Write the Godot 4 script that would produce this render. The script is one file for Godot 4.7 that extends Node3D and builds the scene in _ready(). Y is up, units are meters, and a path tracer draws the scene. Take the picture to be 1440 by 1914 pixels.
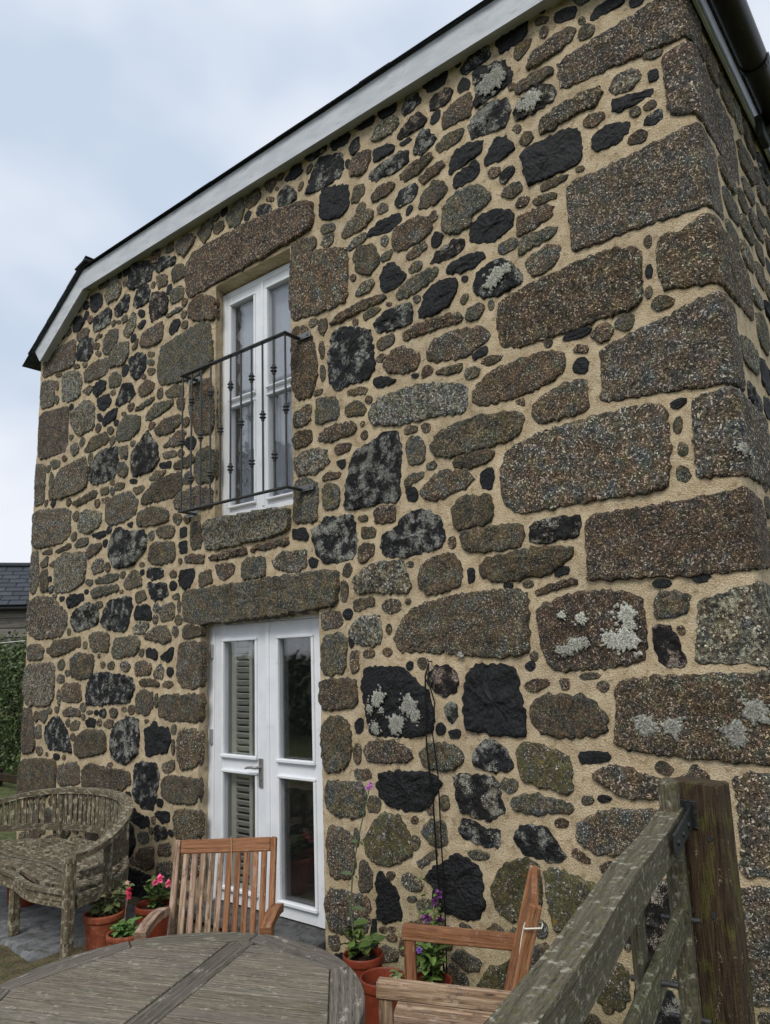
extends Node3D

# A stone house with french doors, a juliet balcony, a garden bench, a round table, chairs, pots and a field gate.

var M := {}
var T := {}
var rng := RandomNumberGenerator.new()
var origin := {}
var gable: MeshInstance3D
var stone_list := []
var nz_a := FastNoiseLite.new()
var nz_b := FastNoiseLite.new()
var nz_c := FastNoiseLite.new()

const GROUND := -0.1

# ------------------------------------------------------------------ mesh builder
class MB:
	var v := PackedVector3Array()
	var n := PackedVector3Array()
	var uv := PackedVector2Array()
	var c := PackedColorArray()
	var ix := PackedInt32Array()
	var col := Color(1, 1, 1)
	var uo := Vector2.ZERO

	func tri(a: int, b: int, d: int) -> void:
		ix.append(a); ix.append(d); ix.append(b)

	func vert(p: Vector3, nn: Vector3, t: Vector2) -> int:
		v.append(p); n.append(nn); uv.append(t); c.append(col)
		return v.size() - 1

	func poly(ps: Array, ts: Array, outward: Vector3) -> void:
		var nn: Vector3 = (ps[1] - ps[0]).cross(ps[2] - ps[0]).normalized()
		if nn.length() < 0.5 and ps.size() > 3:
			nn = (ps[2] - ps[0]).cross(ps[3] - ps[0]).normalized()
		var flip: bool = nn.dot(outward) < 0.0
		if flip: nn = -nn
		var k := v.size()
		for i in ps.size(): vert(ps[i], nn, ts[i])
		for i in range(1, ps.size() - 1):
			if flip: tri(k, k + i + 1, k + i)
			else: tri(k, k + i, k + i + 1)

	func quad(a: Vector3, b: Vector3, d: Vector3, e: Vector3, su := 1.0, sv := 1.0) -> void:
		# counter-clockwise seen from outside
		var nn := (b - a).cross(e - a).normalized()
		var lu := (b - a).length() * su
		var lv := (e - a).length() * sv
		poly([a, b, d, e], [uo, uo + Vector2(lu, 0), uo + Vector2(lu, lv), uo + Vector2(0, lv)], nn)

	func box(xf: Transform3D, size: Vector3, bev := 0.003) -> void:
		var h := size * 0.5
		bev = minf(bev, minf(h.x, minf(h.y, h.z)) * 0.6)
		var la := 0
		if h.y > h.x and h.y >= h.z: la = 1
		elif h.z > h.x and h.z > h.y: la = 2
		var o1 := (la + 1) % 3
		var o2 := (la + 2) % 3
		var P := func(s: Array, a: int) -> Vector3:
			var p := Vector3.ZERO
			for i in 3: p[i] = s[i] * (h[i] - (0.0 if i == a else bev))
			return p
		var put := func(ps: Array) -> void:
			var mid := Vector3.ZERO
			var ts := []
			var qs := []
			for p in ps:
				mid += p
				ts.append(uo + Vector2(p[la], p[o1] + p[o2] * 0.83))
				qs.append(xf * p)
			poly(qs, ts, xf.basis * mid)
		for a in 3:
			var b := (a + 1) % 3
			var d := (a + 2) % 3
			for s in [-1, 1]:
				var ps := []
				for q in [[-1, -1], [1, -1], [1, 1], [-1, 1]]:
					var g := [0, 0, 0]
					g[a] = s; g[b] = q[0]; g[d] = q[1]
					ps.append(P.call(g, a))
				put.call(ps)
			if bev > 0.0:
				for s in [-1, 1]:
					for t in [-1, 1]:
						var g0 := [0, 0, 0]
						g0[a] = s; g0[b] = t; g0[d] = -1
						var g1 := g0.duplicate()
						g1[d] = 1
						put.call([P.call(g0, a), P.call(g1, a), P.call(g1, b), P.call(g0, b)])
		if bev > 0.0:
			for sx in [-1, 1]:
				for sy in [-1, 1]:
					for sz in [-1, 1]:
						var g := [sx, sy, sz]
						put.call([P.call(g, 0), P.call(g, 1), P.call(g, 2)])

	func beam(a: Vector3, b: Vector3, w: float, h: float, bev := 0.003, upv := Vector3.UP) -> void:
		# w across, h along upv
		var x := (b - a).normalized()
		var z := x.cross(upv).normalized()
		var y := z.cross(x).normalized()
		box(Transform3D(Basis(x, y, z), (a + b) * 0.5), Vector3((b - a).length(), h, w), bev)

	func ring_strip(r0: int, r1: int, m: int, closed := true) -> void:
		for i in (m if closed else m - 1):
			var j := (i + 1) % m
			tri(r0 + i, r0 + j, r1 + j)
			tri(r0 + i, r1 + j, r1 + i)

	func tube(path: Array, radius, segs := 8, caps := true) -> void:
		var m := path.size()
		var base := v.size()
		var side := Vector3.ZERO
		var run := 0.0
		for i in m:
			var d: Vector3 = (path[mini(i + 1, m - 1)] - path[maxi(i - 1, 0)]).normalized()
			if i == 0:
				side = d.cross(Vector3.UP if absf(d.y) < 0.9 else Vector3.RIGHT).normalized()
			else:
				side = (side - d * side.dot(d)).normalized()
				run += (path[i] - path[i - 1]).length()
			var other := side.cross(d).normalized()
			var r: float = radius[i] if radius is Array else radius
			for k in segs + 1:
				var a := TAU * k / segs
				var nn := side * cos(a) + other * sin(a)
				vert(path[i] + nn * r, nn, uo + Vector2(run, a * r))
		for i in m - 1:
			for k in segs:
				var p: int = base + i * (segs + 1) + k
				var q := p + segs + 1
				tri(p, q, q + 1)
				tri(p, q + 1, p + 1)
		if caps:
			for e in [0, m - 1]:
				var d2: Vector3 = (path[0] - path[1]) if e == 0 else (path[m - 1] - path[m - 2])
				d2 = d2.normalized()
				var ck := vert(path[e], d2, uo)
				var st := v.size()
				for k in segs + 1:
					var p: int = base + e * (segs + 1) + k
					vert(v[p], d2, uv[p])
				for k in segs:
					if e == 0: tri(ck, st + k, st + k + 1)
					else: tri(ck, st + k + 1, st + k)

	func lathe(profile: Array, segs := 32, xf := Transform3D()) -> void:
		# profile: Vector2(radius, y), smooth within; a repeated point makes a hard edge
		var base := v.size()
		var m := profile.size()
		for i in m:
			var p: Vector2 = profile[i]
			var d: Vector2
			var prev: Vector2 = profile[maxi(i - 1, 0)]
			var nxt: Vector2 = profile[mini(i + 1, m - 1)]
			if i > 0 and prev.is_equal_approx(p): d = nxt - p
			elif i < m - 1 and nxt.is_equal_approx(p): d = p - prev
			else: d = nxt - prev
			var n2 := Vector2(d.y, -d.x).normalized()
			for k in segs + 1:
				var a := TAU * k / segs
				var nn := Vector3(n2.x * cos(a), n2.y, n2.x * sin(a))
				vert(xf * Vector3(p.x * cos(a), p.y, p.x * sin(a)), xf.basis * nn, uo + Vector2(a * 0.12, p.y))
		for i in m - 1:
			for k in segs:
				var p := base + i * (segs + 1) + k
				var q := p + segs + 1
				tri(p, q + 1, p + 1)
				tri(p, q, q + 1)

	func prism(pl: PackedVector2Array, y0: float, y1: float, along: Vector2, bev := 0.003) -> void:
		# plan polygon (x, z); top face chamfered; grain runs along "along"
		if Geometry2D.is_polygon_clockwise(pl):
			pl = pl.duplicate()
			pl.reverse()
		var inner := pl
		var off := Geometry2D.offset_polygon(pl, -bev)
		if off.size() == 1 and off[0].size() == pl.size():
			inner = off[0]
			# match start
			var bi := 0
			for i in inner.size():
				if inner[i].distance_to(pl[0]) < inner[bi].distance_to(pl[0]): bi = i
			var r := PackedVector2Array()
			for i in inner.size(): r.append(inner[(i + bi) % inner.size()])
			inner = r
		var acr := Vector2(-along.y, along.x)
		var mid := Vector2.ZERO
		for p in pl: mid += p
		mid /= pl.size()
		var uvof := func(p: Vector2) -> Vector2: return uo + Vector2(p.dot(along), p.dot(acr))
		var m := pl.size()
		for i in m:
			var j := (i + 1) % m
			var a := Vector3(pl[i].x, y0, pl[i].y)
			var b := Vector3(pl[j].x, y0, pl[j].y)
			var a1 := Vector3(pl[i].x, y1 - bev, pl[i].y)
			var b1 := Vector3(pl[j].x, y1 - bev, pl[j].y)
			var e := pl[j] - pl[i]
			var out := Vector3(e.y, 0, -e.x)
			poly([a, b, b1, a1], [uvof.call(pl[i]), uvof.call(pl[j]), uvof.call(pl[j]) + Vector2(0, y1 - y0), uvof.call(pl[i]) + Vector2(0, y1 - y0)], out)
			var a2 := Vector3(inner[i].x, y1, inner[i].y)
			var b2 := Vector3(inner[j].x, y1, inner[j].y)
			poly([a1, b1, b2, a2], [uvof.call(pl[i]), uvof.call(pl[j]), uvof.call(inner[j]), uvof.call(inner[i])], out.normalized() + Vector3.UP)
		for lev in 2:
			var ring := inner if lev == 0 else pl
			var tr := Geometry2D.triangulate_polygon(ring)
			for t in range(0, tr.size(), 3):
				var ps := []
				var ts := []
				for q in 3:
					var p: Vector2 = ring[tr[t + q]]
					ps.append(Vector3(p.x, y1 if lev == 0 else y0, p.y))
					ts.append(uvof.call(p))
				poly(ps, ts, Vector3.UP if lev == 0 else Vector3.DOWN)

	func smooth(from_v: int, from_i: int) -> void:
		for i in range(from_v, v.size()): n[i] = Vector3.ZERO
		for t in range(from_i, ix.size(), 3):
			var a := ix[t]
			var b := ix[t + 1]
			var d := ix[t + 2]
			var nn := (v[d] - v[a]).cross(v[b] - v[a])
			n[a] += nn; n[b] += nn; n[d] += nn
		for i in range(from_v, v.size()): n[i] = n[i].normalized()

	func mesh() -> ArrayMesh:
		var am := ArrayMesh.new()
		add_to(am)
		return am

	func add_to(am: ArrayMesh) -> void:
		var arr := []
		arr.resize(Mesh.ARRAY_MAX)
		arr[Mesh.ARRAY_VERTEX] = v
		arr[Mesh.ARRAY_NORMAL] = n
		arr[Mesh.ARRAY_TEX_UV] = uv
		arr[Mesh.ARRAY_COLOR] = c
		arr[Mesh.ARRAY_INDEX] = ix
		am.add_surface_from_arrays(Mesh.PRIMITIVE_TRIANGLES, arr)

# ------------------------------------------------------------------ scene helpers
func thing(called: String, label: String, category: String, at := Vector3.ZERO, group := "", turn := NAN) -> Node3D:
	var o := Node3D.new()
	o.name = called
	add_child(o, true)
	o.position = at
	origin[o] = at
	if not is_nan(turn):
		o.rotation.y = turn
		origin[o] = Vector3.ZERO
	tag(o, label, category, group)
	return o

func tag(o: Node, label: String, category := "", group := "") -> void:
	o.set_meta("label", label)
	if category: o.set_meta("category", category)
	if group: o.set_meta("group", group)

func put(parent: Node, called: String, mb: MB, mat: Material) -> MeshInstance3D:
	return put_mesh(parent, called, mb.mesh(), mat)

func put_mesh(parent: Node, called: String, me: Mesh, mat: Material) -> MeshInstance3D:
	var o := MeshInstance3D.new()
	o.mesh = me
	if mat: o.material_override = mat
	o.name = called
	parent.add_child(o, true)
	if parent == self:
		origin[o] = Vector3.ZERO
	else:
		o.position = -origin[parent]
		origin[o] = Vector3.ZERO
	return o

func mbx() -> MB:
	var b := MB.new()
	b.uo = Vector2(rng.randf() * 7.0, rng.randf() * 7.0)
	return b

func tint(c: Color, spread := 0.12) -> Color:
	var k := 1.0 + rng.randf_range(-spread, spread)
	return Color(minf(c.r * k, 1), minf(c.g * k * rng.randf_range(0.98, 1.02), 1), minf(c.b * k * rng.randf_range(0.96, 1.04), 1))

# ------------------------------------------------------------------ textures
func nb(w: int, h: int, freq: float, oct: int, sd: int, sx := 1, sy := 1, gain := 0.5) -> PackedByteArray:
	var f := FastNoiseLite.new()
	f.noise_type = FastNoiseLite.TYPE_SIMPLEX_SMOOTH
	f.fractal_gain = gain
	f.frequency = freq
	f.fractal_octaves = oct
	f.seed = sd
	var im := f.get_seamless_image(w / sx, h / sy, false, false, 0.2, true)
	if sx != 1 or sy != 1: im.resize(w, h, Image.INTERPOLATE_CUBIC)
	if im.get_format() != Image.FORMAT_L8: im.convert(Image.FORMAT_L8)
	return im.get_data()

func timg(w: int, h: int, d: PackedByteArray, rgb := true) -> ImageTexture:
	return ImageTexture.create_from_image(Image.create_from_data(w, h, false, Image.FORMAT_RGB8 if rgb else Image.FORMAT_L8, d))

func granite(sz: int, sd: int, count: int, gmin: float, gmax: float, laths: int, lath: float, lichen := 0.0, moss := 0.0) -> Array:
	# grains of pale feldspar, grey quartz and dark mica on a brown-grey ground
	var r := RandomNumberGenerator.new()
	r.seed = sd
	var nA := nb(sz, sz, 0.007, 3, sd)
	var nB := nb(sz, sz, 0.20, 3, sd + 1)
	var nC := nb(sz, sz, 0.030, 4, sd + 2)
	var nD := nb(sz, sz, 0.011, 6, sd + 3, 1, 1, 0.65)
	var nE := nb(sz, sz, 0.009, 4, sd + 4)
	var val := PackedByteArray()
	val.resize(sz * sz)
	var hgt := PackedByteArray()
	hgt.resize(sz * sz)
	for i in sz * sz:
		var b := nB[i]
		val[i] = clampi(int(80.0 + (b - 128) * 0.62 + (nC[i] - 128) * 0.40 + (nA[i] - 128) * 0.14), 14, 235)
		hgt[i] = clampi(int(100 + (b - 128) * 0.40 + (nC[i] - 128) * 0.45), 0, 255)
	for k in count + laths:
		var L: float
		var W: float
		if k < count:
			W = lerpf(gmin, gmax, pow(r.randf(), 1.8))
			L = W * r.randf_range(1.0, 1.9)
		else:
			L = lath * r.randf_range(0.5, 1.0)
			W = L * r.randf_range(0.20, 0.42)
		var a := r.randf() * PI
		var ca := cos(a)
		var sa := sin(a)
		var pick := r.randf()
		var bright := int(r.randf_range(66, 112))
		if pick < 0.20: bright = int(r.randf_range(155, 245))
		elif pick > 0.72: bright = int(r.randf_range(26, 52))
		if k >= count: bright = int(r.randf_range(120, 225))
		var cx := r.randi() % sz
		var cy := r.randi() % sz
		var R := int(ceil(L * 0.5 + 1.0))
		for dy in range(-R, R + 1):
			var yy := posmod(cy + dy, sz) * sz
			for dx in range(-R, R + 1):
				var u := dx * ca + dy * sa
				var w2 := -dx * sa + dy * ca
				if absf(u) > L * 0.5 or absf(w2) > W * 0.5: continue
				if k < count and absf(u) / L + absf(w2) / W > 0.72: continue
				var q := yy + posmod(cx + dx, sz)
				var bb := bright + (nB[q] - 128) * 0.30
				val[q] = clampi(int(lerpf(val[q], bb, 0.82)), 8, 245)
				hgt[q] = clampi(int(lerpf(hgt[q], bright * 0.6 + 70, 0.55)), 0, 255)
	var out := PackedByteArray()
	out.resize(sz * sz * 3)
	for i in sz * sz:
		var b := float(val[i])
		var warm := clampf((nA[i] - 110) / 70.0, -1.0, 1.0)
		var olive := clampf((nE[i] - 120) / 60.0, 0.0, 1.0)
		var dull := clampf(1.0 - (b - 120.0) / 90.0, 0.15, 1.0)   # crystals stay nearly neutral
		var cr := b * (1.02 + 0.06 * warm * dull - 0.03 * olive * dull)
		var cg := b * (1.0 - 0.01 * warm * dull)
		var cb := b * (0.97 - 0.08 * warm * dull - 0.07 * olive * dull)
		if lichen > 0.0:
			var m := nD[i] + (nB[i] - 128) * 0.55 + (nC[i] - 128) * 0.3 - (255.0 - lichen * 255.0)
			if m > 0.0:
				var k := minf(m / 34.0, 1.0) * 0.80
				var l := 146.0 + (nB[i] - 128) * 0.55 + (nC[i] - 128) * 0.45
				cr = lerpf(cr, l, k); cg = lerpf(cg, l * 1.005, k); cb = lerpf(cb, l * 0.93, k)
				hgt[i] = clampi(int(lerpf(hgt[i], 170 + (nB[i] - 128) * 0.5, k)), 0, 255)
		if moss > 0.0:
			var m2 := (255 - nD[i]) + (nB[i] - 128) * 0.4 - (255.0 - moss * 255.0)
			if m2 > 0.0:
				var k2 := minf(m2 / 40.0, 1.0) * 0.6
				var gl := 88.0 + (nB[i] - 128) * 0.5
				cr = lerpf(cr, gl * 1.0, k2); cg = lerpf(cg, gl * 1.0, k2); cb = lerpf(cb, gl * 0.58, k2)
			var m3 := nA[i] + (nC[i] - 128) * 0.5 - 240.0
			if m3 > 0.0:
				var k3 := minf(m3 / 18.0, 1.0) * 0.75
				cr = lerpf(cr, 150.0, k3); cg = lerpf(cg, 112.0, k3); cb = lerpf(cb, 38.0, k3)
		out[i * 3] = clampi(int(cr), 0, 255)
		out[i * 3 + 1] = clampi(int(cg), 0, 255)
		out[i * 3 + 2] = clampi(int(cb), 0, 255)
	return [timg(sz, sz, out), timg(sz, sz, hgt, false)]

func basalt(sz: int, sd: int, lichen: float) -> Array:
	var nA := nb(sz, sz, 0.010, 4, sd)
	var nB := nb(sz, sz, 0.26, 3, sd + 1)
	var nC := nb(sz, sz, 0.040, 5, sd + 2)
	var nD := nb(sz, sz, 0.011, 6, sd + 3, 1, 1, 0.68)
	var nE := nb(sz, sz, 0.06, 4, sd + 4)
	var nR := nb(sz, sz, 0.018, 4, sd + 5, 1, 3)
	var out := PackedByteArray()
	out.resize(sz * sz * 3)
	var hgt := PackedByteArray()
	hgt.resize(sz * sz)
	for i in sz * sz:
		var b := 27.0 + (nC[i] - 128) * 0.13 + (nB[i] - 128) * 0.15 + (nA[i] - 128) * 0.06
		var h := 110.0 + absf(nR[i] - 128) * 0.9 + (nC[i] - 128) * 0.5 + (nB[i] - 128) * 0.15
		var cr := b * 0.96
		var cg := b * 1.0
		var cb := b * 1.07
		if nB[i] > 214 and nE[i] > 140:   # pale specks
			cr += 44; cg += 46; cb += 46
		if lichen > 0.0:
			var m := nD[i] + (nE[i] - 128) * 0.15 + (nB[i] - 128) * 0.62 - (255.0 - lichen * 255.0)
			if m > 0.0:
				var k := minf(m / 30.0, 1.0) * 0.88
				# paler margins, greyer middles
				var rim := clampf(1.0 - absf(m - 22.0) / 22.0, 0.0, 1.0)
				var l := 136.0 + 40.0 * rim + (nB[i] - 128) * 0.62 + (nE[i] - 128) * 0.45
				cr = lerpf(cr, l * 1.0, k); cg = lerpf(cg, l * 1.0, k); cb = lerpf(cb, l * 0.945, k)
				h = lerpf(h, 165 + (nB[i] - 128) * 0.5, k)
		out[i * 3] = clampi(int(cr), 0, 255)
		out[i * 3 + 1] = clampi(int(cg), 0, 255)
		out[i * 3 + 2] = clampi(int(cb), 0, 255)
		hgt[i] = clampi(int(h), 0, 255)
	return [timg(sz, sz, out), timg(sz, sz, hgt, false)]

# ground-like mottle: base colour a to b by broad noise, grain, stain colour s where a third noise is high
func mottle(sz: int, sd: int, a: Color, b: Color, s: Color, share: float, grain: float, coarse := 0.02) -> Array:
	var nA := nb(sz, sz, coarse, 4, sd)
	var nB := nb(sz, sz, 0.22, 3, sd + 1)
	var nC := nb(sz, sz, coarse * 1.7, 5, sd + 2)
	var nD := nb(sz, sz, 0.07, 3, sd + 3)
	var out := PackedByteArray()
	out.resize(sz * sz * 3)
	var hgt := PackedByteArray()
	hgt.resize(sz * sz)
	for i in sz * sz:
		var t := clampf((nA[i] - 70) / 115.0, 0, 1)
		var g := ((nB[i] - 128) * 0.6 + (nD[i] - 128) * 0.5) * grain
		var cr := lerpf(a.r8, b.r8, t) + g
		var cg := lerpf(a.g8, b.g8, t) + g
		var cb := lerpf(a.b8, b.b8, t) + g * 0.9
		if share > 0.0:
			var m := nC[i] + (nB[i] - 128) * 0.3 - (255.0 - share * 255.0)
			if m > 0.0:
				var k := minf(m / 45.0, 1.0)
				cr = lerpf(cr, s.r8 + g, k); cg = lerpf(cg, s.g8 + g, k); cb = lerpf(cb, s.b8 + g, k)
		out[i * 3] = clampi(int(cr), 0, 255)
		out[i * 3 + 1] = clampi(int(cg), 0, 255)
		out[i * 3 + 2] = clampi(int(cb), 0, 255)
		hgt[i] = clampi(int(128 + (nB[i] - 128) * 0.5 + (nD[i] - 128) * 0.5), 0, 255)
	return [timg(sz, sz, out), timg(sz, sz, hgt, false)]

# wood: grain along u; a to b by long streaks, cracks, lichen or worn patches of colour s
func wood(sz: int, sd: int, a: Color, b: Color, crack: float, s: Color, share: float, s2: Color, share2: float) -> Array:
	var nA := nb(sz, sz, 0.05, 4, sd, 16, 1)
	var nB := nb(sz, sz, 0.16, 2, sd + 1, 8, 1)
	var nC := nb(sz, sz, 0.013, 6, sd + 2, 1, 1, 0.62)
	var nD := nb(sz, sz, 0.25, 2, sd + 3)
	var nE := nb(sz, sz, 0.014, 4, sd + 4)
	var out := PackedByteArray()
	out.resize(sz * sz * 3)
	var hgt := PackedByteArray()
	hgt.resize(sz * sz)
	for i in sz * sz:
		var t := clampf((nA[i] - 60) / 135.0, 0, 1)
		var g := (nB[i] - 128) * 0.15 + (nD[i] - 128) * 0.11
		var cr := lerpf(a.r8, b.r8, t) + g
		var cg := lerpf(a.g8, b.g8, t) + g
		var cb := lerpf(a.b8, b.b8, t) + g * 0.9
		var h := 128.0 + (nA[i] - 128) * 0.3 + (nB[i] - 128) * 0.5
		var cr_ := nB[i] * 0.6 + nA[i] * 0.4
		if cr_ < 78.0:
			var k := clampf((78.0 - cr_) / 22.0, 0, 1) * crack
			cr *= 1.0 - 0.62 * k; cg *= 1.0 - 0.62 * k; cb *= 1.0 - 0.62 * k
			h -= 70.0 * k
		if share > 0.0:
			var m := nC[i] + (nD[i] - 128) * 0.45 - (255.0 - share * 255.0)
			if m > 0.0:
				var k := minf(m / 22.0, 1.0) * 0.88
				var l := (nD[i] - 128) * 0.35
				cr = lerpf(cr, s.r8 + l, k); cg = lerpf(cg, s.g8 + l, k); cb = lerpf(cb, s.b8 + l, k)
				h = lerpf(h, 175 + (nD[i] - 128) * 0.4, k)
		if share2 > 0.0:
			var m := nE[i] + (nD[i] - 128) * 0.3 + (nB[i] - 128) * 0.2 - (255.0 - share2 * 255.0)
			if m > 0.0:
				var k := minf(m / 50.0, 1.0) * 0.75
				cr = lerpf(cr, s2.r8 + g, k); cg = lerpf(cg, s2.g8 + g, k); cb = lerpf(cb, s2.b8 + g, k)
		out[i * 3] = clampi(int(cr), 0, 255)
		out[i * 3 + 1] = clampi(int(cg), 0, 255)
		out[i * 3 + 2] = clampi(int(cb), 0, 255)
		hgt[i] = clampi(int(h), 0, 255)
	return [timg(sz, sz, out), timg(sz, sz, hgt, false)]

func mat(called: String, albedo, rough := 0.9, hscale := 0.0, uvs := Vector3.ONE, vc := true) -> StandardMaterial3D:
	var m := StandardMaterial3D.new()
	m.resource_name = called
	m.roughness = rough
	m.vertex_color_use_as_albedo = vc
	if albedo is Array:
		m.albedo_texture = albedo[0]
		if hscale > 0.0:
			m.heightmap_enabled = true
			m.heightmap_texture = albedo[1]
			m.heightmap_scale = hscale
	else:
		m.albedo_color = albedo
	m.uv1_scale = uvs
	m.metallic_specular = 0.4
	M[called] = m
	return m

func make_materials() -> void:
	T.granite = granite(1024, 11, 24000, 2.5, 8, 200, 20)
	T.coarse = granite(1024, 23, 22000, 2.5, 9, 420, 26)
	T.granite_l = granite(768, 37, 9000, 3, 11, 120, 20, 0.46)
	T.granite_m = granite(768, 51, 9000, 3, 10, 60, 18, 0.25, 0.62)
	T.fine = granite(768, 67, 16000, 2, 5, 30, 12)
	var s1 := Vector3(1.0, 1.0, 1.0)
	mat("granite_fine", T.fine, 0.9, 1.0, s1 * 1.3)
	mat("granite", T.granite, 0.88, 1.0, s1)
	mat("coarse", T.coarse, 0.88, 1.1, s1)
	mat("granite_lichen", T.granite_l, 0.9, 0.9, s1 * 1.3)
	mat("granite_moss", T.granite_m, 0.92, 1.1, s1 * 1.3)
	mat("basalt", basalt(512, 61, 0.0), 0.72, 0.9, s1 * 1.6)
	mat("basalt_sparse", basalt(768, 71, 0.40), 0.82, 0.9, s1 * 0.72)
	mat("basalt_heavy", basalt(768, 83, 0.52), 0.88, 0.9, s1 * 0.66)
	mat("lichen", mottle(256, 91, Color8(158, 159, 150), Color8(204, 204, 196), Color8(120, 120, 112), 0.38, 0.9, 0.05), 0.95, 0.3, s1 * 5.0)
	mat("mortar", mottle(1024, 101, Color8(188, 169, 138), Color8(205, 188, 158), Color8(162, 143, 112), 0.34, 0.42, 0.008), 0.95, 0.9, s1 * 1.1)
	mat("paint", mottle(512, 111, Color8(224, 227, 231), Color8(232, 234, 237), Color8(212, 216, 218), 0.20, 0.03, 0.008), 0.42, 0.03, s1 * 1.0)
	mat("fascia_paint", mottle(512, 117, Color8(182, 187, 194), Color8(196, 200, 206), Color8(168, 173, 178), 0.30, 0.05, 0.008), 0.5, 0.0, Vector3(0.7, 2, 1))
	mat("slate", mottle(512, 121, Color8(52, 56, 62), Color8(72, 76, 82), Color8(92, 94, 86), 0.34, 0.25, 0.02), 0.65, 0.2, s1 * 1.5)
	mat("iron", mottle(256, 131, Color8(58, 60, 62), Color8(78, 80, 80), Color8(70, 62, 54), 0.25, 0.25, 0.04), 0.55, 0.08, s1 * 6.0)
	M.iron.metallic = 0.3
	mat("black_plastic", Color8(22, 21, 21), 0.35)
	mat("gutter", mottle(256, 137, Color8(26, 24, 24), Color8(34, 30, 29), Color8(58, 38, 32), 0.3, 0.1, 0.02), 0.38, 0.0, s1)
	mat("galvanised", Color8(165, 166, 164), 0.42)
	M.galvanised.metallic = 0.7
	# timber
	mat("bench_wood", wood(512, 141, Color8(84, 75, 62), Color8(122, 112, 96), 0.8, Color8(178, 174, 156), 0.42, Color8(104, 100, 68), 0.30), 0.95, 0.6, Vector3(2.2, 3.4, 1))
	mat("table_wood", wood(1024, 151, Color8(104, 98, 87), Color8(137, 129, 115), 0.42, Color8(176, 170, 154), 0.24, Color8(112, 107, 84), 0.34), 0.85, 0.3, Vector3(1.2, 2.0, 1))
	mat("rim_wood", wood(512, 157, Color8(94, 89, 80), Color8(122, 116, 105), 0.4, Color8(172, 168, 154), 0.22, Color8(96, 94, 80), 0.3), 0.85, 0.35, Vector3(1.2, 2.6, 1))
	mat("teak", wood(512, 161, Color8(120, 80, 54), Color8(156, 112, 80), 0.45, Color8(158, 138, 122), 0.26, Color8(134, 108, 88), 0.32), 0.7, 0.12, Vector3(1.3, 3.2, 1))
	mat("teak_grey", wood(512, 167, Color8(128, 104, 84), Color8(184, 160, 140), 0.8, Color8(112, 96, 84), 0.34, Color8(196, 178, 162), 0.34), 0.82, 0.2, Vector3(1.3, 3.2, 1))
	mat("gate_wood", wood(1024, 171, Color8(78, 73, 60), Color8(108, 102, 86), 0.6, Color8(172, 169, 152), 0.34, Color8(90, 90, 54), 0.38), 0.9, 0.35, Vector3(1.7, 2.6, 1))
	mat("post_wood", wood(512, 181, Color8(54, 43, 31), Color8(72, 58, 41), 0.4, Color8(140, 132, 114), 0.22, Color8(80, 80, 38), 0.42), 0.9, 0.3, Vector3(0.9, 2.2, 1))
	mat("barn_board", wood(512, 191, Color8(104, 102, 98), Color8(140, 137, 131), 0.6, Color8(160, 156, 150), 0.2, Color8(94, 96, 92), 0.3), 0.9, 0.3, Vector3(0.3, 1.5, 1))
	# pots, soil, ground
	mat("terracotta", mottle(512, 201, Color8(128, 66, 44), Color8(148, 80, 55), Color8(160, 118, 96), 0.28, 0.14, 0.015), 0.8, 0.1, s1 * 2.0)
	mat("plastic_pot", mottle(256, 203, Color8(124, 56, 37), Color8(138, 64, 43), Color8(110, 58, 44), 0.3, 0.08, 0.015), 0.5, 0.0, s1 * 2.0)
	mat("soil", mottle(256, 211, Color8(44, 34, 26), Color8(66, 52, 40), Color8(90, 76, 60), 0.3, 0.5, 0.05), 1.0, 0.8, s1 * 4.0)
	mat("earth", mottle(1024, 221, Color8(78, 70, 52), Color8(104, 92, 70), Color8(74, 84, 40), 0.46, 0.42, 0.012), 1.0, 0.9, s1 * 0.6)
	mat("concrete", mottle(512, 231, Color8(92, 94, 96), Color8(118, 120, 122), Color8(74, 74, 66), 0.36, 0.18, 0.015), 0.85, 0.2, s1 * 0.9)
	mat("grass_ground", mottle(512, 241, Color8(62, 70, 36), Color8(84, 90, 50), Color8(92, 88, 58), 0.3, 0.4, 0.02), 1.0, 1.0, s1 * 0.5)
	mat("leaf", Color(1, 1, 1), 0.55)
	M.leaf.backlight_enabled = true
	M.leaf.backlight = Color(0.16, 0.22, 0.06)
	mat("petal", Color(1, 1, 1), 0.6)
	M.petal.backlight_enabled = true
	M.petal.backlight = Color(0.25, 0.12, 0.16)
	mat("plain", Color(1, 1, 1), 0.9)
	mat("cloth", Color(1, 1, 1), 0.95)
	M.cloth.backlight_enabled = true
	M.cloth.backlight = Color(0.3, 0.3, 0.3)
	var g := StandardMaterial3D.new()
	g.resource_name = "glass"
	g.transparency = BaseMaterial3D.TRANSPARENCY_ALPHA
	g.albedo_color = Color(0.25, 0.28, 0.28, 0.03)
	g.roughness = 0.02
	g.metallic_specular = 0.7
	M.glass = g

# ------------------------------------------------------------------ stone masonry
const WRAP_R := 0.035

func corner(s: float, y: float, d: float) -> Vector3:
	if s <= -WRAP_R: return Vector3(s, y, d)
	if s >= WRAP_R: return Vector3(d, y, -s)
	var a := (s + WRAP_R) / (2.0 * WRAP_R) * PI * 0.5
	return Vector3(-WRAP_R + (WRAP_R + d) * sin(a), y, -WRAP_R + (WRAP_R + d) * cos(a))

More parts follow.
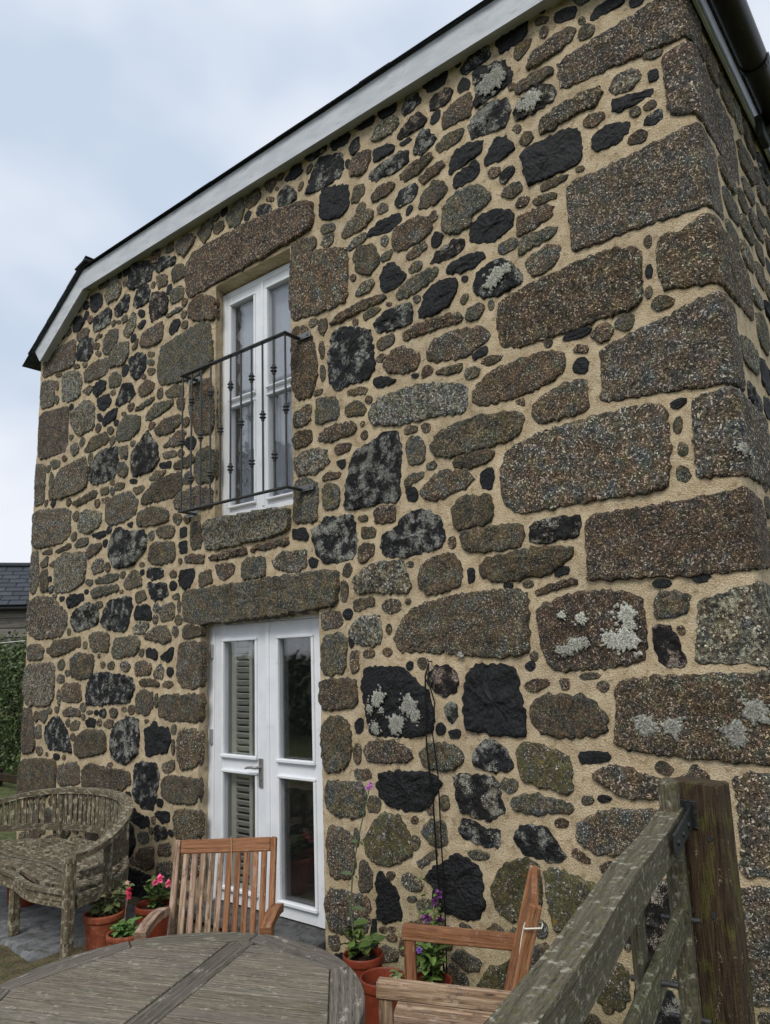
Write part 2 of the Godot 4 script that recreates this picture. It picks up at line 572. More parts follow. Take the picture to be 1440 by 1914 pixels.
func kind_look(k: String) -> Array:
	match k:
		"g": return [M.granite, Color(0.90, 0.77, 0.64)]
		"b": return [M.granite, Color(0.86, 0.68, 0.53)]
		"o": return [M.granite_fine, Color(0.95, 0.83, 0.64)]
		"p", "P": return [M.granite_fine, Color(1.0, 0.87, 0.70)]
		"q": return [M.granite_lichen, Color(0.95, 0.87, 0.74)]
		"G": return [M.coarse, Color(0.90, 0.78, 0.67)]
		"B": return [M.coarse, Color(0.84, 0.68, 0.55)]
		"m": return [M.granite_moss, Color(0.80, 0.74, 0.66)]
		"k", "K": return [M.basalt, Color(0.95, 0.97, 1.0)]
		"l": return [M.basalt_sparse, Color(0.95, 0.96, 0.97)]
		"L": return [M.basalt_heavy, Color(0.95, 0.97, 0.96)]
		"r": return [M.basalt_sparse, Color(1.0, 0.78, 0.68)]
	return [M.granite, Color(0.7, 0.65, 0.6)]

func is_dark(k: String) -> bool:
	return k in ["k", "K", "l", "L", "r"]

func stone_mesh(mb: MB, pl: PackedVector2Array, k: String, hmul := 1.0, step := 0.019, grow := 0.008) -> float:
	# round the corners once, then resample
	var q := PackedVector2Array()
	var m := pl.size()
	var cut := rng.randf_range(0.06, 0.12) if is_dark(k) else rng.randf_range(0.08, 0.17)
	for i in m:
		var a := pl[i]
		var b := pl[(i + 1) % m]
		q.append(a.lerp(b, cut))
		q.append(a.lerp(b, 1.0 - cut))
	var total := 0.0
	for i in q.size(): total += q[i].distance_to(q[(i + 1) % q.size()])
	var cnt := clampi(int(total / step), 12, 110)
	var pts := PackedVector2Array()
	var want := 0.0
	var run := 0.0
	var gap := total / cnt
	for i in q.size():
		var a := q[i]
		var b := q[(i + 1) % q.size()]
		var L := a.distance_to(b)
		while want < run + L and pts.size() < cnt:
			pts.append(a.lerp(b, (want - run) / maxf(L, 1e-6)))
			want += gap
		run += L
	cnt = pts.size()
	var ce := Vector2.ZERO
	for p in pts: ce += p
	ce /= cnt
	var rm := 0.0
	var nrm := PackedVector2Array()
	for i in cnt:
		var t := pts[(i + 1) % cnt] - pts[(i + cnt - 1) % cnt]
		nrm.append(Vector2(t.y, -t.x).normalized())
		rm += pts[i].distance_to(ce)
	rm /= cnt
	var wob := clampf(rm * 0.10, 0.0015, 0.009)
	for i in cnt:
		var w := nz_b.get_noise_2d(pts[i].x * 22.0, pts[i].y * 22.0) * wob * 2.0 + nz_b.get_noise_2d(pts[i].x * 60.0 + 50, pts[i].y * 60.0) * wob * 0.5
		pts[i] += nrm[i] * (w + grow)
	var dark := is_dark(k)
	var h := clampf(0.005 + rm * 0.09, 0.006, 0.017) * hmul * rng.randf_range(0.8, 1.3)
	if dark: h *= 1.15
	var amp := clampf(rm * 0.05, 0.001, 0.0055)
	if dark: amp *= 2.2
	var tilt := Vector2(rng.randf_range(-1, 1), rng.randf_range(-1, 1)) * (0.07 if dark else 0.03)
	var sc := minf(1.0, rm / 0.11)
	var soft := rng.randf_range(0.55, 1.25)
	var prof := [[-0.008, -0.032], [0.0, -0.004], [0.0025 * soft, h * 0.50], [0.008 * soft, h * 0.88], [0.020 * soft, h]]
	if dark: prof = [[-0.006, -0.034], [0.0, -0.004], [0.002, h * 0.55], [0.007, h * 0.9], [0.020, h]]
	var us := rng.randf_range(0.95, 1.55)
	var wash := rng.randf_range(0.0, 0.75) if not dark else 0.0
	var ang := rng.randf() * TAU
	var ca := cos(ang)
	var sa := sin(ang)
	var fold := [0.0, 0.0, 0.0, 0.0, 0.0]
	for r in range(3, -1, -1):
		fold[r] = fold[r + 1] + Vector2((prof[r + 1][0] - prof[r][0]) * sc, prof[r + 1][1] - prof[r][1]).length()
	var v0 := mb.v.size()
	var i0 := mb.ix.size()
	var rings := maxi(1, int(ceil(rm / 0.026)))
	var base_col := mb.col
	var last := PackedVector2Array()
	var freq := 1.0
	var total_rings := prof.size() + rings - 1
	for r in total_rings:
		for i in cnt:
			var p: Vector2
			var z: float
			if r < prof.size():
				p = pts[i] - nrm[i] * prof[r][0] * sc
				# never past the middle
				var dc := pts[i].distance_to(ce)
				if prof[r][0] > 0.0 and prof[r][0] * sc > dc * 0.5: p = pts[i].lerp(ce, 0.5 * prof[r][0] / 0.026)
				z = prof[r][1]
				if r == prof.size() - 1: last.append(p)
			else:
				p = ce + (last[i] - ce) * (1.0 - float(r - prof.size() + 1) / rings)
				z = h
			if r >= 2:
				var w := (0.35 if r == 2 else 0.75 if r == 3 else 1.0)
				var nn := nz_a.get_noise_2d(p.x * 9.0, p.y * 9.0) * 1.0 + nz_a.get_noise_2d(p.x * 30.0 + 90.0, p.y * 30.0) * 0.8
				if dark: nn += (nz_c.get_noise_2d(p.x * 11.0, p.y * 11.0)) * 1.3
				z += nn * amp * w + (p - ce).dot(tilt) * w
				nn = nz_a.get_noise_2d(p.x * 62.0 + 20.0, p.y * 62.0)
				z += nn * minf(rm * 0.03, 0.0022) * w
				z = maxf(z, (0.0015 if rm < 0.03 else mortar_depth(p.x, p.y) + 0.0035 * w))
			var v1 := nz_b.get_noise_2d(p.x * 4.5 + 30.0, p.y * 4.5)
			var v2 := nz_b.get_noise_2d(p.x * 13.0, p.y * 13.0 + 60.0)
			var lum := 1.0 + 0.36 * v1 + 0.30 * v2
			lum *= 1.0 + wash * smoothstep(0.08, 0.42, nz_b.get_noise_2d(p.x * 7.0 + 11.0, p.y * 7.0) + 0.35 * v2)
			mb.col = Color(clampf(base_col.r * lum * (1.0 + 0.04 * v2), 0, 1), clampf(base_col.g * lum, 0, 1), clampf(base_col.b * lum * (1.0 - 0.06 * v2 + 0.05 * v1), 0, 1))
			var t := p
			if r < prof.size(): t = pts[i] - nrm[i] * (prof[4][0] * sc - fold[r])
			mb.vert(corner(p.x, p.y, z), Vector3.ZERO, mb.uo + Vector2(t.x * ca - t.y * sa, t.x * sa + t.y * ca) * us)
	for r in total_rings - 1:
		mb.ring_strip(v0 + r * cnt, v0 + (r + 1) * cnt, cnt)
	mb.col = base_col
	var cz := maxf(h, mortar_depth(ce.x, ce.y) + 0.005)
	var ck := mb.vert(corner(ce.x, ce.y, cz), Vector3.ZERO, mb.uo + Vector2(ce.x * ca - ce.y * sa, ce.x * sa + ce.y * ca) * us)
	var lr := v0 + (total_rings - 1) * cnt
	for i in cnt: mb.tri(lr + i, lr + (i + 1) % cnt, ck)
	mb.smooth(v0, i0)
	return h

func _s(k: String, a: Array) -> void:
	var p := PackedVector2Array()
	for i in range(0, a.size(), 2): p.append(Vector2(a[i], a[i + 1]) * 0.001)
	stone_list.append([k, p])

const LICHEN := [
	[-0.942, 1.900, 0.029, 1.00, 0.026],
	[-0.840, 1.878, 0.038, 0.95, 0.026],
	[-0.602, 1.880, 0.064, 0.95, 0.026],
	[-0.585, 1.833, 0.037, 0.90, 0.026],
	[-0.694, 1.767, 0.053, 0.90, 0.026],
	[-0.613, 1.764, 0.074, 0.95, 0.026],
	[-0.654, 1.758, 0.055, 0.95, 0.026],
	[-0.881, 1.747, 0.050, 0.75, 0.026],
	[-0.927, 1.722, 0.038, 0.70, 0.026],
	[-0.836, 1.759, 0.038, 0.70, 0.026],
	[-0.972, 1.723, 0.032, 0.65, 0.026],
	[-2.212, 1.465, 0.060, 0.75, 0.026],
	[-2.275, 1.403, 0.034, 0.65, 0.026],
	[-2.181, 1.395, 0.026, 0.65, 0.026],
	[-1.974, 1.430, 0.072, 0.65, 0.026],
	[-1.926, 1.370, 0.047, 0.65, 0.026],
	[-2.069, 1.317, 0.070, 0.65, 0.026],
	[-2.237, 1.286, 0.045, 0.60, 0.026],
	[-0.562, 1.362, 0.061, 0.62, 0.026],
	[-0.437, 1.354, 0.061, 0.62, 0.026],
	[-0.072, 1.434, 0.065, 0.60, 0.026],
	[-0.159, 1.340, 0.065, 0.55, 0.026],
	[-0.878, 4.917, 0.073, 0.75, 0.026],
	[-0.938, 4.915, 0.049, 0.70, 0.026],
	[-1.159, 5.187, 0.085, 0.55, 0.026],
	[-1.102, 5.191, 0.085, 0.55, 0.026],
	[-1.177, 3.917, 0.055, 0.80, 0.026],
	[-1.223, 3.882, 0.059, 0.80, 0.026],
	[-1.122, 3.930, 0.044, 0.75, 0.026],
	[-1.584, 1.711, 0.024, 0.80, 0.026],
	[0.011, 2.611, 0.036, 0.70, 0.026],
	[0.088, 2.596, 0.024, 0.70, 0.026]]

# ------------------------------------------------------------------ the house
const DOOR := Rect2(-4.0, -0.12, 1.29, 2.15)
const WIN := Rect2(-3.83, 2.80, 0.885, 1.99)
const RECESS := -0.10

func wall_top(x: float) -> float:
	var t := minf(5.53, 5.05 + (x + 6.83) * 0.60)
	return minf(t, 5.20 + (-x) * 0.5)

func lines(a: float, b: float, step: float, fixed: Array) -> Array:
	var out := []
	var n := int(ceil((b - a) / step))
	for i in n + 1: out.append(lerpf(a, b, float(i) / n))
	for f in fixed:
		var bi := 0
		for i in out.size():
			if absf(out[i] - f) < absf(out[bi] - f): bi = i
		out[bi] = f
	return out

func mortar_depth(s: float, y: float) -> float:
	return nz_b.get_noise_2d(s * 5.0, y * 5.0) * 0.007 + nz_b.get_noise_2d(s * 22.0, y * 22.0 + 40.0) * 0.0035

func mortar_sheet(mb: MB, s0: float, s1: float, holes: Array, top: Callable, step: float) -> void:
	var fx := []
	var fy := []
	for h in holes:
		fx.append(h.position.x); fx.append(h.end.x)
		fy.append(h.position.y); fy.append(h.end.y)
	var xs := lines(s0, s1, step, fx)
	var ys := lines(-0.2, 5.6, step, fy)
	var v0 := mb.v.size()
	var i0 := mb.ix.size()
	for y in ys:
		for x in xs:
			var yy := minf(y, top.call(x))
			var n1 := nz_b.get_noise_2d(x * 1.3 + 5.0, yy * 1.3)
			var n2 := nz_b.get_noise_2d(x * 6.0, yy * 2.2 + 70.0)
			var damp := smoothstep(0.75, -0.1, yy + 0.5 * n1)
			var lum := 0.94 + 0.12 * n1 + 0.10 * n2
			mb.col = Color(minf(lum * (1.0 - 0.20 * damp), 1.0), minf(lum * (1.0 - 0.17 * damp), 1.0), minf(lum * (1.0 - 0.03 * n1) * (1.0 - 0.23 * damp), 1.0))
			mb.vert(corner(x, yy, mortar_depth(x, yy)), Vector3.ZERO, Vector2(x, yy))
	var w := xs.size()
	for j in ys.size() - 1:
		for i in w - 1:
			var mid := Vector2((xs[i] + xs[i + 1]) * 0.5, (ys[j] + ys[j + 1]) * 0.5)
			var skip := false
			for h in holes:
				if h.has_point(mid): skip = true
			if skip or ys[j] > maxf(top.call(xs[i]), top.call(xs[i + 1])): continue
			var a := v0 + j * w + i
			mb.tri(a, a + 1, a + w + 1)
			mb.tri(a, a + w + 1, a + w)
	mb.smooth(v0, i0)

func reveal(mb: MB, r: Rect2, back: Rect2, floor_too: bool) -> void:
	# the plastered sides of an opening, from the wall face to the frame
	var f0 := Vector3(r.position.x, r.position.y, 0.004)
	var f1 := Vector3(r.end.x, r.position.y, 0.004)
	var f2 := Vector3(r.end.x, r.end.y, 0.004)
	var f3 := Vector3(r.position.x, r.end.y, 0.004)
	var z := RECESS - 0.10
	var b0 := Vector3(back.position.x, back.position.y, z)
	var b1 := Vector3(back.end.x, back.position.y, z)
	var b2 := Vector3(back.end.x, back.end.y, z)
	var b3 := Vector3(back.position.x, back.end.y, z)
	var sides := [[f0, f3, b3, b0, Vector3.RIGHT], [f1, f2, b2, b1, Vector3.LEFT], [f3, f2, b2, b3, Vector3.DOWN]]
	if floor_too: sides.append([f0, f1, b1, b0, Vector3.UP])
	for q in sides:
		var nu := 60
		var nv := 6
		var v0 := mb.v.size()
		var i0 := mb.ix.size()
		for j in nv + 1:
			for i in nu + 1:
				var t := float(i) / nu
				var u := float(j) / nv
				var p: Vector3 = q[0].lerp(q[1], t).lerp(q[3].lerp(q[2], t), u)
				var wgt := 1.0 if j > 0 else 0.3
				p += q[4] * (nz_b.get_noise_3d(p.x * 9.0, p.y * 9.0, p.z * 9.0) * 0.012 * wgt)
				mb.vert(p, Vector3.ZERO, Vector2(p.x + p.z, p.y + p.z * 0.7))
		var flip: bool = (q[1] - q[0]).cross(q[3] - q[0]).dot(q[4]) < 0
		for j in nv:
			for i in nu:
				var a := v0 + j * (nu + 1) + i
				var b := a + nu + 1
				if flip:
					mb.tri(a, b + 1, a + 1); mb.tri(a, b, b + 1)
				else:
					mb.tri(a, a + 1, b + 1); mb.tri(a, b + 1, b)
		mb.smooth(v0, i0)

func build_house() -> void:
	var house := thing("stone_house", "two storey rubble stone house with pale mortar, white french doors and balcony window", "house", Vector3(-3.4, GROUND, 0))
	var mb := MB.new()
	mortar_sheet(mb, -6.83, 0.0, [DOOR, WIN], wall_top, 0.034)
	reveal(mb, DOOR, Rect2(-4.035, -0.12, 1.36, 2.145), false)
	reveal(mb, WIN, Rect2(-3.90, 2.80, 1.0, 1.955), true)
	gable = put(house, "gable_wall", mb, M.mortar)
	# stones, the largest three hundred one by one
	stone_list.sort_custom(func(a, b): return area(a[1]) > area(b[1]))
	var rest := {}
	for i in stone_list.size():
		var k: String = stone_list[i][0]
		var look := kind_look(k)
		var sm: MB = mbx() if i < 286 else (rest[look[0]] if rest.has(look[0]) else mbx())
		sm.col = tint(look[1], 0.25)
		stone_mesh(sm, stone_list[i][1], k)
		if i < 286: put(gable, "stone", sm, look[0])
		else: rest[look[0]] = sm
	var am := ArrayMesh.new()
	var kinds := rest.keys()
	for m in kinds: rest[m].add_to(am)
	var few := put_mesh(gable, "small_stones", am, null)
	for i in kinds.size(): few.set_surface_override_material(i, kinds[i])
	few.set_meta("kind", "stuff")
	# corner stones, bent round the corner
	var qd: Array = _quoin_data()
	for i in qd.size():
		var q: Array = qd[i]
		var k := "B" if i in [3, 6, 8] else "G"
		if i == 7: k = "q"
		var look := kind_look(k)
		var ret: float = q[6]
		var p := PackedVector2Array()
		p.append(Vector2(q[0], q[1]))
		p.append(Vector2(lerpf(q[0], q[2], 0.5) + rng.randf_range(-0.012, 0.012), lerpf(q[1], q[3], 0.5)))
		p.append(Vector2(q[2], q[3]))
		p.append(Vector2(q[2] * 0.5, lerpf(q[3], q[5], 0.5) + rng.randf_range(-0.01, 0.01)))
		p.append(Vector2(0, q[5]))
		p.append(Vector2(ret * 0.97, q[5] + rng.randf_range(0, 0.03)))
		p.append(Vector2(ret, lerpf(q[4], q[5], 0.5)))
		p.append(Vector2(ret * 0.96, q[4] - rng.randf_range(0.01, 0.04)))
		p.append(Vector2(0, q[4]))
		p.append(Vector2(q[0] * 0.5, lerpf(q[1], q[4], 0.5) + rng.randf_range(-0.01, 0.01)))
		var sm := mbx()
		sm.col = tint(look[1], 0.10)
		stone_mesh(sm, p, k, 0.9)
		put(gable, "quoin_stone", sm, look[0])
	for l in _lintel_data():
		var p := PackedVector2Array()
		for i in range(0, l[2].size(), 2): p.append(Vector2(l[2][i], l[2][i + 1]) * 0.001)
		var look := kind_look(l[1])
		var sm := mbx()
		sm.col = tint(look[1], 0.05)
		stone_mesh(sm, p, l[1], 1.35)
		put(gable, l[0], sm, look[0])
	lichen_patches()
	build_side(house)
	build_roof(house)
	build_shell(house)
	build_door(house)
	build_window(house)
	build_balcony(house)

func area(p: PackedVector2Array) -> float:
	var a := 0.0
	for i in p.size(): a += p[i].cross(p[(i + 1) % p.size()])
	return absf(a) * 0.5

func lichen_patches() -> void:
	# crusts of grey lichen that stand out on single stones: x, y, radius, ring
	for e in LICHEN:
		var sm := mbx()
		var crumbs := 9
		for c in crumbs + 1:
			var cx: float = e[0]
			var cy: float = e[1]
			var rad: float = e[2] * 0.80
			if c > 0:
				var a := rng.randf() * TAU
				var dd: float = e[2] * rng.randf_range(0.75, 1.35)
				cx += cos(a) * dd
				cy += sin(a) * dd
				rad = e[2] * rng.randf_range(0.07, 0.2)
			var v0 := sm.v.size()
			var i0 := sm.ix.size()
			var rings := 5 if c == 0 else 2
			var seg := 46 if c == 0 else 9
			var ph := rng.randf() * 50.0
			var k: float = e[3]
			for r in rings + 1:
				var f := 1.0 - float(r) / rings
				var tone: float = k * (0.72 if r == 0 else 0.98 if f > 0.55 else 0.80)
				sm.col = Color(tone, tone, tone * 0.97)
				for i in seg:
					var a := TAU * i / seg
					var rr: float = rad * f * (1.0 + 0.50 * nz_b.get_noise_2d(cos(a) * 1.6 + ph, sin(a) * 1.6) + 0.30 * nz_b.get_noise_2d(cos(a) * 4.0 + ph, sin(a) * 4.0))
					var p := Vector2(cx + cos(a) * rr, cy + sin(a) * rr)
					var z: float = e[4] + (-0.003 if r == 0 else 0.0025) + nz_b.get_noise_2d(p.x * 110.0, p.y * 110.0) * 0.003
					sm.vert(corner(p.x, p.y, z), Vector3.ZERO, p)
			for r in rings: sm.ring_strip(v0 + r * seg, v0 + (r + 1) * seg, seg)
			sm.smooth(v0, i0)
		put(gable, "lichen_patch", sm, M.lichen).set_meta("kind", "stuff")

func build_side(house: Node3D) -> void:
	var mb := MB.new()
	mortar_sheet(mb, 0.0, 5.2, [], func(_x): return 5.2, 0.05)
	var side := put(house, "side_wall", mb, M.mortar)
	# rubble in rough courses behind the corner stones
	var qd: Array = _quoin_data()
	var y := -0.15
	var rest := {}
	var made := 0
	var all := []
	while y < 5.12:
		var hh := rng.randf_range(0.13, 0.30)
		var z := 0.3
		for q in qd:
			if y + hh * 0.5 < q[4] + 0.02 and y + hh * 0.5 > q[5] - 0.02: z = q[6]
		z += rng.randf_range(0.035, 0.06)
		while z < 5.1:
			var w := rng.randf_range(0.14, 0.46)
			if rng.randf() < 0.25 and hh > 0.18:
				all.append([z, y, w * 0.6, hh * 0.46]); all.append([z + 0.01, y + hh * 0.54, w * 0.6, hh * 0.44])
				z += w * 0.6 + rng.randf_range(0.02, 0.045)
				continue
			all.append([z, y + rng.randf_range(0, 0.03), w, hh * rng.randf_range(0.8, 0.98)])
			z += w + rng.randf_range(0.02, 0.05)
		y += hh + 0.03
	for s in all:
		var p := PackedVector2Array()
		var n := 9
		for i in n:
			var a := TAU * i / n
			var ex := pow(absf(cos(a)), 0.55) * signf(cos(a))
			var ey := pow(absf(sin(a)), 0.55) * signf(sin(a))
			p.append(Vector2(s[0] + s[2] * (0.5 + 0.5 * ex * rng.randf_range(0.82, 1.0)), s[1] + s[3] * (0.5 + 0.5 * ey * rng.randf_range(0.82, 1.0))))
		var k: String = ["g", "g", "o", "b", "k", "l", "q", "p"][rng.randi() % 8]
		if s[3] > 0.22 and k in ["k", "l"]: k = "G"
		var look := kind_look(k)
		var own: bool = s[0] < 1.5 and s[2] * s[3] > 0.03 and made < 60
		var sm: MB = mbx() if own else (rest[look[0]] if rest.has(look[0]) else mbx())
		sm.col = tint(look[1], 0.15)
		stone_mesh(sm, p, k, 1.0, 0.035)
		if own:
			made += 1
			put(side, "side_stone", sm, look[0])
		else: rest[look[0]] = sm
	var am := ArrayMesh.new()
	var kinds := rest.keys()
	for m in kinds: rest[m].add_to(am)
	var few := put_mesh(side, "far_stones", am, null)
	for i in kinds.size(): few.set_surface_override_material(i, kinds[i])
	few.set_meta("kind", "stuff")

# eave and verge lines, at the front of the white boards
const ZF := 0.10
const KL := Vector2(-5.83, 5.44)
const KR := Vector2(-0.62, 5.44)
const EL := Vector2(-6.66, 4.905)
const ER := Vector2(0.20, 5.13)
const BOARD := 0.208

func build_roof(house: Node3D) -> void:
	# three sheets of boarding, then the slates along the edges that the eye meets
	var mb := MB.new()
	var ridge_y := 7.1
	var t := BOARD + 0.005
	var a := Vector3(-6.98, 4.905 + t - 0.19, 0.14)
	var k0 := Vector3(KL.x - 0.03, KL.y + t, 0.14)
	var k1 := Vector3(KR.x + 0.03, KR.y + t, 0.14)
	var b := Vector3(0.15, ER.y + t + 0.01, 0.14)
	var ridge0 := Vector3(-3.3, ridge_y, -2.2)
	var ridge1 := Vector3(-3.3, ridge_y, -7.6)
	var ab := Vector3(a.x, a.y, -7.6)
	var bb := Vector3(b.x, b.y, -7.6)
	mb.poly([k0, k1, ridge0], [Vector2(k0.x, 0), Vector2(k1.x, 0), Vector2(-3.3, 3)], Vector3(0, 1, 1))
	mb.poly([a, k0, ridge0, ridge1, ab], [Vector2(0, 0), Vector2(0, 1), Vector2(2, 3), Vector2(7, 3), Vector2(7, 0)], Vector3(-1, 1, 0))
	mb.poly([b, k1, ridge0, ridge1, bb], [Vector2(0, 0), Vector2(0, 1), Vector2(2, 3), Vector2(7, 3), Vector2(7, 0)], Vector3(1, 1, 0))
	var roof := put(house, "roof", mb, M.slate)
	# slates: hip eave, each lapped and a little out of line
	var x := -5.93
	while x < -0.5:
		var w := rng.randf_range(0.25, 0.29)
		var sm := mbx()
		sm.col = tint(Color(0.85, 0.86, 0.88), 0.15)
		var lift := rng.randf_range(0.0, 0.010)
		for lay in 2:
			var zz := ZF + 0.026 + rng.randf_range(-0.008, 0.008) - lay * 0.012
			var yy := KL.y + BOARD + 0.008 + lift + lay * 0.010
			sm.beam(Vector3(x + w * 0.5 + lay * 0.1, yy, zz), Vector3(x + w * 0.5 + lay * 0.1, yy + 0.20, zz - 0.24), w - 0.004, 0.007, 0.002)
		put(roof, "slate", sm, M.slate)
		x += w
	# slates on the two verges
	for side in 2:
		var p0 := EL if side == 0 else ER
		var p1 := KL if side == 0 else KR
		var dir := (p1 - p0).normalized()
		var nrm := Vector2(-dir.y, dir.x) if side == 0 else Vector2(dir.y, -dir.x)
		var L := p0.distance_to(p1)
		var s := -0.09
		while s < L - 0.05:
			var sm := mbx()
			sm.col = tint(Color(0.85, 0.86, 0.88), 0.15)
			var c0 := p0 + dir * s + nrm * 0.207
			var c1 := p0 + dir * (s + 0.42) + nrm * 0.194
			sm.beam(Vector3(c0.x, c0.y, ZF - 0.09), Vector3(c1.x, c1.y, ZF - 0.09), 0.27, 0.010, 0.002)
			put(roof, "slate", sm, M.slate)
			s += 0.23
	# little lead and moss cap at the left kink
	var cap := mbx()
	cap.col = Color(0.9, 0.9, 0.78)
	cap.beam(Vector3(-5.90, 5.655, ZF + 0.0), Vector3(-5.70, 5.700, ZF + 0.0), 0.12, 0.022, 0.010)
	put(roof, "hip_cap", cap, M.slate)
	# white boards
	var fb := mbx()
	board(fb, [KL, KR, KR + Vector2(0, BOARD), KL + Vector2(0, BOARD)])
	put(house, "fascia_board", fb, M.fascia_paint)
	var vl := mbx()
	var dl := (KL - EL).normalized()
	var nl := Vector2(-dl.y, dl.x)
	board(vl, [EL, KL - Vector2(0.002, 0), KL + Vector2(-0.002, BOARD), EL + nl * 0.190 + dl * -0.02])
	put(house, "barge_board", vl, M.fascia_paint)
	var vr := mbx()
	board(vr, [KR + Vector2(0.002, 0), ER, ER + Vector2(0, BOARD), KR + Vector2(0.002, BOARD)])
	put(house, "barge_board", vr, M.fascia_paint)
	# soffit strips behind the boards
	var so := mbx()
	so.col = Color(0.75, 0.76, 0.76)
	so.box(Transform3D(Basis(), Vector3((KL.x + KR.x) * 0.5, KL.y + 0.035, 0.0)), Vector3(KR.x - KL.x, 0.018, 0.155), 0.001)
	var ml := (KL + EL) * 0.5 + nl * 0.035
	so.box(Transform3D(Basis(Vector3(0, 0, 1), atan2(dl.y, dl.x)), Vector3(ml.x, ml.y, 0.0)), Vector3(KL.distance_to(EL), 0.018, 0.155), 0.001)
	put(house, "soffit", so, M.paint)
	# left eave end: dark slate corner and short box end
	var le := mbx()
	le.beam(Vector3(-6.92, 4.97, ZF - 0.3), Vector3(-6.92, 4.97, -5.0), 0.07, 0.07, 0.02)
	put(house, "left_gutter", le, M.gutter)
	# right-hand eave: board, half round gutter, brackets, outlet
	var rb := mbx()
	rb.box(Transform3D(Basis(), Vector3(0.034, 5.20, -2.6)), Vector3(0.018, 0.20, 5.3), 0.002)
	put(house, "eave_board", rb, M.fascia_paint)
	var sb := mbx()
	sb.box(Transform3D(Basis(), Vector3(0.08, 5.315, -2.6)), Vector3(0.12, 0.02, 5.3), 0.002)
	put(house, "eave_soffit", sb, M.slate)
	var gm := mbx()
	var gy := 5.20
	var gx := 0.158
	var prof := []
	for i in 15:
		var an := PI + PI * i / 14.0
		prof.append(Vector2(gx + cos(an) * 0.076, gy + sin(an) * 0.076))
	for i in 15:
		var an := TAU - PI * i / 14.0
		prof.append(Vector2(gx + cos(an) * 0.071, gy + sin(an) * 0.071))
	var v0 := gm.v.size()
	for zi in 2:
		for p in prof: gm.vert(Vector3(p.x, p.y, 0.16 if zi == 0 else -5.2), Vector3.ZERO, Vector2(p.x * 4, zi * 6.0))
	for i in prof.size():
		var j := (i + 1) % prof.size()
		gm.tri(v0 + i, v0 + prof.size() + i, v0 + prof.size() + j)
		gm.tri(v0 + i, v0 + prof.size() + j, v0 + j)
	gm.smooth(v0, 0)
	var gutter := put(house, "gutter", gm, M.gutter)
	for zz in [-0.92, -2.3]:
		var un := mbx()
		var pr := []
		for i in 13:
			var an := PI + PI * i / 12.0
			pr.append(Vector3(gx + cos(an) * 0.081, gy + sin(an) * 0.081, zz))
		for i in 12: un.beam(pr[i], pr[i + 1], 0.05, 0.008, 0.001, Vector3(gx, gy, zz) - pr[i])
		put(gutter, "gutter_union", un, M.black_plastic)
	var br := mbx()
	br.box(Transform3D(Basis(), Vector3(0.065, 5.10, -1.50)), Vector3(0.05, 0.16, 0.18), 0.008)
	br.box(Transform3D(Basis(Vector3(0, 0, 1), 0.5), Vector3(0.13, 5.11, -1.50)), Vector3(0.12, 0.03, 0.05), 0.006)
	put(gutter, "bracket", br, M.iron)
	var dp := mbx()
	dp.tube([Vector3(0.135, 5.15, -1.85), Vector3(0.135, 5.02, -1.85), Vector3(0.11, 4.93, -1.85), Vector3(0.08, 4.84, -1.85), Vector3(0.075, 4.7, -1.85), Vector3(0.075, -0.1, -1.85)], 0.038, 14)
	put(house, "downpipe", dp, M.black_plastic)

func board(mb: MB, q: Array) -> void:
	# a board with the outline q in the front plane and some thickness behind
	var f := []
	var b := []
	for p in q:
		f.append(Vector3(p.x, p.y, ZF))
		b.append(Vector3(p.x, p.y, ZF - 0.024))
	var ts := []
	for p in q: ts.append(mb.uo + p)
	mb.poly(f, ts, Vector3.BACK)
	mb.poly(b, ts, Vector3.FORWARD)
	var mid: Vector3 = (f[0] + f[1] + f[2] + f[3]) * 0.25
	for i in 4:
		var j := (i + 1) % 4
		mb.poly([f[i], f[j], b[j], b[i]], [ts[i], ts[j], ts[j] + Vector2(0, 0.02), ts[i] + Vector2(0, 0.02)], (f[i] + f[j]) * 0.5 - mid)

func build_shell(house: Node3D) -> void:
	# the other walls, floors and ceiling, so that light comes in only by the openings
	var mb := mbx()
	mb.col = Color(0.8, 0.78, 0.74)
	var B := func(c: Vector3, s: Vector3): mb.box(Transform3D(Basis(), c), s, 0.0)
	B.call(Vector3(-6.70, 2.4, -3.9), Vector3(0.24, 5.1, 7.4))
	B.call(Vector3(-0.20, 2.5, -3.9), Vector3(0.24, 5.1, 7.4))
	B.call(Vector3(-3.45, 2.5, -7.5), Vector3(6.7, 5.1, 0.2))
	put(house, "rear_walls", mb, M.mortar)
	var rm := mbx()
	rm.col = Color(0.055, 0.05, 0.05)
	var R := func(c: Vector3, s: Vector3): rm.box(Transform3D(Basis(), c), s, 0.0)
	R.call(Vector3(-3.45, -0.06, -2.2), Vector3(6.2, 0.1, 3.9))
	R.call(Vector3(-3.45, 2.45, -2.2), Vector3(6.2, 0.2, 3.9))
	R.call(Vector3(-3.45, 4.95, -2.2), Vector3(6.2, 0.1, 3.9))
	R.call(Vector3(-3.45, 2.4, -4.2), Vector3(6.2, 5.0, 0.1))
	# inner faces of the front wall round the openings
	for z in [-0.25]:
		R.call(Vector3(-5.32, 2.4, z), Vector3(2.5, 5.0, 0.08))
		R.call(Vector3(-1.45, 2.4, z), Vector3(2.4, 5.0, 0.08))
		R.call(Vector3(-3.36, 2.42, z), Vector3(1.42, 0.74, 0.08))
	put(house, "interior", rm, M.plain)

func white(b: MB, k := 1.0) -> void:
	b.col = Color(0.96 * k, 0.97 * k, 0.985 * k)

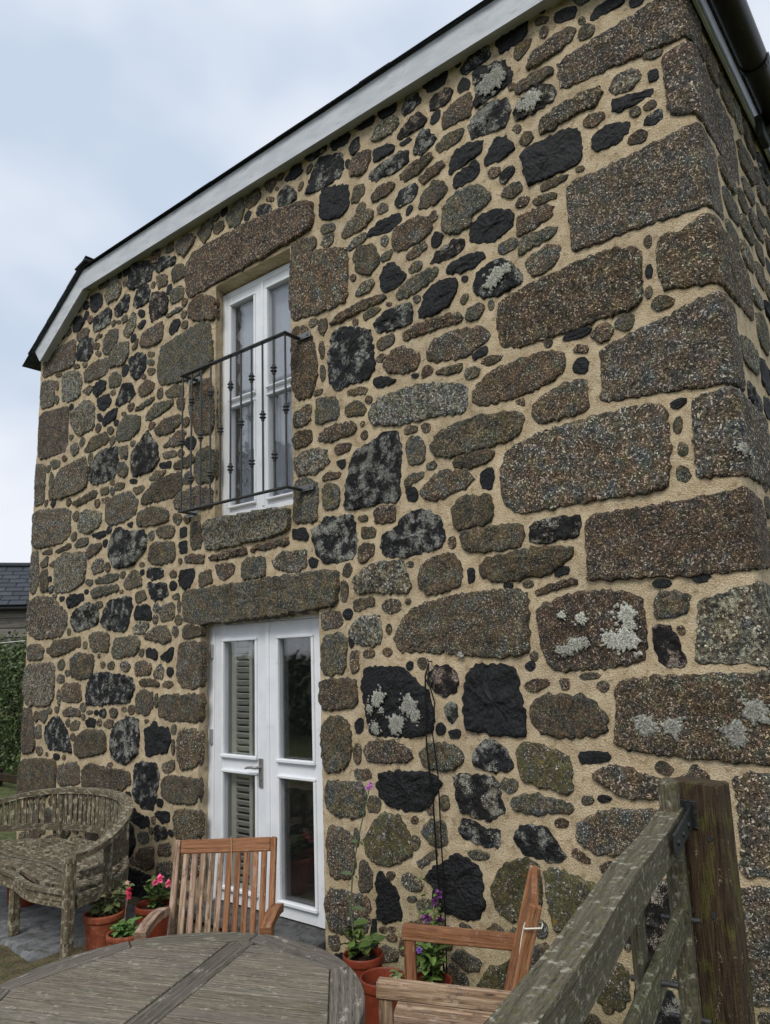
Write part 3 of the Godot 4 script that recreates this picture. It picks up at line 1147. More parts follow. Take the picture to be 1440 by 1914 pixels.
func leaf_frame(x0: float, x1: float, y0: float, y1: float, z: float, mid0: float, mid1: float, stile: float, top: float, bottom: float) -> MB:
	# a glazed door or casement leaf, front face at z
	var b := mbx()
	white(b, rng.randf_range(0.96, 1.0))
	var d := 0.05
	var zc := z - d * 0.5
	b.box(Transform3D(Basis(), Vector3(x0 + stile * 0.5, (y0 + y1) * 0.5, zc)), Vector3(stile, y1 - y0, d), 0.004)
	b.box(Transform3D(Basis(), Vector3(x1 - stile * 0.5, (y0 + y1) * 0.5, zc)), Vector3(stile, y1 - y0, d), 0.004)
	var xa := x0 + stile - 0.002
	var xb := x1 - stile + 0.002
	var xm := (xa + xb) * 0.5
	for r in [[y1 - top, y1], [mid0, mid1], [y0, y0 + bottom]]:
		b.box(Transform3D(Basis(), Vector3(xm, (r[0] + r[1]) * 0.5, zc - 0.002)), Vector3(xb - xa, r[1] - r[0] - 0.002, d - 0.002), 0.003)
	return b

func bead(b: MB, x0: float, x1: float, y0: float, y1: float, z: float, w := 0.022) -> void:
	# glazing moulding round a pane, standing proud of the leaf
	white(b)
	var zc := z + 0.0055
	b.box(Transform3D(Basis(), Vector3((x0 + x1) * 0.5, y1 - w * 0.5, zc)), Vector3(x1 - x0, w, 0.028), 0.005)
	b.box(Transform3D(Basis(), Vector3((x0 + x1) * 0.5, y0 + w * 0.5, zc + 0.004)), Vector3(x1 - x0, w * 1.25, 0.036), 0.006)
	b.box(Transform3D(Basis(), Vector3(x0 + w * 0.5, (y0 + y1) * 0.5, zc - 0.001)), Vector3(w, y1 - y0 - 2.2 * w, 0.026), 0.005)
	b.box(Transform3D(Basis(), Vector3(x1 - w * 0.5, (y0 + y1) * 0.5, zc - 0.001)), Vector3(w, y1 - y0 - 2.2 * w, 0.026), 0.005)

func pane(parent: Node, x0: float, x1: float, y0: float, y1: float, z: float) -> void:
	# sealed double glazing: two sheets
	for d in [0.0, 0.016]:
		var g := MB.new()
		g.box(Transform3D(Basis(), Vector3((x0 + x1) * 0.5, (y0 + y1) * 0.5, z - d)), Vector3(x1 - x0, y1 - y0, 0.004), 0.0)
		put(parent, "pane", g, M.glass)

func build_door(house: Node3D) -> void:
	var z := RECESS
	var f := mbx()
	white(f)
	f.box(Transform3D(Basis(), Vector3(-3.995, 1.0, z - 0.045)), Vector3(0.075, 2.06, 0.09), 0.004)
	f.box(Transform3D(Basis(), Vector3(-2.725, 1.0, z - 0.045)), Vector3(0.085, 2.06, 0.09), 0.004)
	f.box(Transform3D(Basis(), Vector3(-3.36, 2.022, z - 0.047)), Vector3(1.2, 0.05, 0.085), 0.004)
	var door := put(house, "french_door", f, M.paint)
	var th := mbx()
	th.col = Color(0.55, 0.55, 0.52)
	th.box(Transform3D(Basis(), Vector3(-3.36, -0.035, z + 0.06)), Vector3(1.28, 0.06, 0.34), 0.01)
	put(door, "threshold", th, M.concrete)
	var leaves := [[-3.957, -3.366], [-3.360, -2.768]]
	for i in 2:
		var x0: float = leaves[i][0]
		var x1: float = leaves[i][1]
		var zz := z - 0.012
		var b := leaf_frame(x0, x1, 0.005, 1.995, zz, 0.915, 1.025, 0.105 if i == 0 else 0.12, 0.12, 0.10)
		if i == 1:
			b.box(Transform3D(Basis(), Vector3(x0 + 0.012, 1.0, zz + 0.004)), Vector3(0.035, 1.985, 0.02), 0.005)
		put(door, "door_leaf", b, M.paint)
		var s := 0.105 if i == 0 else 0.12
		for r in [[1.025, 1.875], [0.105, 0.915]]:
			var m := mbx()
			bead(m, x0 + s - 0.012, x1 - s + 0.012, r[0] - 0.012, r[1] + 0.012, zz)
			put(door, "glazing_bead", m, M.paint)
			pane(door, x0 + s - 0.004, x1 - s + 0.004, r[0] - 0.004, r[1] + 0.004, zz - 0.02)
	# lever handle on a backplate
	var h := mbx()
	h.col = Color(0.8, 0.78, 0.74)
	h.box(Transform3D(Basis(), Vector3(-3.425, 0.925, z - 0.006)), Vector3(0.042, 0.20, 0.012), 0.003)
	h.tube([Vector3(-3.425, 0.965, z), Vector3(-3.425, 0.965, z + 0.042), Vector3(-3.43, 0.966, z + 0.05), Vector3(-3.46, 0.968, z + 0.053), Vector3(-3.50, 0.965, z + 0.052), Vector3(-3.535, 0.957, z + 0.046)], [0.010, 0.010, 0.010, 0.009, 0.008, 0.006], 10)
	h.tube([Vector3(-3.425, 0.885, z), Vector3(-3.425, 0.885, z + 0.006)], 0.008, 10)
	put(door, "handle", h, M.galvanised)
	for hy in [1.80, 1.16, 0.2]:
		var hg := mbx()
		hg.tube([Vector3(-3.972, hy - 0.055, z + 0.008), Vector3(-3.972, hy + 0.05, z + 0.008)], 0.014, 10)
		hg.box(Transform3D(Basis(), Vector3(-3.985, hy, z + 0.002)), Vector3(0.02, 0.095, 0.006), 0.001)
		put(door, "hinge", hg, M.galvanised)
	# louvred shutter folded back behind the left leaf
	var sh := mbx()
	sh.col = Color(0.40, 0.41, 0.37)
	for q in [[-3.635, 0.035], [-3.825, 0.05], [-3.90, 0.05], [-3.965, 0.045]]:
		sh.box(Transform3D(Basis(), Vector3(q[0], 1.0, -0.205)), Vector3(q[1], 1.94, 0.026), 0.003)
	sh.box(Transform3D(Basis(), Vector3(-3.72, 1.93, -0.205)), Vector3(0.17, 0.09, 0.024), 0.003)
	sh.box(Transform3D(Basis(), Vector3(-3.72, 0.06, -0.205)), Vector3(0.17, 0.11, 0.024), 0.003)
	sh.box(Transform3D(Basis(), Vector3(-3.86, 1.0, -0.212)), Vector3(0.07, 1.9, 0.008), 0.001)
	var shutter := put(house, "shutter", sh, M.plain)
	for i in 36:
		var sl := mbx()
		sl.col = Color(0.46, 0.47, 0.42)
		sl.box(Transform3D(Basis(Vector3.RIGHT, 0.62), Vector3(-3.725, 0.145 + i * 0.0485, -0.205)), Vector3(0.145, 0.046, 0.006), 0.002)
		put(shutter, "louvre", sl, M.plain)

func curtain(parent: Node, called: String, x0: float, x1: float, y0: float, y1: float, z: float, folds: float, scallop: float, c: Color) -> void:
	var b := mbx()
	b.col = c
	var nu := int((x1 - x0) / 0.006)
	var nv := 70
	for j in nv + 1:
		var y := lerpf(y0, y1, float(j) / nv)
		for i in nu + 1:
			var u := float(i) / nu
			var e := x0
			if scallop > 0.0: e = x0 + scallop * (0.5 + 0.5 * sin(y * 34.0)) + nz_b.get_noise_2d(y * 20.0, 3.0) * scallop
			var x := lerpf(e, x1, u)
			var zz := z + sin(x * folds + nz_b.get_noise_2d(x * 12.0, y * 0.8) * 2.5) * 0.014 * smoothstep(4.3, 3.5, y) + nz_b.get_noise_2d(x * 8.0, y * 2.0) * 0.01
			b.vert(Vector3(x, y, zz), Vector3.ZERO, Vector2(x, y))
	for j in nv:
		for i in nu:
			var a := j * (nu + 1) + i
			b.tri(a, a + 1, a + nu + 2)
			b.tri(a, a + nu + 2, a + nu + 1)
	b.smooth(0, 0)
	put(parent, called, b, M.cloth)

func build_window(house: Node3D) -> void:
	var z := RECESS
	var f := mbx()
	white(f)
	var x0 := -3.885
	var x1 := -2.90
	f.box(Transform3D(Basis(), Vector3(x0 + 0.025, 3.79, z - 0.04)), Vector3(0.05, 1.93, 0.08), 0.004)
	f.box(Transform3D(Basis(), Vector3(x1 - 0.025, 3.79, z - 0.04)), Vector3(0.05, 1.93, 0.08), 0.004)
	f.box(Transform3D(Basis(), Vector3((x0 + x1) * 0.5, 4.738, z - 0.042)), Vector3(x1 - x0 - 0.1, 0.05, 0.075), 0.004)
	f.box(Transform3D(Basis(), Vector3((x0 + x1) * 0.5, 2.845, z - 0.042)), Vector3(x1 - x0 - 0.1, 0.04, 0.075), 0.004)
	var win := put(house, "balcony_window", f, M.paint)
	var leaves := [[x0 + 0.045, -3.398], [-3.392, x1 - 0.045]]
	for i in 2:
		var a: float = leaves[i][0]
		var b: float = leaves[i][1]
		var zz := z - 0.008
		var st := 0.072
		var lf := leaf_frame(a, b, 2.862, 4.722, zz, 3.735, 3.80, st, 0.088, 0.05)
		if i == 1: lf.box(Transform3D(Basis(), Vector3(a + 0.012, 3.79, zz + 0.003)), Vector3(0.03, 1.85, 0.016), 0.005)
		put(win, "casement", lf, M.paint)
		for r in [[3.80, 4.634], [2.912, 3.735]]:
			var m := mbx()
			bead(m, a + st - 0.01, b - st + 0.01, r[0] - 0.01, r[1] + 0.01, zz, 0.016)
			put(win, "glazing_bead", m, M.paint)
			pane(win, a + st - 0.004, b - st + 0.004, r[0] - 0.004, r[1] + 0.004, zz - 0.018)
	curtain(house, "net_curtain", -3.80, -2.93, 2.87, 4.715, -0.20, 85.0, 0.045, Color(0.30, 0.335, 0.40))

func build_balcony(house: Node3D) -> void:
	var xl := -4.035
	var xr := -2.835
	var z := 0.17
	var yt := 4.012
	var yb := 2.883
	var b := mbx()
	var top_bar := b
	var b2 := mbx()
	for y in [yt, yb]:
		if y == yb: b = b2
		b.beam(Vector3(xl - 0.02, y, z), Vector3(xr + 0.02, y, z), 0.040, 0.012, 0.002)
		b.beam(Vector3(xr, y - 0.001, z - 0.02), Vector3(xr, y - 0.001, 0.03), 0.040, 0.0115, 0.002)
		b.beam(Vector3(xl, y - 0.001, z - 0.02), Vector3(xl, y - 0.001, 0.03), 0.040, 0.0115, 0.002)
	var rail := put(house, "balcony_railing", top_bar, M.iron)
	put(rail, "bottom_rail", b2, M.iron)
	for y in [yt, yb]:
		for s in [0, 1]:
			var p := mbx()
			p.col = Color(0.5, 0.5, 0.5)
			var px: float = (xr + 0.045) if s == 1 else (xl - 0.035)
			p.box(Transform3D(Basis(), Vector3(px, y + 0.004, 0.034)), Vector3(0.15, 0.046, 0.008), 0.002)
			for e in [-0.045, 0.045]:
				p.tube([Vector3(px + e, y + 0.004, 0.036), Vector3(px + e, y + 0.004, 0.045)], 0.009, 6)
			put(rail, "wall_bracket", p, M.galvanised)
	for i in 11:
		var x := lerpf(xl, xr, i / 10.0)
		var m := mbx()
		m.tube([Vector3(x, yb + 0.006, z), Vector3(x, yt - 0.006, z)], 0.0075, 10)
		var ks := [0.5] if i % 2 == 0 else [0.215, 0.785]
		for k in ks:
			var y0 := lerpf(yb, yt, k)
			m.lathe([Vector2(0.007, -0.042), Vector2(0.013, -0.036), Vector2(0.013, -0.030), Vector2(0.010, -0.026), Vector2(0.024, -0.014), Vector2(0.024, -0.010), Vector2(0.010, 0.0), Vector2(0.024, 0.010), Vector2(0.024, 0.014), Vector2(0.010, 0.026), Vector2(0.013, 0.030), Vector2(0.013, 0.036), Vector2(0.007, 0.042)], 14, Transform3D(Basis(), Vector3(x, y0, z)))
		put(rail, "baluster", m, M.iron)

# ------------------------------------------------------------------ ground and surroundings
func sheet(called: String, x0: float, x1: float, z0: float, z1: float, step: float, y: float, amp: float, m: Material, ragged := 0.0) -> void:
	var b := MB.new()
	var nx := int((x1 - x0) / step)
	var nz := int((z1 - z0) / step)
	for j in nz + 1:
		for i in nx + 1:
			var x := lerpf(x0, x1, float(i) / nx)
			var zz := lerpf(z0, z1, float(j) / nz)
			var yy := y + nz_b.get_noise_2d(x * 3.0, zz * 3.0) * amp + nz_b.get_noise_2d(x * 14.0, zz * 14.0) * amp * 0.5
			if ragged > 0.0 and (i == 0 or j == 0 or i == nx or j == nz):
				x += nz_b.get_noise_2d(x * 5.0 + 7.0, zz * 5.0) * ragged
				zz += nz_b.get_noise_2d(x * 5.0, zz * 5.0 + 7.0) * ragged
				yy = y - 0.06
			b.vert(Vector3(x, yy, zz), Vector3.ZERO, Vector2(x, zz))
	for j in nz:
		for i in nx:
			var a := j * (nx + 1) + i
			b.tri(a, a + nx + 2, a + 1)
			b.tri(a, a + nx + 1, a + nx + 2)
	b.smooth(0, 0)
	var o := put(self, called, b, m)
	o.set_meta("kind", "structure")
	o.set_meta("label", {"ground": "green grass ground round the house", "yard": "bare mossy earth yard before the stone house", "paving_slab": "grey concrete slab under the curved bench"}.get(called, called))

func leaf_mesh(len: float, wid: float, bend: float) -> MB:
	var b := MB.new()
	var n := 3
	for i in n + 1:
		var t := float(i) / n
		var w := wid * sin(PI * clampf(t * 0.92 + 0.06, 0, 1))
		var y := -bend * t * t
		b.vert(Vector3(-w, y + w * 0.25, t * len), Vector3.ZERO, Vector2(0, t))
		b.vert(Vector3(0, y, t * len), Vector3.ZERO, Vector2(0.5, t))
		b.vert(Vector3(w, y + w * 0.25, t * len), Vector3.ZERO, Vector2(1, t))
	for i in n:
		var a := i * 3
		b.tri(a, a + 3, a + 4); b.tri(a, a + 4, a + 1)
		b.tri(a + 1, a + 4, a + 5); b.tri(a + 1, a + 5, a + 2)
	b.smooth(0, 0)
	return b

func add_leaf(b: MB, at: Vector3, dir: Vector3, len: float, wid: float, bend: float, c: Color) -> void:
	var z := dir.normalized()
	var x := Vector3.UP.cross(z)
	if x.length() < 0.05: x = Vector3.RIGHT
	x = x.normalized().rotated(z, rng.randf_range(-0.7, 0.7))
	var y := z.cross(x)
	var bs := Basis(x, y, z)
	var l := leaf_mesh(len, wid, bend)
	var k := b.v.size()
	for i in l.v.size():
		b.v.append(at + bs * l.v[i]); b.n.append(bs * l.n[i]); b.uv.append(l.uv[i]); b.c.append(c)
	for i in l.ix: b.ix.append(k + i)

func leaf_cloud(parent: Node, spots: Array, len: float, wid: float, cols: Array) -> void:
	# spots: Transform3D; one MultiMesh of leaves
	var mm := MultiMesh.new()
	mm.transform_format = MultiMesh.TRANSFORM_3D
	mm.use_colors = true
	mm.mesh = leaf_mesh(len, wid, len * 0.25).mesh()
	mm.instance_count = spots.size()
	for i in spots.size():
		mm.set_instance_transform(i, spots[i])
		mm.set_instance_color(i, tint(cols[rng.randi() % cols.size()], 0.3))
	var o := MultiMeshInstance3D.new()
	o.multimesh = mm
	o.material_override = M.leaf
	o.name = "foliage"
	parent.add_child(o, true)
	o.position = -origin[parent]
	o.set_meta("kind", "stuff")

func rand_basis() -> Basis:
	return Basis(Vector3(rng.randf_range(-1, 1), rng.randf_range(-1, 1), rng.randf_range(-1, 1)).normalized(), rng.randf() * TAU)

func hedge(called: String, label: String, x0: float, x1: float, z0: float, z1: float, h: float, count: int, leaf: float, cols: Array) -> void:
	var hd := thing(called, label, "hedge", Vector3((x0 + x1) * 0.5, GROUND, (z0 + z1) * 0.5))
	var st := mbx()
	st.col = Color(0.16, 0.12, 0.08)
	var n := int((x1 - x0) / 0.5) + 1
	for i in n:
		var x := lerpf(x0 + 0.2, x1 - 0.2, float(i) / maxi(1, n - 1))
		for k in 3:
			st.tube([Vector3(x, GROUND, (z0 + z1) * 0.5), Vector3(x + rng.randf_range(-0.2, 0.2), GROUND + h * 0.4, (z0 + z1) * 0.5 + rng.randf_range(-0.3, 0.3)), Vector3(x + rng.randf_range(-0.3, 0.3), GROUND + h * 0.85, (z0 + z1) * 0.5 + rng.randf_range(-0.4, 0.4))], [0.03, 0.02, 0.006], 5)
	put(hd, "stems", st, M.plain)
	var spots := []
	while spots.size() < count:
		var x := rng.randf_range(x0, x1)
		var y := rng.randf()
		var z := rng.randf_range(z0, z1)
		var top := h * (0.86 + 0.22 * nz_b.get_noise_2d(x * 4.0, 9.0) + 0.10 * nz_b.get_noise_2d(x * 15.0, z * 15.0))
		var yy := GROUND + y * top
		# mostly near the surface
		var dz := minf(z - z0, z1 - z)
		var d := minf(dz, top - y * top)
		if rng.randf() > exp(-d * 3.0): continue
		z += nz_b.get_noise_2d(x * 5.0, yy * 5.0) * 0.25
		if nz_c.get_noise_3d(x * 3.0, yy * 3.0, z * 3.0) > 0.42: continue
		spots.append(Transform3D(rand_basis().scaled(Vector3.ONE * rng.randf_range(0.6, 1.25)), Vector3(x, yy, z)))
	leaf_cloud(hd, spots, leaf, leaf * 0.32, cols)

func tree(label: String, at: Vector3, h: float, r: float, count: int, leaf: float, cols: Array) -> void:
	var tr := thing("tree", label, "tree", at, "")
	var tk := mbx()
	tk.col = Color(0.16, 0.13, 0.10)
	var top := at + Vector3(0.2, h * 0.75, 0.1)
	tk.tube([at, at + Vector3(0.05, h * 0.3, 0), at + Vector3(0.1, h * 0.5, 0.05), top], [h * 0.035, h * 0.028, h * 0.02, h * 0.006], 10)
	var clumps := []
	for i in 16:
		var a := rng.randf() * TAU
		var y := rng.randf_range(0.35, 0.95)
		var rr := r * sqrt(1.0 - pow((y - 0.55) / 0.6, 2.0)) * rng.randf_range(0.3, 0.8)
		var c := at + Vector3(cos(a) * rr, h * y, sin(a) * rr)
		clumps.append([c, r * rng.randf_range(0.28, 0.5)])
		var s := at + Vector3(0.08, h * y * 0.6, 0.03)
		tk.tube([s, s.lerp(c, 0.5) + Vector3(0, 0.15, 0), c], [h * 0.012, h * 0.008, h * 0.003], 6)
	put(tr, "trunk", tk, M.plain)
	var spots := []
	for i in count:
		var c: Array = clumps[rng.randi() % clumps.size()]
		var d: Vector3 = Vector3(rng.randfn(), rng.randfn(), rng.randfn()).normalized() * c[1] * pow(rng.randf(), 0.4)
		spots.append(Transform3D(rand_basis().scaled(Vector3.ONE * rng.randf_range(0.7, 1.3)), c[0] + d))
	leaf_cloud(tr, spots, leaf, leaf * 0.35, cols)

func build_surroundings() -> void:
	sheet("ground", -150, 150, -150, 150, 6.0, GROUND - 0.012, 0.0, M.grass_ground)
	sheet("yard", -7.6, 4.0, -0.4, 5.4, 0.06, GROUND + 0.006, 0.012, M.earth, 0.10)
	sheet("paving_slab", -6.3, -4.18, 0.12, 1.12, 0.05, GROUND + 0.03, 0.003, M.concrete, 0.05)
	# timber barn beyond the hedge, built in its own axes (front wall at z = 0)
	var barn := thing("timber_barn", "grey weatherboarded barn with dark slate roof beyond the hedge", "barn", Vector3(-20.3, GROUND, -6.0), "", 1.0)
	var bw := mbx()
	bw.col = Color(0.10, 0.10, 0.10)
	bw.box(Transform3D(Basis(), Vector3(0, 1.69, -2.6)), Vector3(11.0, 3.38, 5.0), 0.0)
	var wall := put(barn, "wall", bw, M.plain)
	for i in 14:
		var y0 := 3.42 - i * 0.265
		for p in [[-5.5, -1.9], [-1.9, 1.35], [1.35, 5.5]]:
			var pl := mbx()
			pl.col = tint(Color(0.86, 0.84, 0.82), 0.22)
			pl.box(Transform3D(Basis(Vector3.RIGHT, -0.10), Vector3((p[0] + p[1]) * 0.5, y0 - 0.15, -0.055)), Vector3(p[1] - p[0] - 0.012, 0.29, 0.03), 0.004)
			put(wall, "board", pl, M.barn_board)
	var rf := mbx()
	rf.col = Color(0.25, 0.25, 0.28)
	var pitch := 0.47
	var e0 := Vector3(0, 3.44, 0.16)
	var up := Vector3(0, sin(pitch), -cos(pitch))
	var mid := e0 + up * 1.55
	rf.box(Transform3D(Basis(Vector3.RIGHT, pitch), mid), Vector3(11.4, 0.05, 3.1), 0.0)
	rf.box(Transform3D(Basis(Vector3.RIGHT, -pitch), Vector3(0, mid.y, 0.16 - 3.1 * cos(pitch) * 1.5)), Vector3(11.4, 0.05, 3.1), 0.0)
	var roof := put(barn, "roof", rf, M.slate)
	for r in 9:
		for c in 20:
			var sl := mbx()
			sl.col = tint(Color(0.80, 0.83, 0.92), 0.25)
			var x := -4.6 + c * 0.47 + (0.235 if r % 2 == 1 else 0.0)
			var p := e0 + up * (0.16 + r * 0.33) + Vector3(x, 0.05, 0)
			sl.box(Transform3D(Basis(Vector3.RIGHT, pitch - 0.06), p), Vector3(0.450, 0.024, 0.40), 0.003)
			put(roof, "slate", sl, M.slate)
	var rd := mbx()
	rd.col = Color(0.8, 0.82, 0.88)
	rd.beam(e0 + up * 3.1 + Vector3(-5.7, 0.07, 0), e0 + up * 3.1 + Vector3(5.7, 0.07, 0), 0.30, 0.14, 0.04)
	put(roof, "ridge_tile", rd, M.slate)
	var gt := mbx()
	gt.beam(Vector3(-5.7, 3.38, 0.2), Vector3(5.7, 3.38, 0.2), 0.1, 0.08, 0.02)
	put(barn, "gutter", gt, M.black_plastic)
	hedge("hedge", "bushy green hedge growing beside the left end of the house", -19.5, -11.2, -3.9, -2.6, 2.52, 44000, 0.065, [Color(0.045, 0.075, 0.02), Color(0.07, 0.11, 0.03), Color(0.13, 0.16, 0.07), Color(0.03, 0.05, 0.016)])
	var fl := thing("rail_fence", "low brown wooden rail fence at the foot of the green hedge", "fence", Vector3(-13, GROUND, -1.9))
	for i in 1:
		var rl := mbx()
		rl.col = Color(0.45, 0.42, 0.34)
		rl.beam(Vector3(-17, 0.06 + i * 0.34, -1.9), Vector3(-8.5, 0.05 + i * 0.34, -1.9), 0.04, 0.12, 0.01)
		put(fl, "rail", rl, M.post_wood)
	for x in [-16.0, -13.9, -11.6, -9.2]:
		var ps := mbx()
		ps.col = Color(0.34, 0.32, 0.26)
		ps.beam(Vector3(x, GROUND, -1.95), Vector3(x, 0.16, -1.95), 0.09, 0.09, 0.01, Vector3.BACK)
		put(fl, "fence_post", ps, M.post_wood)
	var wl := mbx()
	wl.col = Color(0.85, 0.86, 0.8)
	var wp := []
	for i in 13:
		var t := i / 12.0
		wp.append(Vector3(-6.80, 1.985, 0.03).lerp(Vector3(-11.5, 2.0, 1.2), t) - Vector3(0, sin(t * PI) * 0.05, 0))
	wl.tube(wp, 0.003, 5)
	var line := put(self, "washing_line", wl, M.plain)
	tag(line, "thin pale washing line running left from the house corner", "line")
	var pole := mbx()
	pole.col = Color(0.4, 0.4, 0.4)
	pole.tube([Vector3(-11.5, GROUND, 1.2), Vector3(-11.5, 2.05, 1.2)], 0.03, 8)
	tag(put(self, "line_pole", pole, M.galvanised), "grey steel pole at the far end of the washing line", "pole")
	# the garden that the panes mirror
	hedge("boundary_hedge", "tall dark boundary hedge across the lawn, mirrored in the door panes", -20.0, 3.0, 8.6, 10.0, 1.95, 14000, 0.16, [Color(0.018, 0.035, 0.010), Color(0.03, 0.05, 0.014), Color(0.015, 0.025, 0.009)])
	tree("dark leafy tree across the lawn, mirrored in the right door pane", Vector3(-14.6, GROUND, 9.8), 7.5, 1.9, 9000, 0.2, [Color(0.03, 0.05, 0.016), Color(0.045, 0.07, 0.02)])

# ------------------------------------------------------------------ bench
func bench_curve(t: float) -> Vector3:
	# plan of the back: 0 at the right arm, PI at the left arm
	var c := cos(t)
	var s := sin(t)
	var e := 1.16
	return Vector3(-4.90 + 1.05 * signf(c) * pow(absf(c), e), 0, 1.08 - 0.86 * pow(absf(s), 0.98))

func bench_top(t: float) -> float:
	return 0.565 + 0.145 * smoothstep(0.05, 0.95, sin(t)) + 0.01 * sin(t)

func sweep(b: MB, path: Array, w: float, h: float, inward: Callable) -> void:
	# rectangular bar along a plan curve, joints smooth
	var m := path.size()
	var pts := [Vector2(-0.5, -0.5), Vector2(0.5, -0.5), Vector2(0.5, -0.5), Vector2(0.5, 0.5), Vector2(0.5, 0.5), Vector2(-0.5, 0.5), Vector2(-0.5, 0.5), Vector2(-0.5, -0.5)]
	var nn := [Vector2(0, -1), Vector2(0, -1), Vector2(1, 0), Vector2(1, 0), Vector2(0, 1), Vector2(0, 1), Vector2(-1, 0), Vector2(-1, 0)]
	var base := b.v.size()
	var run := 0.0
	for i in m:
		var d: Vector3 = (path[mini(i + 1, m - 1)] - path[maxi(i - 1, 0)]).normalized()
		if i > 0: run += (path[i] - path[i - 1]).length()
		var side := Vector3.UP.cross(d).normalized()
		var up := d.cross(side)
		for k in 8:
			var j := 1.0 + 0.06 * nz_b.get_noise_2d(run * 8.0, k * 5.0)
			b.vert(path[i] + side * pts[k].x * w * j + up * pts[k].y * h * j, side * nn[k].x + up * nn[k].y, b.uo + Vector2(run, pts[k].x * w + pts[k].y * h + k * 0.02))
	for i in m - 1:
		for k in [0, 2, 4, 6]:
			var p: int = base + i * 8 + k
			b.tri(p, p + 1, p + 9)
			b.tri(p, p + 9, p + 8)
	for e in [0, m - 1]:
		var q := [0, 2, 4, 6].map(func(k): return b.v[base + e * 8 + k])
		var ts := [Vector2(0, 0), Vector2(w, 0), Vector2(w, h), Vector2(0, h)].map(func(t): return b.uo + t)
		b.poly(q, ts, (path[0] - path[1]) if e == 0 else (path[m - 1] - path[m - 2]))

func build_bench() -> void:
	var bench := thing("garden_bench", "weathered grey curved-back wooden garden bench covered in lichen against the stone wall", "bench", Vector3(-4.9, GROUND, 0.65))
	var W: Material = M.bench_wood
	var curve := func(t0: float, t1: float, y: Callable, inset: float, n: int) -> Array:
		var out := []
		for i in n + 1:
			var t := lerpf(t0, t1, float(i) / n)
			var p := bench_curve(t)
			p = p.lerp(Vector3(-4.90, 0, 0.75), inset)
			p.y = y.call(t)
			out.append(p)
		return out
	var no := func(_p): return Vector3.ZERO
	var tr := mbx(); tr.col = tint(Color(0.95, 0.95, 0.93), 0.05)
	sweep(tr, curve.call(-0.02, PI + 0.02, bench_top, 0.0, 48), 0.075, 0.038, no)
	put(bench, "top_rail", tr, W)
	var lr := mbx(); lr.col = tint(Color(0.85, 0.85, 0.82), 0.05)
	sweep(lr, curve.call(0.10, PI - 0.10, func(_t): return 0.435, 0.02, 44), 0.032, 0.05, no)
	put(bench, "lower_rail", lr, W)
	var ap := mbx(); ap.col = tint(Color(0.85, 0.85, 0.8), 0.05)
	sweep(ap, curve.call(0.06, PI - 0.06, func(_t): return 0.30, 0.0, 44), 0.032, 0.075, no)
	put(bench, "seat_rail", ap, W)
	var ns := 46
	for i in ns:
		var t := lerpf(0.42, PI - 0.42, float(i) / (ns - 1))
		if i % 12 == 11: continue
		var p := bench_curve(t).lerp(Vector3(-4.90, 0, 0.75), 0.02)
		var d := bench_curve(t + 0.01) - bench_curve(t - 0.01)
		d.y = 0
		var sl := mbx()
		sl.col = tint(Color(0.90, 0.90, 0.86), 0.18)
		var lean := (p - Vector3(-4.90, 0, 0.75)) * 0.03
		lean.y = 0
		var a := Vector3(p.x, 0.435, p.z)
		var c := Vector3(p.x, bench_top(t) - 0.012, p.z) + lean * 0.2
		sl.beam(a, c, 0.034, 0.014, 0.003, Vector3(-d.z, 0, d.x))
		put(bench, "back_slat", sl, W)
	# uprights
	for t in [0.36, 1.05, PI * 0.5, PI - 1.05, PI - 0.36]:
		var p := bench_curve(t).lerp(Vector3(-4.90, 0, 0.75), 0.01)
		var lg := mbx()
		lg.col = tint(Color(0.88, 0.88, 0.84), 0.1)
		lg.beam(Vector3(p.x, GROUND + (0.03 if p.z < 1.05 else 0.0), p.z), Vector3(p.x, bench_top(t) - 0.02, p.z), 0.055, 0.05, 0.005, Vector3.BACK)
		put(bench, "back_leg", lg, W)
	# front legs: the outer two carry the arms
	for q in [[-3.86, 1.07, 0.565], [-4.73, 0.985, 0.335], [-5.94, 1.07, 0.565]]:
		var lg := mbx()
		lg.col = tint(Color(0.93, 0.93, 0.88), 0.08)
		var y0 := GROUND + (0.03 if q[0] < -4.2 else 0.0)
		lg.beam(Vector3(q[0], y0, q[1]), Vector3(q[0], q[2], q[1]), 0.060, 0.060, 0.006, Vector3.BACK)
		put(bench, "front_leg", lg, W)
	# seat slats follow the wavy front edge
	for k in 12:
		var f := k / 11.0
		var sl := mbx()
		sl.col = tint(Color(0.86, 0.86, 0.82), 0.16)
		var path := []
		var z0 := lerpf(1.06, 0.31, f)
		# half width of the seat at this depth
		var hw := 1.0
		for i in 60:
			var t := PI * 0.5 * i / 59.0
			var p := bench_curve(t)
			if p.z <= z0:
				hw = p.x + 4.90 - 0.05
				break
		if k < 1: hw = 0.99
		for i in 25:
			var x := -4.90 + lerpf(-hw, hw, i / 24.0)
			var wave := 0.032 * cos((x + 4.30) / 0.88 * TAU) * (1.0 - f)
			var dip := -0.022 * sin(f * PI)
			path.append(Vector3(x, 0.352 + dip - (0.018 if k == 0 else 0.0), z0 + wave))
		sweep(sl, path, 0.043, 0.022, no)
		put(bench, "seat_slat", sl, W)
	var fa := mbx(); fa.col = tint(Color(0.95, 0.95, 0.88), 0.05)
	var fp := []
	for i in 33:
		var x := -4.90 + lerpf(-1.0, 1.0, i / 32.0)
		fp.append(Vector3(x, 0.285, 1.05 + 0.032 * cos((x + 4.30) / 0.88 * TAU)))
	sweep(fa, fp, 0.030, 0.085, no)
	put(bench, "front_apron", fa, W)

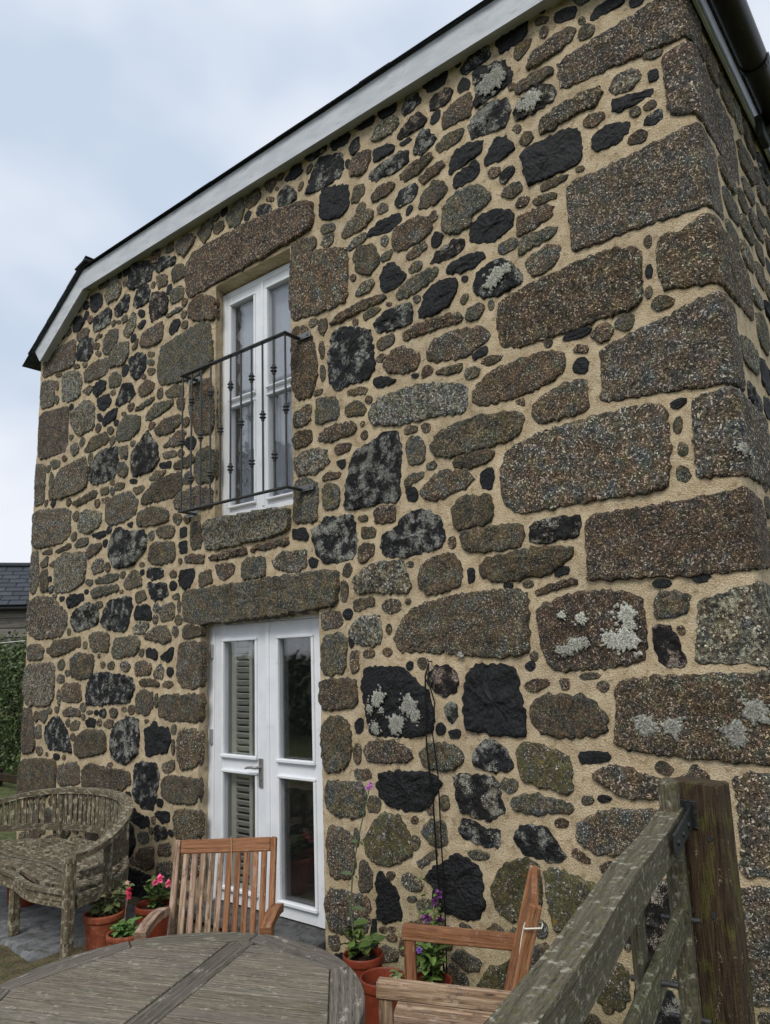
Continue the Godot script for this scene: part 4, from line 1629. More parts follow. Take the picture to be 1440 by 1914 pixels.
# ------------------------------------------------------------------ table
func build_table() -> void:
	var C := Vector2(-1.485, 2.058)
	var R := 0.672
	var y1 := 0.64
	var y0 := 0.605
	var table := thing("round_table", "round weathered grey wooden garden table with slatted top in the foreground", "table", Vector3(C.x, GROUND, C.y))
	var ax := Vector2(0.372, 0.928)
	var ac := Vector2(0.928, -0.372)
	# octagon inside the rim
	var oct := PackedVector2Array()
	for i in 8:
		var a := deg_to_rad(-65.0 + 45.0 * i)
		oct.append(C + Vector2(cos(a), sin(a)) * 0.602)
	for i in 8:
		var a0 := deg_to_rad(-65.0 + 45.0 * i)
		var a1 := a0 + deg_to_rad(45.0)
		var g := 0.003
		var pl := PackedVector2Array()
		pl.append(oct[i] + (oct[(i + 1) % 8] - oct[i]).normalized() * g)
		pl.append(oct[(i + 1) % 8] - (oct[(i + 1) % 8] - oct[i]).normalized() * g)
		for k in 11:
			var a := lerpf(a1 - 0.004, a0 + 0.004, k / 10.0)
			pl.append(C + Vector2(cos(a), sin(a)) * R)
		var b := mbx()
		b.col = tint(Color(0.92, 0.92, 0.92), 0.08)
		b.prism(pl, y0, y1 + rng.randf_range(-0.001, 0.001), (oct[(i + 1) % 8] - oct[i]).normalized(), 0.004)
		put(table, "rim_segment", b, M.rim_wood)
	# centre board
	var inset := Geometry2D.offset_polygon(oct, -0.004)[0]
	var w := 0.047
	var cb := PackedVector2Array([C + ax - ac * w, C + ax + ac * w, C - ax + ac * w, C - ax - ac * w])
	var cut := Geometry2D.intersect_polygons(cb, inset)
	var bm := mbx()
	bm.col = Color(0.78, 0.78, 0.78)
	bm.prism(cut[0], y0, y1 - 0.0015, ax, 0.003)
	put(table, "centre_board", bm, M.rim_wood)
	# slats both sides of it
	var pitch := 0.0655
	for s in [-1, 1]:
		for i in range(-10, 11):
			var m := C + ax * (i * pitch)
			var o: Vector2 = ac * s
			var q := PackedVector2Array([m - ax * (pitch * 0.5 - 0.0030) + o * (w + 0.005), m + ax * (pitch * 0.5 - 0.0030) + o * (w + 0.005), m + ax * (pitch * 0.5 - 0.0030) + o * 0.9, m - ax * (pitch * 0.5 - 0.0030) + o * 0.9])
			for piece in Geometry2D.intersect_polygons(q, inset):
				if area(piece) < 0.002: continue
				var b := mbx()
				b.col = tint(Color(0.92, 0.92, 0.92), 0.10)
				b.prism(piece, y0, y1 + rng.randf_range(-0.0012, 0.0008), ac, 0.0028)
				put(table, "slat", b, M.table_wood)
	# frame and legs under the top
	var fr := mbx()
	fr.col = Color(0.8, 0.8, 0.8)
	var hi := 0.36
	var cs := [Vector2(1, 1), Vector2(-1, 1), Vector2(-1, -1), Vector2(1, -1)]
	for i in 4:
		var p: Vector2 = C + ax * cs[i].x * hi + ac * cs[i].y * hi
		var q: Vector2 = C + ax * cs[(i + 1) % 4].x * hi + ac * cs[(i + 1) % 4].y * hi
		fr.beam(Vector3(p.x, 0.555, p.y), Vector3(q.x, 0.555, q.y), 0.025, 0.09, 0.003)
	put(table, "apron", fr, M.rim_wood)
	for i in 4:
		var p: Vector2 = C + ax * cs[i].x * hi + ac * cs[i].y * hi
		var lg := mbx()
		lg.beam(Vector3(p.x, GROUND, p.y), Vector3(p.x, 0.60, p.y), 0.065, 0.065, 0.005, Vector3.BACK)
		put(table, "leg", lg, M.rim_wood)

# ------------------------------------------------------------------ folding teak chairs
# local axes: x across, z forward, y up from the ground
func build_chair(label: String, at: Vector3, forward: Vector2, greyed: bool, yb: float, arm_y: float, arm_f: float, hw: float) -> Node3D:
	var ch := thing("folding_chair", label, "chair", at, "folding teak chairs round the table", atan2(forward.x, forward.y))
	var A: Material = M.teak
	var G: Material = M.teak_grey
	var lean := 0.13
	var top := Vector3(0, yb, -0.30)
	var at_y := func(y: float) -> float: return -0.30 + (yb - y) * lean / 0.45
	for s in [-1, 1]:
		var b := mbx()
		b.col = tint(Color(0.95, 0.92, 0.9), 0.06)
		b.beam(Vector3(s * (hw - 0.02), 0.0, at_y.call(0.0)), Vector3(s * (hw - 0.02), yb - 0.002, top.z), 0.028, 0.045, 0.005, Vector3.BACK)
		put(ch, "back_stile", b, G if (greyed and s < 0) else A)
		var fl := mbx()
		fl.col = tint(Color(0.95, 0.92, 0.9), 0.06)
		fl.beam(Vector3(s * (hw + 0.012), 0.0, arm_f - 0.03), Vector3(s * (hw + 0.012), arm_y - 0.028, arm_f - 0.03), 0.034, 0.05, 0.004, Vector3.BACK)
		put(ch, "front_leg", fl, G if (greyed and s < 0) or (not greyed and s > 0) else A)
		var ar := mbx()
		ar.col = tint(Color(0.97, 0.94, 0.92), 0.05)
		var zb: float = at_y.call(arm_y - 0.06)
		if greyed:   # shaped arms that rise in the middle
			var pth := []
			for i in 9:
				var t := i / 8.0
				pth.append(Vector3(s * (hw + 0.014), arm_y - 0.005 + 0.022 * sin(t * PI * 0.9) - 0.02 * t, lerpf(arm_f, zb, t)))
			sweep(ar, pth, 0.052, 0.036, func(_p): return Vector3.ZERO)
		else:
			ar.beam(Vector3(s * (hw + 0.014), arm_y, arm_f), Vector3(s * (hw + 0.014), arm_y - 0.03, zb - 0.02), 0.050, 0.058, 0.005)
		put(ch, "arm", ar, G if (greyed and s < 0) or (not greyed and s > 0) else A)
	var rail := mbx()
	rail.col = Color(0.95, 0.9, 0.86)
	var c0 := Vector3(0, yb - 0.034, top.z + 0.034 * lean / 0.45)
	var tiltv := Vector3(0, 0.45, -lean).normalized()
	rail.beam(c0 - Vector3(hw - 0.035, 0, 0), c0 + Vector3(hw - 0.035, 0, 0), 0.026, 0.066, 0.005, tiltv)
	put(ch, "top_rail", rail, A)
	var low := mbx()
	var yl := 0.50
	var c1 := Vector3(0, yl, at_y.call(yl))
	low.beam(c1 - Vector3(hw - 0.035, 0, 0), c1 + Vector3(hw - 0.035, 0, 0), 0.024, 0.045, 0.004, tiltv)
	put(ch, "lower_rail", low, A)
	var n := 10
	for i in n:
		var x := lerpf(-hw + 0.066, hw - 0.066, float(i) / (n - 1))
		var b := mbx()
		b.col = tint(Color(0.95, 0.93, 0.92), 0.15)
		b.beam(Vector3(x, yl, at_y.call(yl) + 0.001), Vector3(x, yb - 0.06, at_y.call(yb - 0.06) + 0.001), 0.029, 0.014, 0.003, Vector3(0, lean, 0.45).normalized())
		put(ch, "back_slat", b, G if greyed and x < 0.02 else A)
	for s in [-1, 1]:
		var b := mbx()
		b.beam(Vector3(s * (hw - 0.055), 0.40, arm_f - 0.02), Vector3(s * (hw - 0.055), 0.375, at_y.call(0.38) - 0.02), 0.024, 0.045, 0.004)
		put(ch, "seat_rail", b, A)
	for i in 9:
		var x := lerpf(-hw + 0.09, hw - 0.09, i / 8.0)
		var b := mbx()
		b.col = tint(Color(0.92, 0.9, 0.88), 0.14)
		b.beam(Vector3(x, 0.432, arm_f), Vector3(x, 0.405, at_y.call(0.42) + 0.02), 0.040, 0.018, 0.003)
		put(ch, "seat_slat", b, G if not greyed else A)
	for z in [arm_f - 0.03, -0.02]:
		var b := mbx()
		b.beam(Vector3(-hw + 0.03, 0.30, z), Vector3(hw - 0.03, 0.30, z), 0.025, 0.04, 0.004)
		put(ch, "stretcher", b, A)
	return ch

func build_chairs() -> void:
	var c1 := build_chair("teak folding chair with half greyed slats before the french doors", Vector3(-2.19, GROUND, 1.29), Vector2(0.62, 0.785), true, 0.95, 0.665, 0.16, 0.262)
	# a loop of brown string over the top rail
	var st := mbx()
	st.col = Color(0.36, 0.25, 0.14)
	st.tube([Vector3(0.045, 0.76, -0.225), Vector3(0.035, 0.88, -0.262), Vector3(0.028, 0.955, -0.28), Vector3(0.02, 0.958, -0.31), Vector3(0.03, 0.88, -0.285)], 0.0028, 6)
	put(c1, "string", st, M.plain)
	var c2 := build_chair("reddish teak folding chair seen from its side, by the gate", Vector3(-1.02, GROUND, 0.977), Vector2(-0.88, 0.47), false, 0.93, 0.645, 0.29, 0.262)
	var s2 := mbx()
	s2.col = Color(0.72, 0.68, 0.6)
	var y := 0.86
	var z := -0.285
	s2.tube([Vector3(0.216, y, z - 0.03), Vector3(0.214, y - 0.004, z + 0.03), Vector3(0.243, y - 0.008, z + 0.034), Vector3(0.270, y - 0.004, z + 0.03), Vector3(0.272, y, z - 0.03), Vector3(0.243, y + 0.003, z - 0.034), Vector3(0.216, y, z - 0.03)], 0.003, 6)
	s2.tube([Vector3(0.243, y - 0.008, z + 0.034), Vector3(0.240, y - 0.05, z + 0.045), Vector3(0.246, y - 0.10, z + 0.055)], 0.0024, 6)
	put(c2, "string", s2, M.plain)

# ------------------------------------------------------------------ gate
func build_gate() -> void:
	var d := Vector3(0.18, 0, 1.0).normalized()
	var a := Vector3(1, 0, -0.18).normalized()
	var H := Vector3(-0.10, 0, 1.09)       # hinge end of the gate, in plan
	var at := func(s: float, y: float, off := 0.0) -> Vector3: return H + d * s + a * off + Vector3(0, y, 0)
	var gate := thing("field_gate", "mossy grey timber field gate running towards the viewer", "gate", Vector3(-0.05, GROUND, 1.1))
	var W: Material = M.gate_wood
	var tr := mbx()
	tr.col = Color(0.95, 0.95, 0.93)
	# heavy top rail, tapered towards the latch end
	var path := []
	for i in 21: path.append(at.call(lerpf(0.0, 2.9, i / 20.0), 1.18 - 0.005 * sin(i * 0.9)))
	sweep(tr, path, 0.068, 0.088, func(_p): return Vector3.ZERO)
	put(gate, "top_rail", tr, W)
	var hs := mbx()
	hs.col = Color(0.85, 0.85, 0.8)
	hs.beam(at.call(0.035, 0.02), at.call(0.035, 1.315), 0.055, 0.075, 0.012, d)
	put(gate, "hanging_stile", hs, W)
	for r in [[0.90, 0.090], [0.62, 0.085], [0.36, 0.085], [0.12, 0.09]]:
		var b := mbx()
		b.col = tint(Color(0.85, 0.87, 0.78), 0.08)
		b.beam(at.call(0.02, r[0], 0.002), at.call(2.85, r[0], 0.002), 0.026, r[1], 0.005)
		put(gate, "rail", b, W)
	for q in [[0.10, 0.10, 1.45, 1.12, 0.034], [1.42, 1.12, 2.75, 0.12, 0.034]]:
		var b := mbx()
		b.col = tint(Color(0.8, 0.82, 0.72), 0.08)
		b.beam(at.call(q[0], q[1], q[4]), at.call(q[2], q[3], q[4]), 0.026, 0.085, 0.005)
		put(gate, "brace", b, W)
	for s in [0.52, 1.45]:
		var b := mbx()
		b.col = tint(Color(0.85, 0.86, 0.78), 0.08)
		b.beam(at.call(s, 0.06, -0.032), at.call(s, 1.12, -0.032), 0.026, 0.08, 0.005, d)
		put(gate, "upright", b, W)
	var ls := mbx()
	ls.beam(at.call(2.86, 0.02), at.call(2.86, 1.24), 0.075, 0.08, 0.01, d)
	put(gate, "latch_stile", ls, W)
	for q in [[0.52, 0.90], [0.52, 0.62], [0.035, 0.90], [0.035, 0.62], [1.45, 0.90]]:
		var bt := mbx()
		bt.tube([at.call(q[0], q[1], -0.06), at.call(q[0], q[1], 0.055)], 0.008, 8)
		put(gate, "bolt", bt, M.iron)
	# strap hinge along the outer side of the rail
	var sp := mbx()
	sp.col = Color(0.55, 0.57, 0.6)
	sp.beam(at.call(-0.05, 1.19, 0.050), at.call(0.34, 1.185, 0.050), 0.008, 0.062, 0.002)
	sp.tube([at.call(-0.06, 1.15, 0.055), at.call(-0.06, 1.23, 0.055)], 0.012, 10)
	for s in [0.08, 0.2, 0.3]: sp.tube([at.call(s, 1.188, 0.052), at.call(s, 1.188, 0.060)], 0.009, 6)
	put(gate, "strap_hinge", sp, M.iron)
	# post
	var post := thing("gate_post", "thick dark brown timber gate post with a mossy top, by the house corner", "post", Vector3(0.0, GROUND, 0.94))
	var pm := mbx()
	pm.beam(Vector3(-0.046, GROUND - 0.1, 0.995), Vector3(-0.04, 1.295, 0.995), 0.172, 0.085, 0.006, Vector3(-0.2, 0, 1).normalized())
	put(post, "shaft", pm, M.post_wood)
	var pl := mbx()
	pl.col = Color(0.5, 0.52, 0.56)
	var f := Vector3(-0.2, 0, 1).normalized()
	var r := Vector3(1, 0, 0.2).normalized()
	var pc := Vector3(-0.04, 1.195, 0.995) + f * 0.0465 - r * 0.028
	pl.box(Transform3D(Basis(r, Vector3.UP, f), pc), Vector3(0.075, 0.085, 0.008), 0.002)
	pl.tube([pc + f * 0.0, pc + f * 0.03, pc + f * 0.035 + Vector3(0, 0.03, 0)], 0.008, 8)
	for q in [[0.022, 0.028], [0.022, -0.028], [-0.02, -0.028]]: pl.tube([pc + r * q[0] + Vector3(0, q[1], 0), pc + r * q[0] + Vector3(0, q[1], 0) + f * 0.008], 0.006, 6)
	put(post, "hook_plate", pl, M.iron)
	for q in [[0.045, 1.13], [-0.045, 0.90], [0.03, 0.90]]:
		var c: Vector3 = Vector3(-0.04, q[1], 0.995) + r * q[0] + f * 0.041
		var bh := mbx()
		bh.tube([c, c + f * 0.006], 0.010, 8)
		put(post, "bolt", bh, M.iron)
	# batten on the post beside the gate
	var bt := mbx()
	bt.col = Color(1.0, 0.95, 0.85)
	var bc := Vector3(-0.04, 0, 0.995) - r * 0.065 + f * 0.055
	bt.beam(bc + Vector3(0, GROUND, 0), bc + Vector3(0, 1.13, 0), 0.03, 0.022, 0.004, f)
	put(post, "batten", bt, M.gate_wood)

# ------------------------------------------------------------------ pots and plants
func pot(called: String, label: String, at: Vector3, r: float, h: float, plastic: bool, fill := 0.86) -> Node3D:
	var o := thing(called, label, "plant pot", at, "flower pots along the wall")
	var b := mbx()
	b.col = tint(Color(0.95, 0.95, 0.95), 0.06)
	var rb := r * 0.72
	var rim := h * 0.16
	var rw := 0.010 if plastic else 0.018
	var lip := r * 0.93
	var y1 := h - rim
	var pr := [Vector2(0.001, 0), Vector2(rb, 0), Vector2(rb, 0), Vector2(rb + 0.004, 0.006), Vector2(lerpf(rb, lip, 0.5), y1 * 0.5), Vector2(lip, y1), Vector2(lip, y1), Vector2(r * 0.985, y1 + 0.004), Vector2(r, y1 + 0.012), Vector2(r, h - 0.008), Vector2(r - 0.003, h), Vector2(r - rw * 0.7, h + 0.001), Vector2(r - rw, h - 0.006), Vector2(r - rw, h - 0.006), Vector2(lip - rw, y1), Vector2(lerpf(rb, lip, 0.3), h * 0.3)]
	b.lathe(pr, 40, Transform3D(Basis(), at))
	put(o, "pot", b, M.plastic_pot if plastic else M.terracotta)
	var s := MB.new()
	var seg := 24
	var rs := lip - rw - 0.001
	for k in 5:
		for i in seg:
			var a := TAU * i / seg
			var rr := rs * (1.0 - k / 4.0 * 0.98)
			var p := at + Vector3(cos(a) * rr, h * fill, sin(a) * rr)
			p.y += nz_b.get_noise_2d(p.x * 60.0, p.z * 60.0) * 0.012 * (0.0 if k == 0 else 1.0)
			s.vert(p, Vector3.ZERO, Vector2(p.x, p.z))
	for k in 4:
		for i in seg:
			var j := (i + 1) % seg
			s.tri(k * seg + i, (k + 1) * seg + j, k * seg + j)
			s.tri(k * seg + i, (k + 1) * seg + i, (k + 1) * seg + j)
	s.smooth(0, 0)
	put(o, "soil", s, M.soil)
	return o

func spray(o: Node3D, at: Vector3, n: int, spread: float, height: float, leaf: float, cols: Array, stemc := Color(0.10, 0.12, 0.04)) -> Array:
	# stems that rise from the soil and carry leaves; returns the tips
	var st := mbx()
	st.col = stemc
	var fo := mbx()
	var tips := []
	for i in n:
		var a := rng.randf() * TAU
		var q := sqrt(rng.randf())
		var base := at + Vector3(cos(a) * 0.03 * q, 0, sin(a) * 0.03 * q)
		var tip := at + Vector3(cos(a) * spread * q, height * rng.randf_range(0.5, 1.0), sin(a) * spread * q)
		var mid := base.lerp(tip, 0.5) + Vector3(0, height * 0.12, 0)
		var pth := []
		for k in 6:
			var t := k / 5.0
			pth.append(base.lerp(mid, t).lerp(mid.lerp(tip, t), t))
		st.tube(pth, [0.0026, 0.0025, 0.0022, 0.002, 0.0018, 0.0012], 5)
		for k in range(1, 6):
			for e in 3:
				var d := Vector3(cos(rng.randf() * TAU), rng.randf_range(-0.1, 0.6), sin(rng.randf() * TAU))
				add_leaf(fo, pth[k], d, leaf * rng.randf_range(0.6, 1.2), leaf * 0.30, leaf * 0.3, tint(cols[rng.randi() % cols.size()], 0.25))
		tips.append(pth[5])
	put(o, "stems", st, M.plain)
	put(o, "foliage", fo, M.leaf).set_meta("kind", "stuff")
	return tips

func blossom(o: Node3D, at: Vector3, r: float, c: Color, petals := 5, dir := Vector3(0.3, 0.5, 0.8)) -> void:
	var b := mbx()
	for lay in 2:
		for i in petals:
			var a := TAU * (i + lay * 0.5) / petals
			var z := dir.normalized()
			var x := z.cross(Vector3.UP).normalized()
			var y := x.cross(z)
			var d := x * cos(a) + y * sin(a) + z * (0.25 + 0.5 * lay)
			add_leaf(b, at, d, r * (1.0 - 0.25 * lay), r * 0.42, r * 0.2, tint(c, 0.12))
	put(o, "flower", b, M.petal)

func build_pots() -> void:
	var greens := [Color(0.07, 0.12, 0.03), Color(0.11, 0.17, 0.05), Color(0.16, 0.20, 0.07), Color(0.05, 0.08, 0.025)]
	var G := GROUND
	# by the bench
	var a := pot("flower_pot", "tall terracotta pot with a leafy plant at the end of the bench", Vector3(-3.91, G, 0.80), 0.127, 0.27, false)
	var ta := spray(a, Vector3(-3.91, G + 0.23, 0.80), 11, 0.15, 0.22, 0.06, [Color(0.13, 0.17, 0.06), Color(0.20, 0.22, 0.10), Color(0.09, 0.11, 0.05)], Color(0.2, 0.14, 0.08))
	for i in 3: blossom(a, ta[i] + Vector3(0, 0.02, 0), 0.018, Color(0.85, 0.55, 0.5))
	var b := pot("flower_pot", "small orange terracotta pot with green leaves behind the chair arm", Vector3(-3.625, G, 0.82), 0.115, 0.21, false)
	spray(b, Vector3(-3.625, G + 0.17, 0.82), 13, 0.10, 0.10, 0.05, [Color(0.08, 0.16, 0.04), Color(0.12, 0.21, 0.06)])
	var stb := mbx()
	stb.col = Color(0.35, 0.18, 0.12)
	stb.tube([Vector3(-3.645, G + 0.18, 0.820), Vector3(-3.665, G + 0.32, 0.800), Vector3(-3.645, G + 0.42, 0.790)], 0.002, 5)
	put(b, "flower_stem", stb, M.plain)
	blossom(b, Vector3(-3.645, G + 0.43, 0.790), 0.028, Color(0.55, 0.04, 0.09))
	blossom(b, Vector3(-3.630, G + 0.405, 0.800), 0.022, Color(0.5, 0.04, 0.09))
	var c := pot("flower_pot", "dark red pot with pink flowers against the wall by the door", Vector3(-3.79, G, 0.50), 0.13, 0.26, true)
	spray(c, Vector3(-3.79, G + 0.22, 0.50), 9, 0.12, 0.20, 0.055, greens)
	blossom(c, Vector3(-3.700, G + 0.43, 0.530), 0.034, Color(0.80, 0.12, 0.26))
	blossom(c, Vector3(-3.630, G + 0.41, 0.510), 0.028, Color(0.78, 0.13, 0.27))
	blossom(c, Vector3(-3.725, G + 0.41, 0.550), 0.022, Color(0.7, 0.1, 0.22))
	var r := pot("flower_pot", "dark red pot in the shade behind the bench legs", Vector3(-5.35, G + 0.03, 0.62), 0.15, 0.27, true)
	spray(r, Vector3(-5.35, G + 0.26, 0.62), 7, 0.1, 0.10, 0.05, greens)
	# right of the door
	var d := pot("flower_pot", "tall brown plastic pot with a small sprout beside the table edge", Vector3(-1.755, G, 0.60), 0.112, 0.30, true, 0.80)
	spray(d, Vector3(-1.70, G + 0.24, 0.60), 4, 0.035, 0.09, 0.04, [Color(0.24, 0.27, 0.16), Color(0.16, 0.22, 0.08)])
	blossom(d, Vector3(-1.69, G + 0.245, 0.655), 0.02, Color(0.22, 0.10, 0.42))
	var e := pot("flower_pot", "round brown plastic pot of purple flowers behind the teak chair arm", Vector3(-1.615, G, 0.40), 0.108, 0.25, true)
	var te := spray(e, Vector3(-1.62, G + 0.21, 0.37), 8, 0.11, 0.26, 0.065, [Color(0.12, 0.20, 0.05), Color(0.16, 0.25, 0.06), Color(0.07, 0.12, 0.03)])
	var te2 := spray(e, Vector3(-1.69, G + 0.21, 0.33), 9, 0.13, 0.46, 0.035, greens)
	for i in 7: blossom(e, te2[i], 0.026, Color(0.13, 0.03, 0.15))
	for i in 2: blossom(e, te[i] + Vector3(0, 0.01, 0.01), 0.018, Color(0.22, 0.10, 0.42))
	var f := pot("flower_pot", "brown plastic pot holding the tall thin-stemmed plant beside the door", Vector3(-2.07, G, 0.38), 0.11, 0.27, true)
	spray(f, Vector3(-2.16, G + 0.23, 0.40), 4, 0.20, 0.16, 0.075, [Color(0.09, 0.14, 0.03), Color(0.13, 0.17, 0.05), Color(0.06, 0.10, 0.025)])
	var ts := mbx()
	ts.col = Color(0.10, 0.13, 0.07)
	var sp := [Vector3(-2.16, G + 0.22, 0.34), Vector3(-2.215, 0.35, 0.31), Vector3(-2.205, 0.52, 0.30), Vector3(-2.16, 0.70, 0.30), Vector3(-2.10, 0.88, 0.30), Vector3(-2.05, 1.02, 0.30)]
	ts.tube(sp, [0.005, 0.0048, 0.004, 0.0035, 0.003, 0.0022], 6)
	ts.tube([sp[4], Vector3(-2.125, 0.95, 0.31)], 0.0015, 5)
	put(f, "tall_stem", ts, M.plain)
	for q in [[1, -1, 0.10], [1, 1, 0.13], [2, 1, 0.07], [2, -1, 0.08], [3, 1, 0.06], [3, -1, 0.05]]:
		var lf := mbx()
		add_leaf(lf, sp[q[0]], Vector3(q[1], 0.35, 0.3), q[2], 0.014, 0.03, Color(0.08, 0.12, 0.05))
		put(f, "stem_leaf", lf, M.leaf)
	for q in [Vector3(0, 0, 0), Vector3(-0.012, -0.02, 0.01), Vector3(0.012, -0.012, 0.008)]: blossom(f, sp[5] + q, 0.016, Color(0.42, 0.14, 0.46), 4)
	blossom(f, Vector3(-2.125, 0.95, 0.31), 0.010, Color(0.3, 0.22, 0.2), 4)
	# black cables hanging from a hook on the wall
	var cb := mbx()
	cb.tube([Vector3(-1.80, 1.672, 0.035), Vector3(-1.822, 1.60, 0.045), Vector3(-1.828, 1.45, 0.048), Vector3(-1.835, 1.19, 0.046), Vector3(-1.807, 0.90, 0.045), Vector3(-1.795, 0.50, 0.05), Vector3(-1.784, 0.2, 0.05), Vector3(-1.78, -0.09, 0.055)], 0.0055, 7)
	cb.tube([Vector3(-1.80, 1.672, 0.035), Vector3(-1.80, 1.57, 0.05), Vector3(-1.775, 1.49, 0.048), Vector3(-1.762, 1.45, 0.048), Vector3(-1.79, 1.28, 0.045), Vector3(-1.765, 1.05, 0.045), Vector3(-1.760, 0.70, 0.05), Vector3(-1.757, 0.34, 0.05), Vector3(-1.765, -0.09, 0.055)], 0.0042, 7)
	cb.tube([Vector3(-1.80, 1.68, 0.0), Vector3(-1.80, 1.68, 0.04), Vector3(-1.80, 1.695, 0.045)], 0.004, 7)
	tag(put(self, "hanging_cable", cb, M.black_plastic), "black cables hanging down the stone wall from a hook", "cable")

# ------------------------------------------------------------------ sky
func sky_picture() -> ImageTexture:
	var w := 768
	var h := 384
	var f := FastNoiseLite.new()
	f.noise_type = FastNoiseLite.TYPE_SIMPLEX_SMOOTH
	f.frequency = 1.0
	f.fractal_octaves = 5
	f.seed = 77
	var im := Image.create(w, h, false, Image.FORMAT_RGBF)
	for y in h:
		var el := (0.5 - (y + 0.5) / h) * PI
		for x in w:
			var az := (x + 0.5) / w * TAU
			var d := Vector3(cos(el) * sin(az), sin(el), cos(el) * cos(az))
			var n := f.get_noise_3d(d.x * 1.5, d.y * 2.6, d.z * 1.5) * 0.5 + 0.5
			n += f.get_noise_3d(d.x * 5.0 + 9.0, d.y * 8.0, d.z * 5.0) * 0.10
			var up := clampf(sin(el), 0.0, 1.0)
			var cover := clampf((n - 0.36) * 2.8 + 0.70 * pow(1.0 - up, 2.5), 0.0, 1.0)
			var blue := Color(0.445, 0.52, 0.635)
			var pale := Color(0.67, 0.70, 0.755)
			var c := blue.lerp(pale, cover)
			if el < 0.0: c = Color(0.30, 0.31, 0.28)
			im.set_pixel(x, y, c)
	return ImageTexture.create_from_image(im)

func _ready() -> void:
	rng.seed = 20240611
	for q in [[nz_a, 3, 3], [nz_b, 7, 3]]:
		q[0].noise_type = FastNoiseLite.TYPE_SIMPLEX_SMOOTH
		q[0].frequency = 1.0
		q[0].seed = q[1]
		q[0].fractal_octaves = q[2]
	nz_c.noise_type = FastNoiseLite.TYPE_CELLULAR
	nz_c.cellular_return_type = FastNoiseLite.RETURN_DISTANCE
	nz_c.frequency = 1.0
	nz_c.fractal_octaves = 2
	nz_c.seed = 5
	# camera
	var cam := Camera3D.new()
	cam.name = "camera"
	cam.fov = 69.41
	cam.near = 0.05
	cam.far = 600.0
	cam.transform = Transform3D(Basis(Vector3(0.775679, -0.035973, -0.630102), Vector3(0.144044, 0.982115, 0.121253), Vector3(0.614471, -0.184815, 0.766987)), Vector3(0.785, 1.75, 3.62))
	add_child(cam)
	cam.current = true
	# sky, sun, exposure
	var env := Environment.new()
	env.background_mode = Environment.BG_SKY
	env.tonemap_mode = Environment.TONE_MAPPER_LINEAR
	env.tonemap_exposure = 1.3
	var sky := Sky.new()
	var pm := PanoramaSkyMaterial.new()
	pm.panorama = sky_picture()
	sky.sky_material = pm
	env.sky = sky
	env.sdfgi_enabled = true
	env.ssao_enabled = true
	env.ssil_enabled = true
	var we := WorldEnvironment.new()
	we.name = "world"
	we.environment = env
	add_child(we)
	var sun := DirectionalLight3D.new()
	sun.name = "sun"
	sun.light_color = Color(1.0, 0.97, 0.92)
	sun.light_energy = 0.5
	sun.light_angular_distance = 24.0
	sun.shadow_enabled = true
	add_child(sun)
	sun.look_at_from_position(Vector3.ZERO, -Vector3(0.22, 0.74, 0.66), Vector3.UP)
	make_materials()
	_stones_all()
	build_surroundings()
	build_house()
	build_bench()
	build_table()
	build_chairs()
	build_gate()
	build_pots()

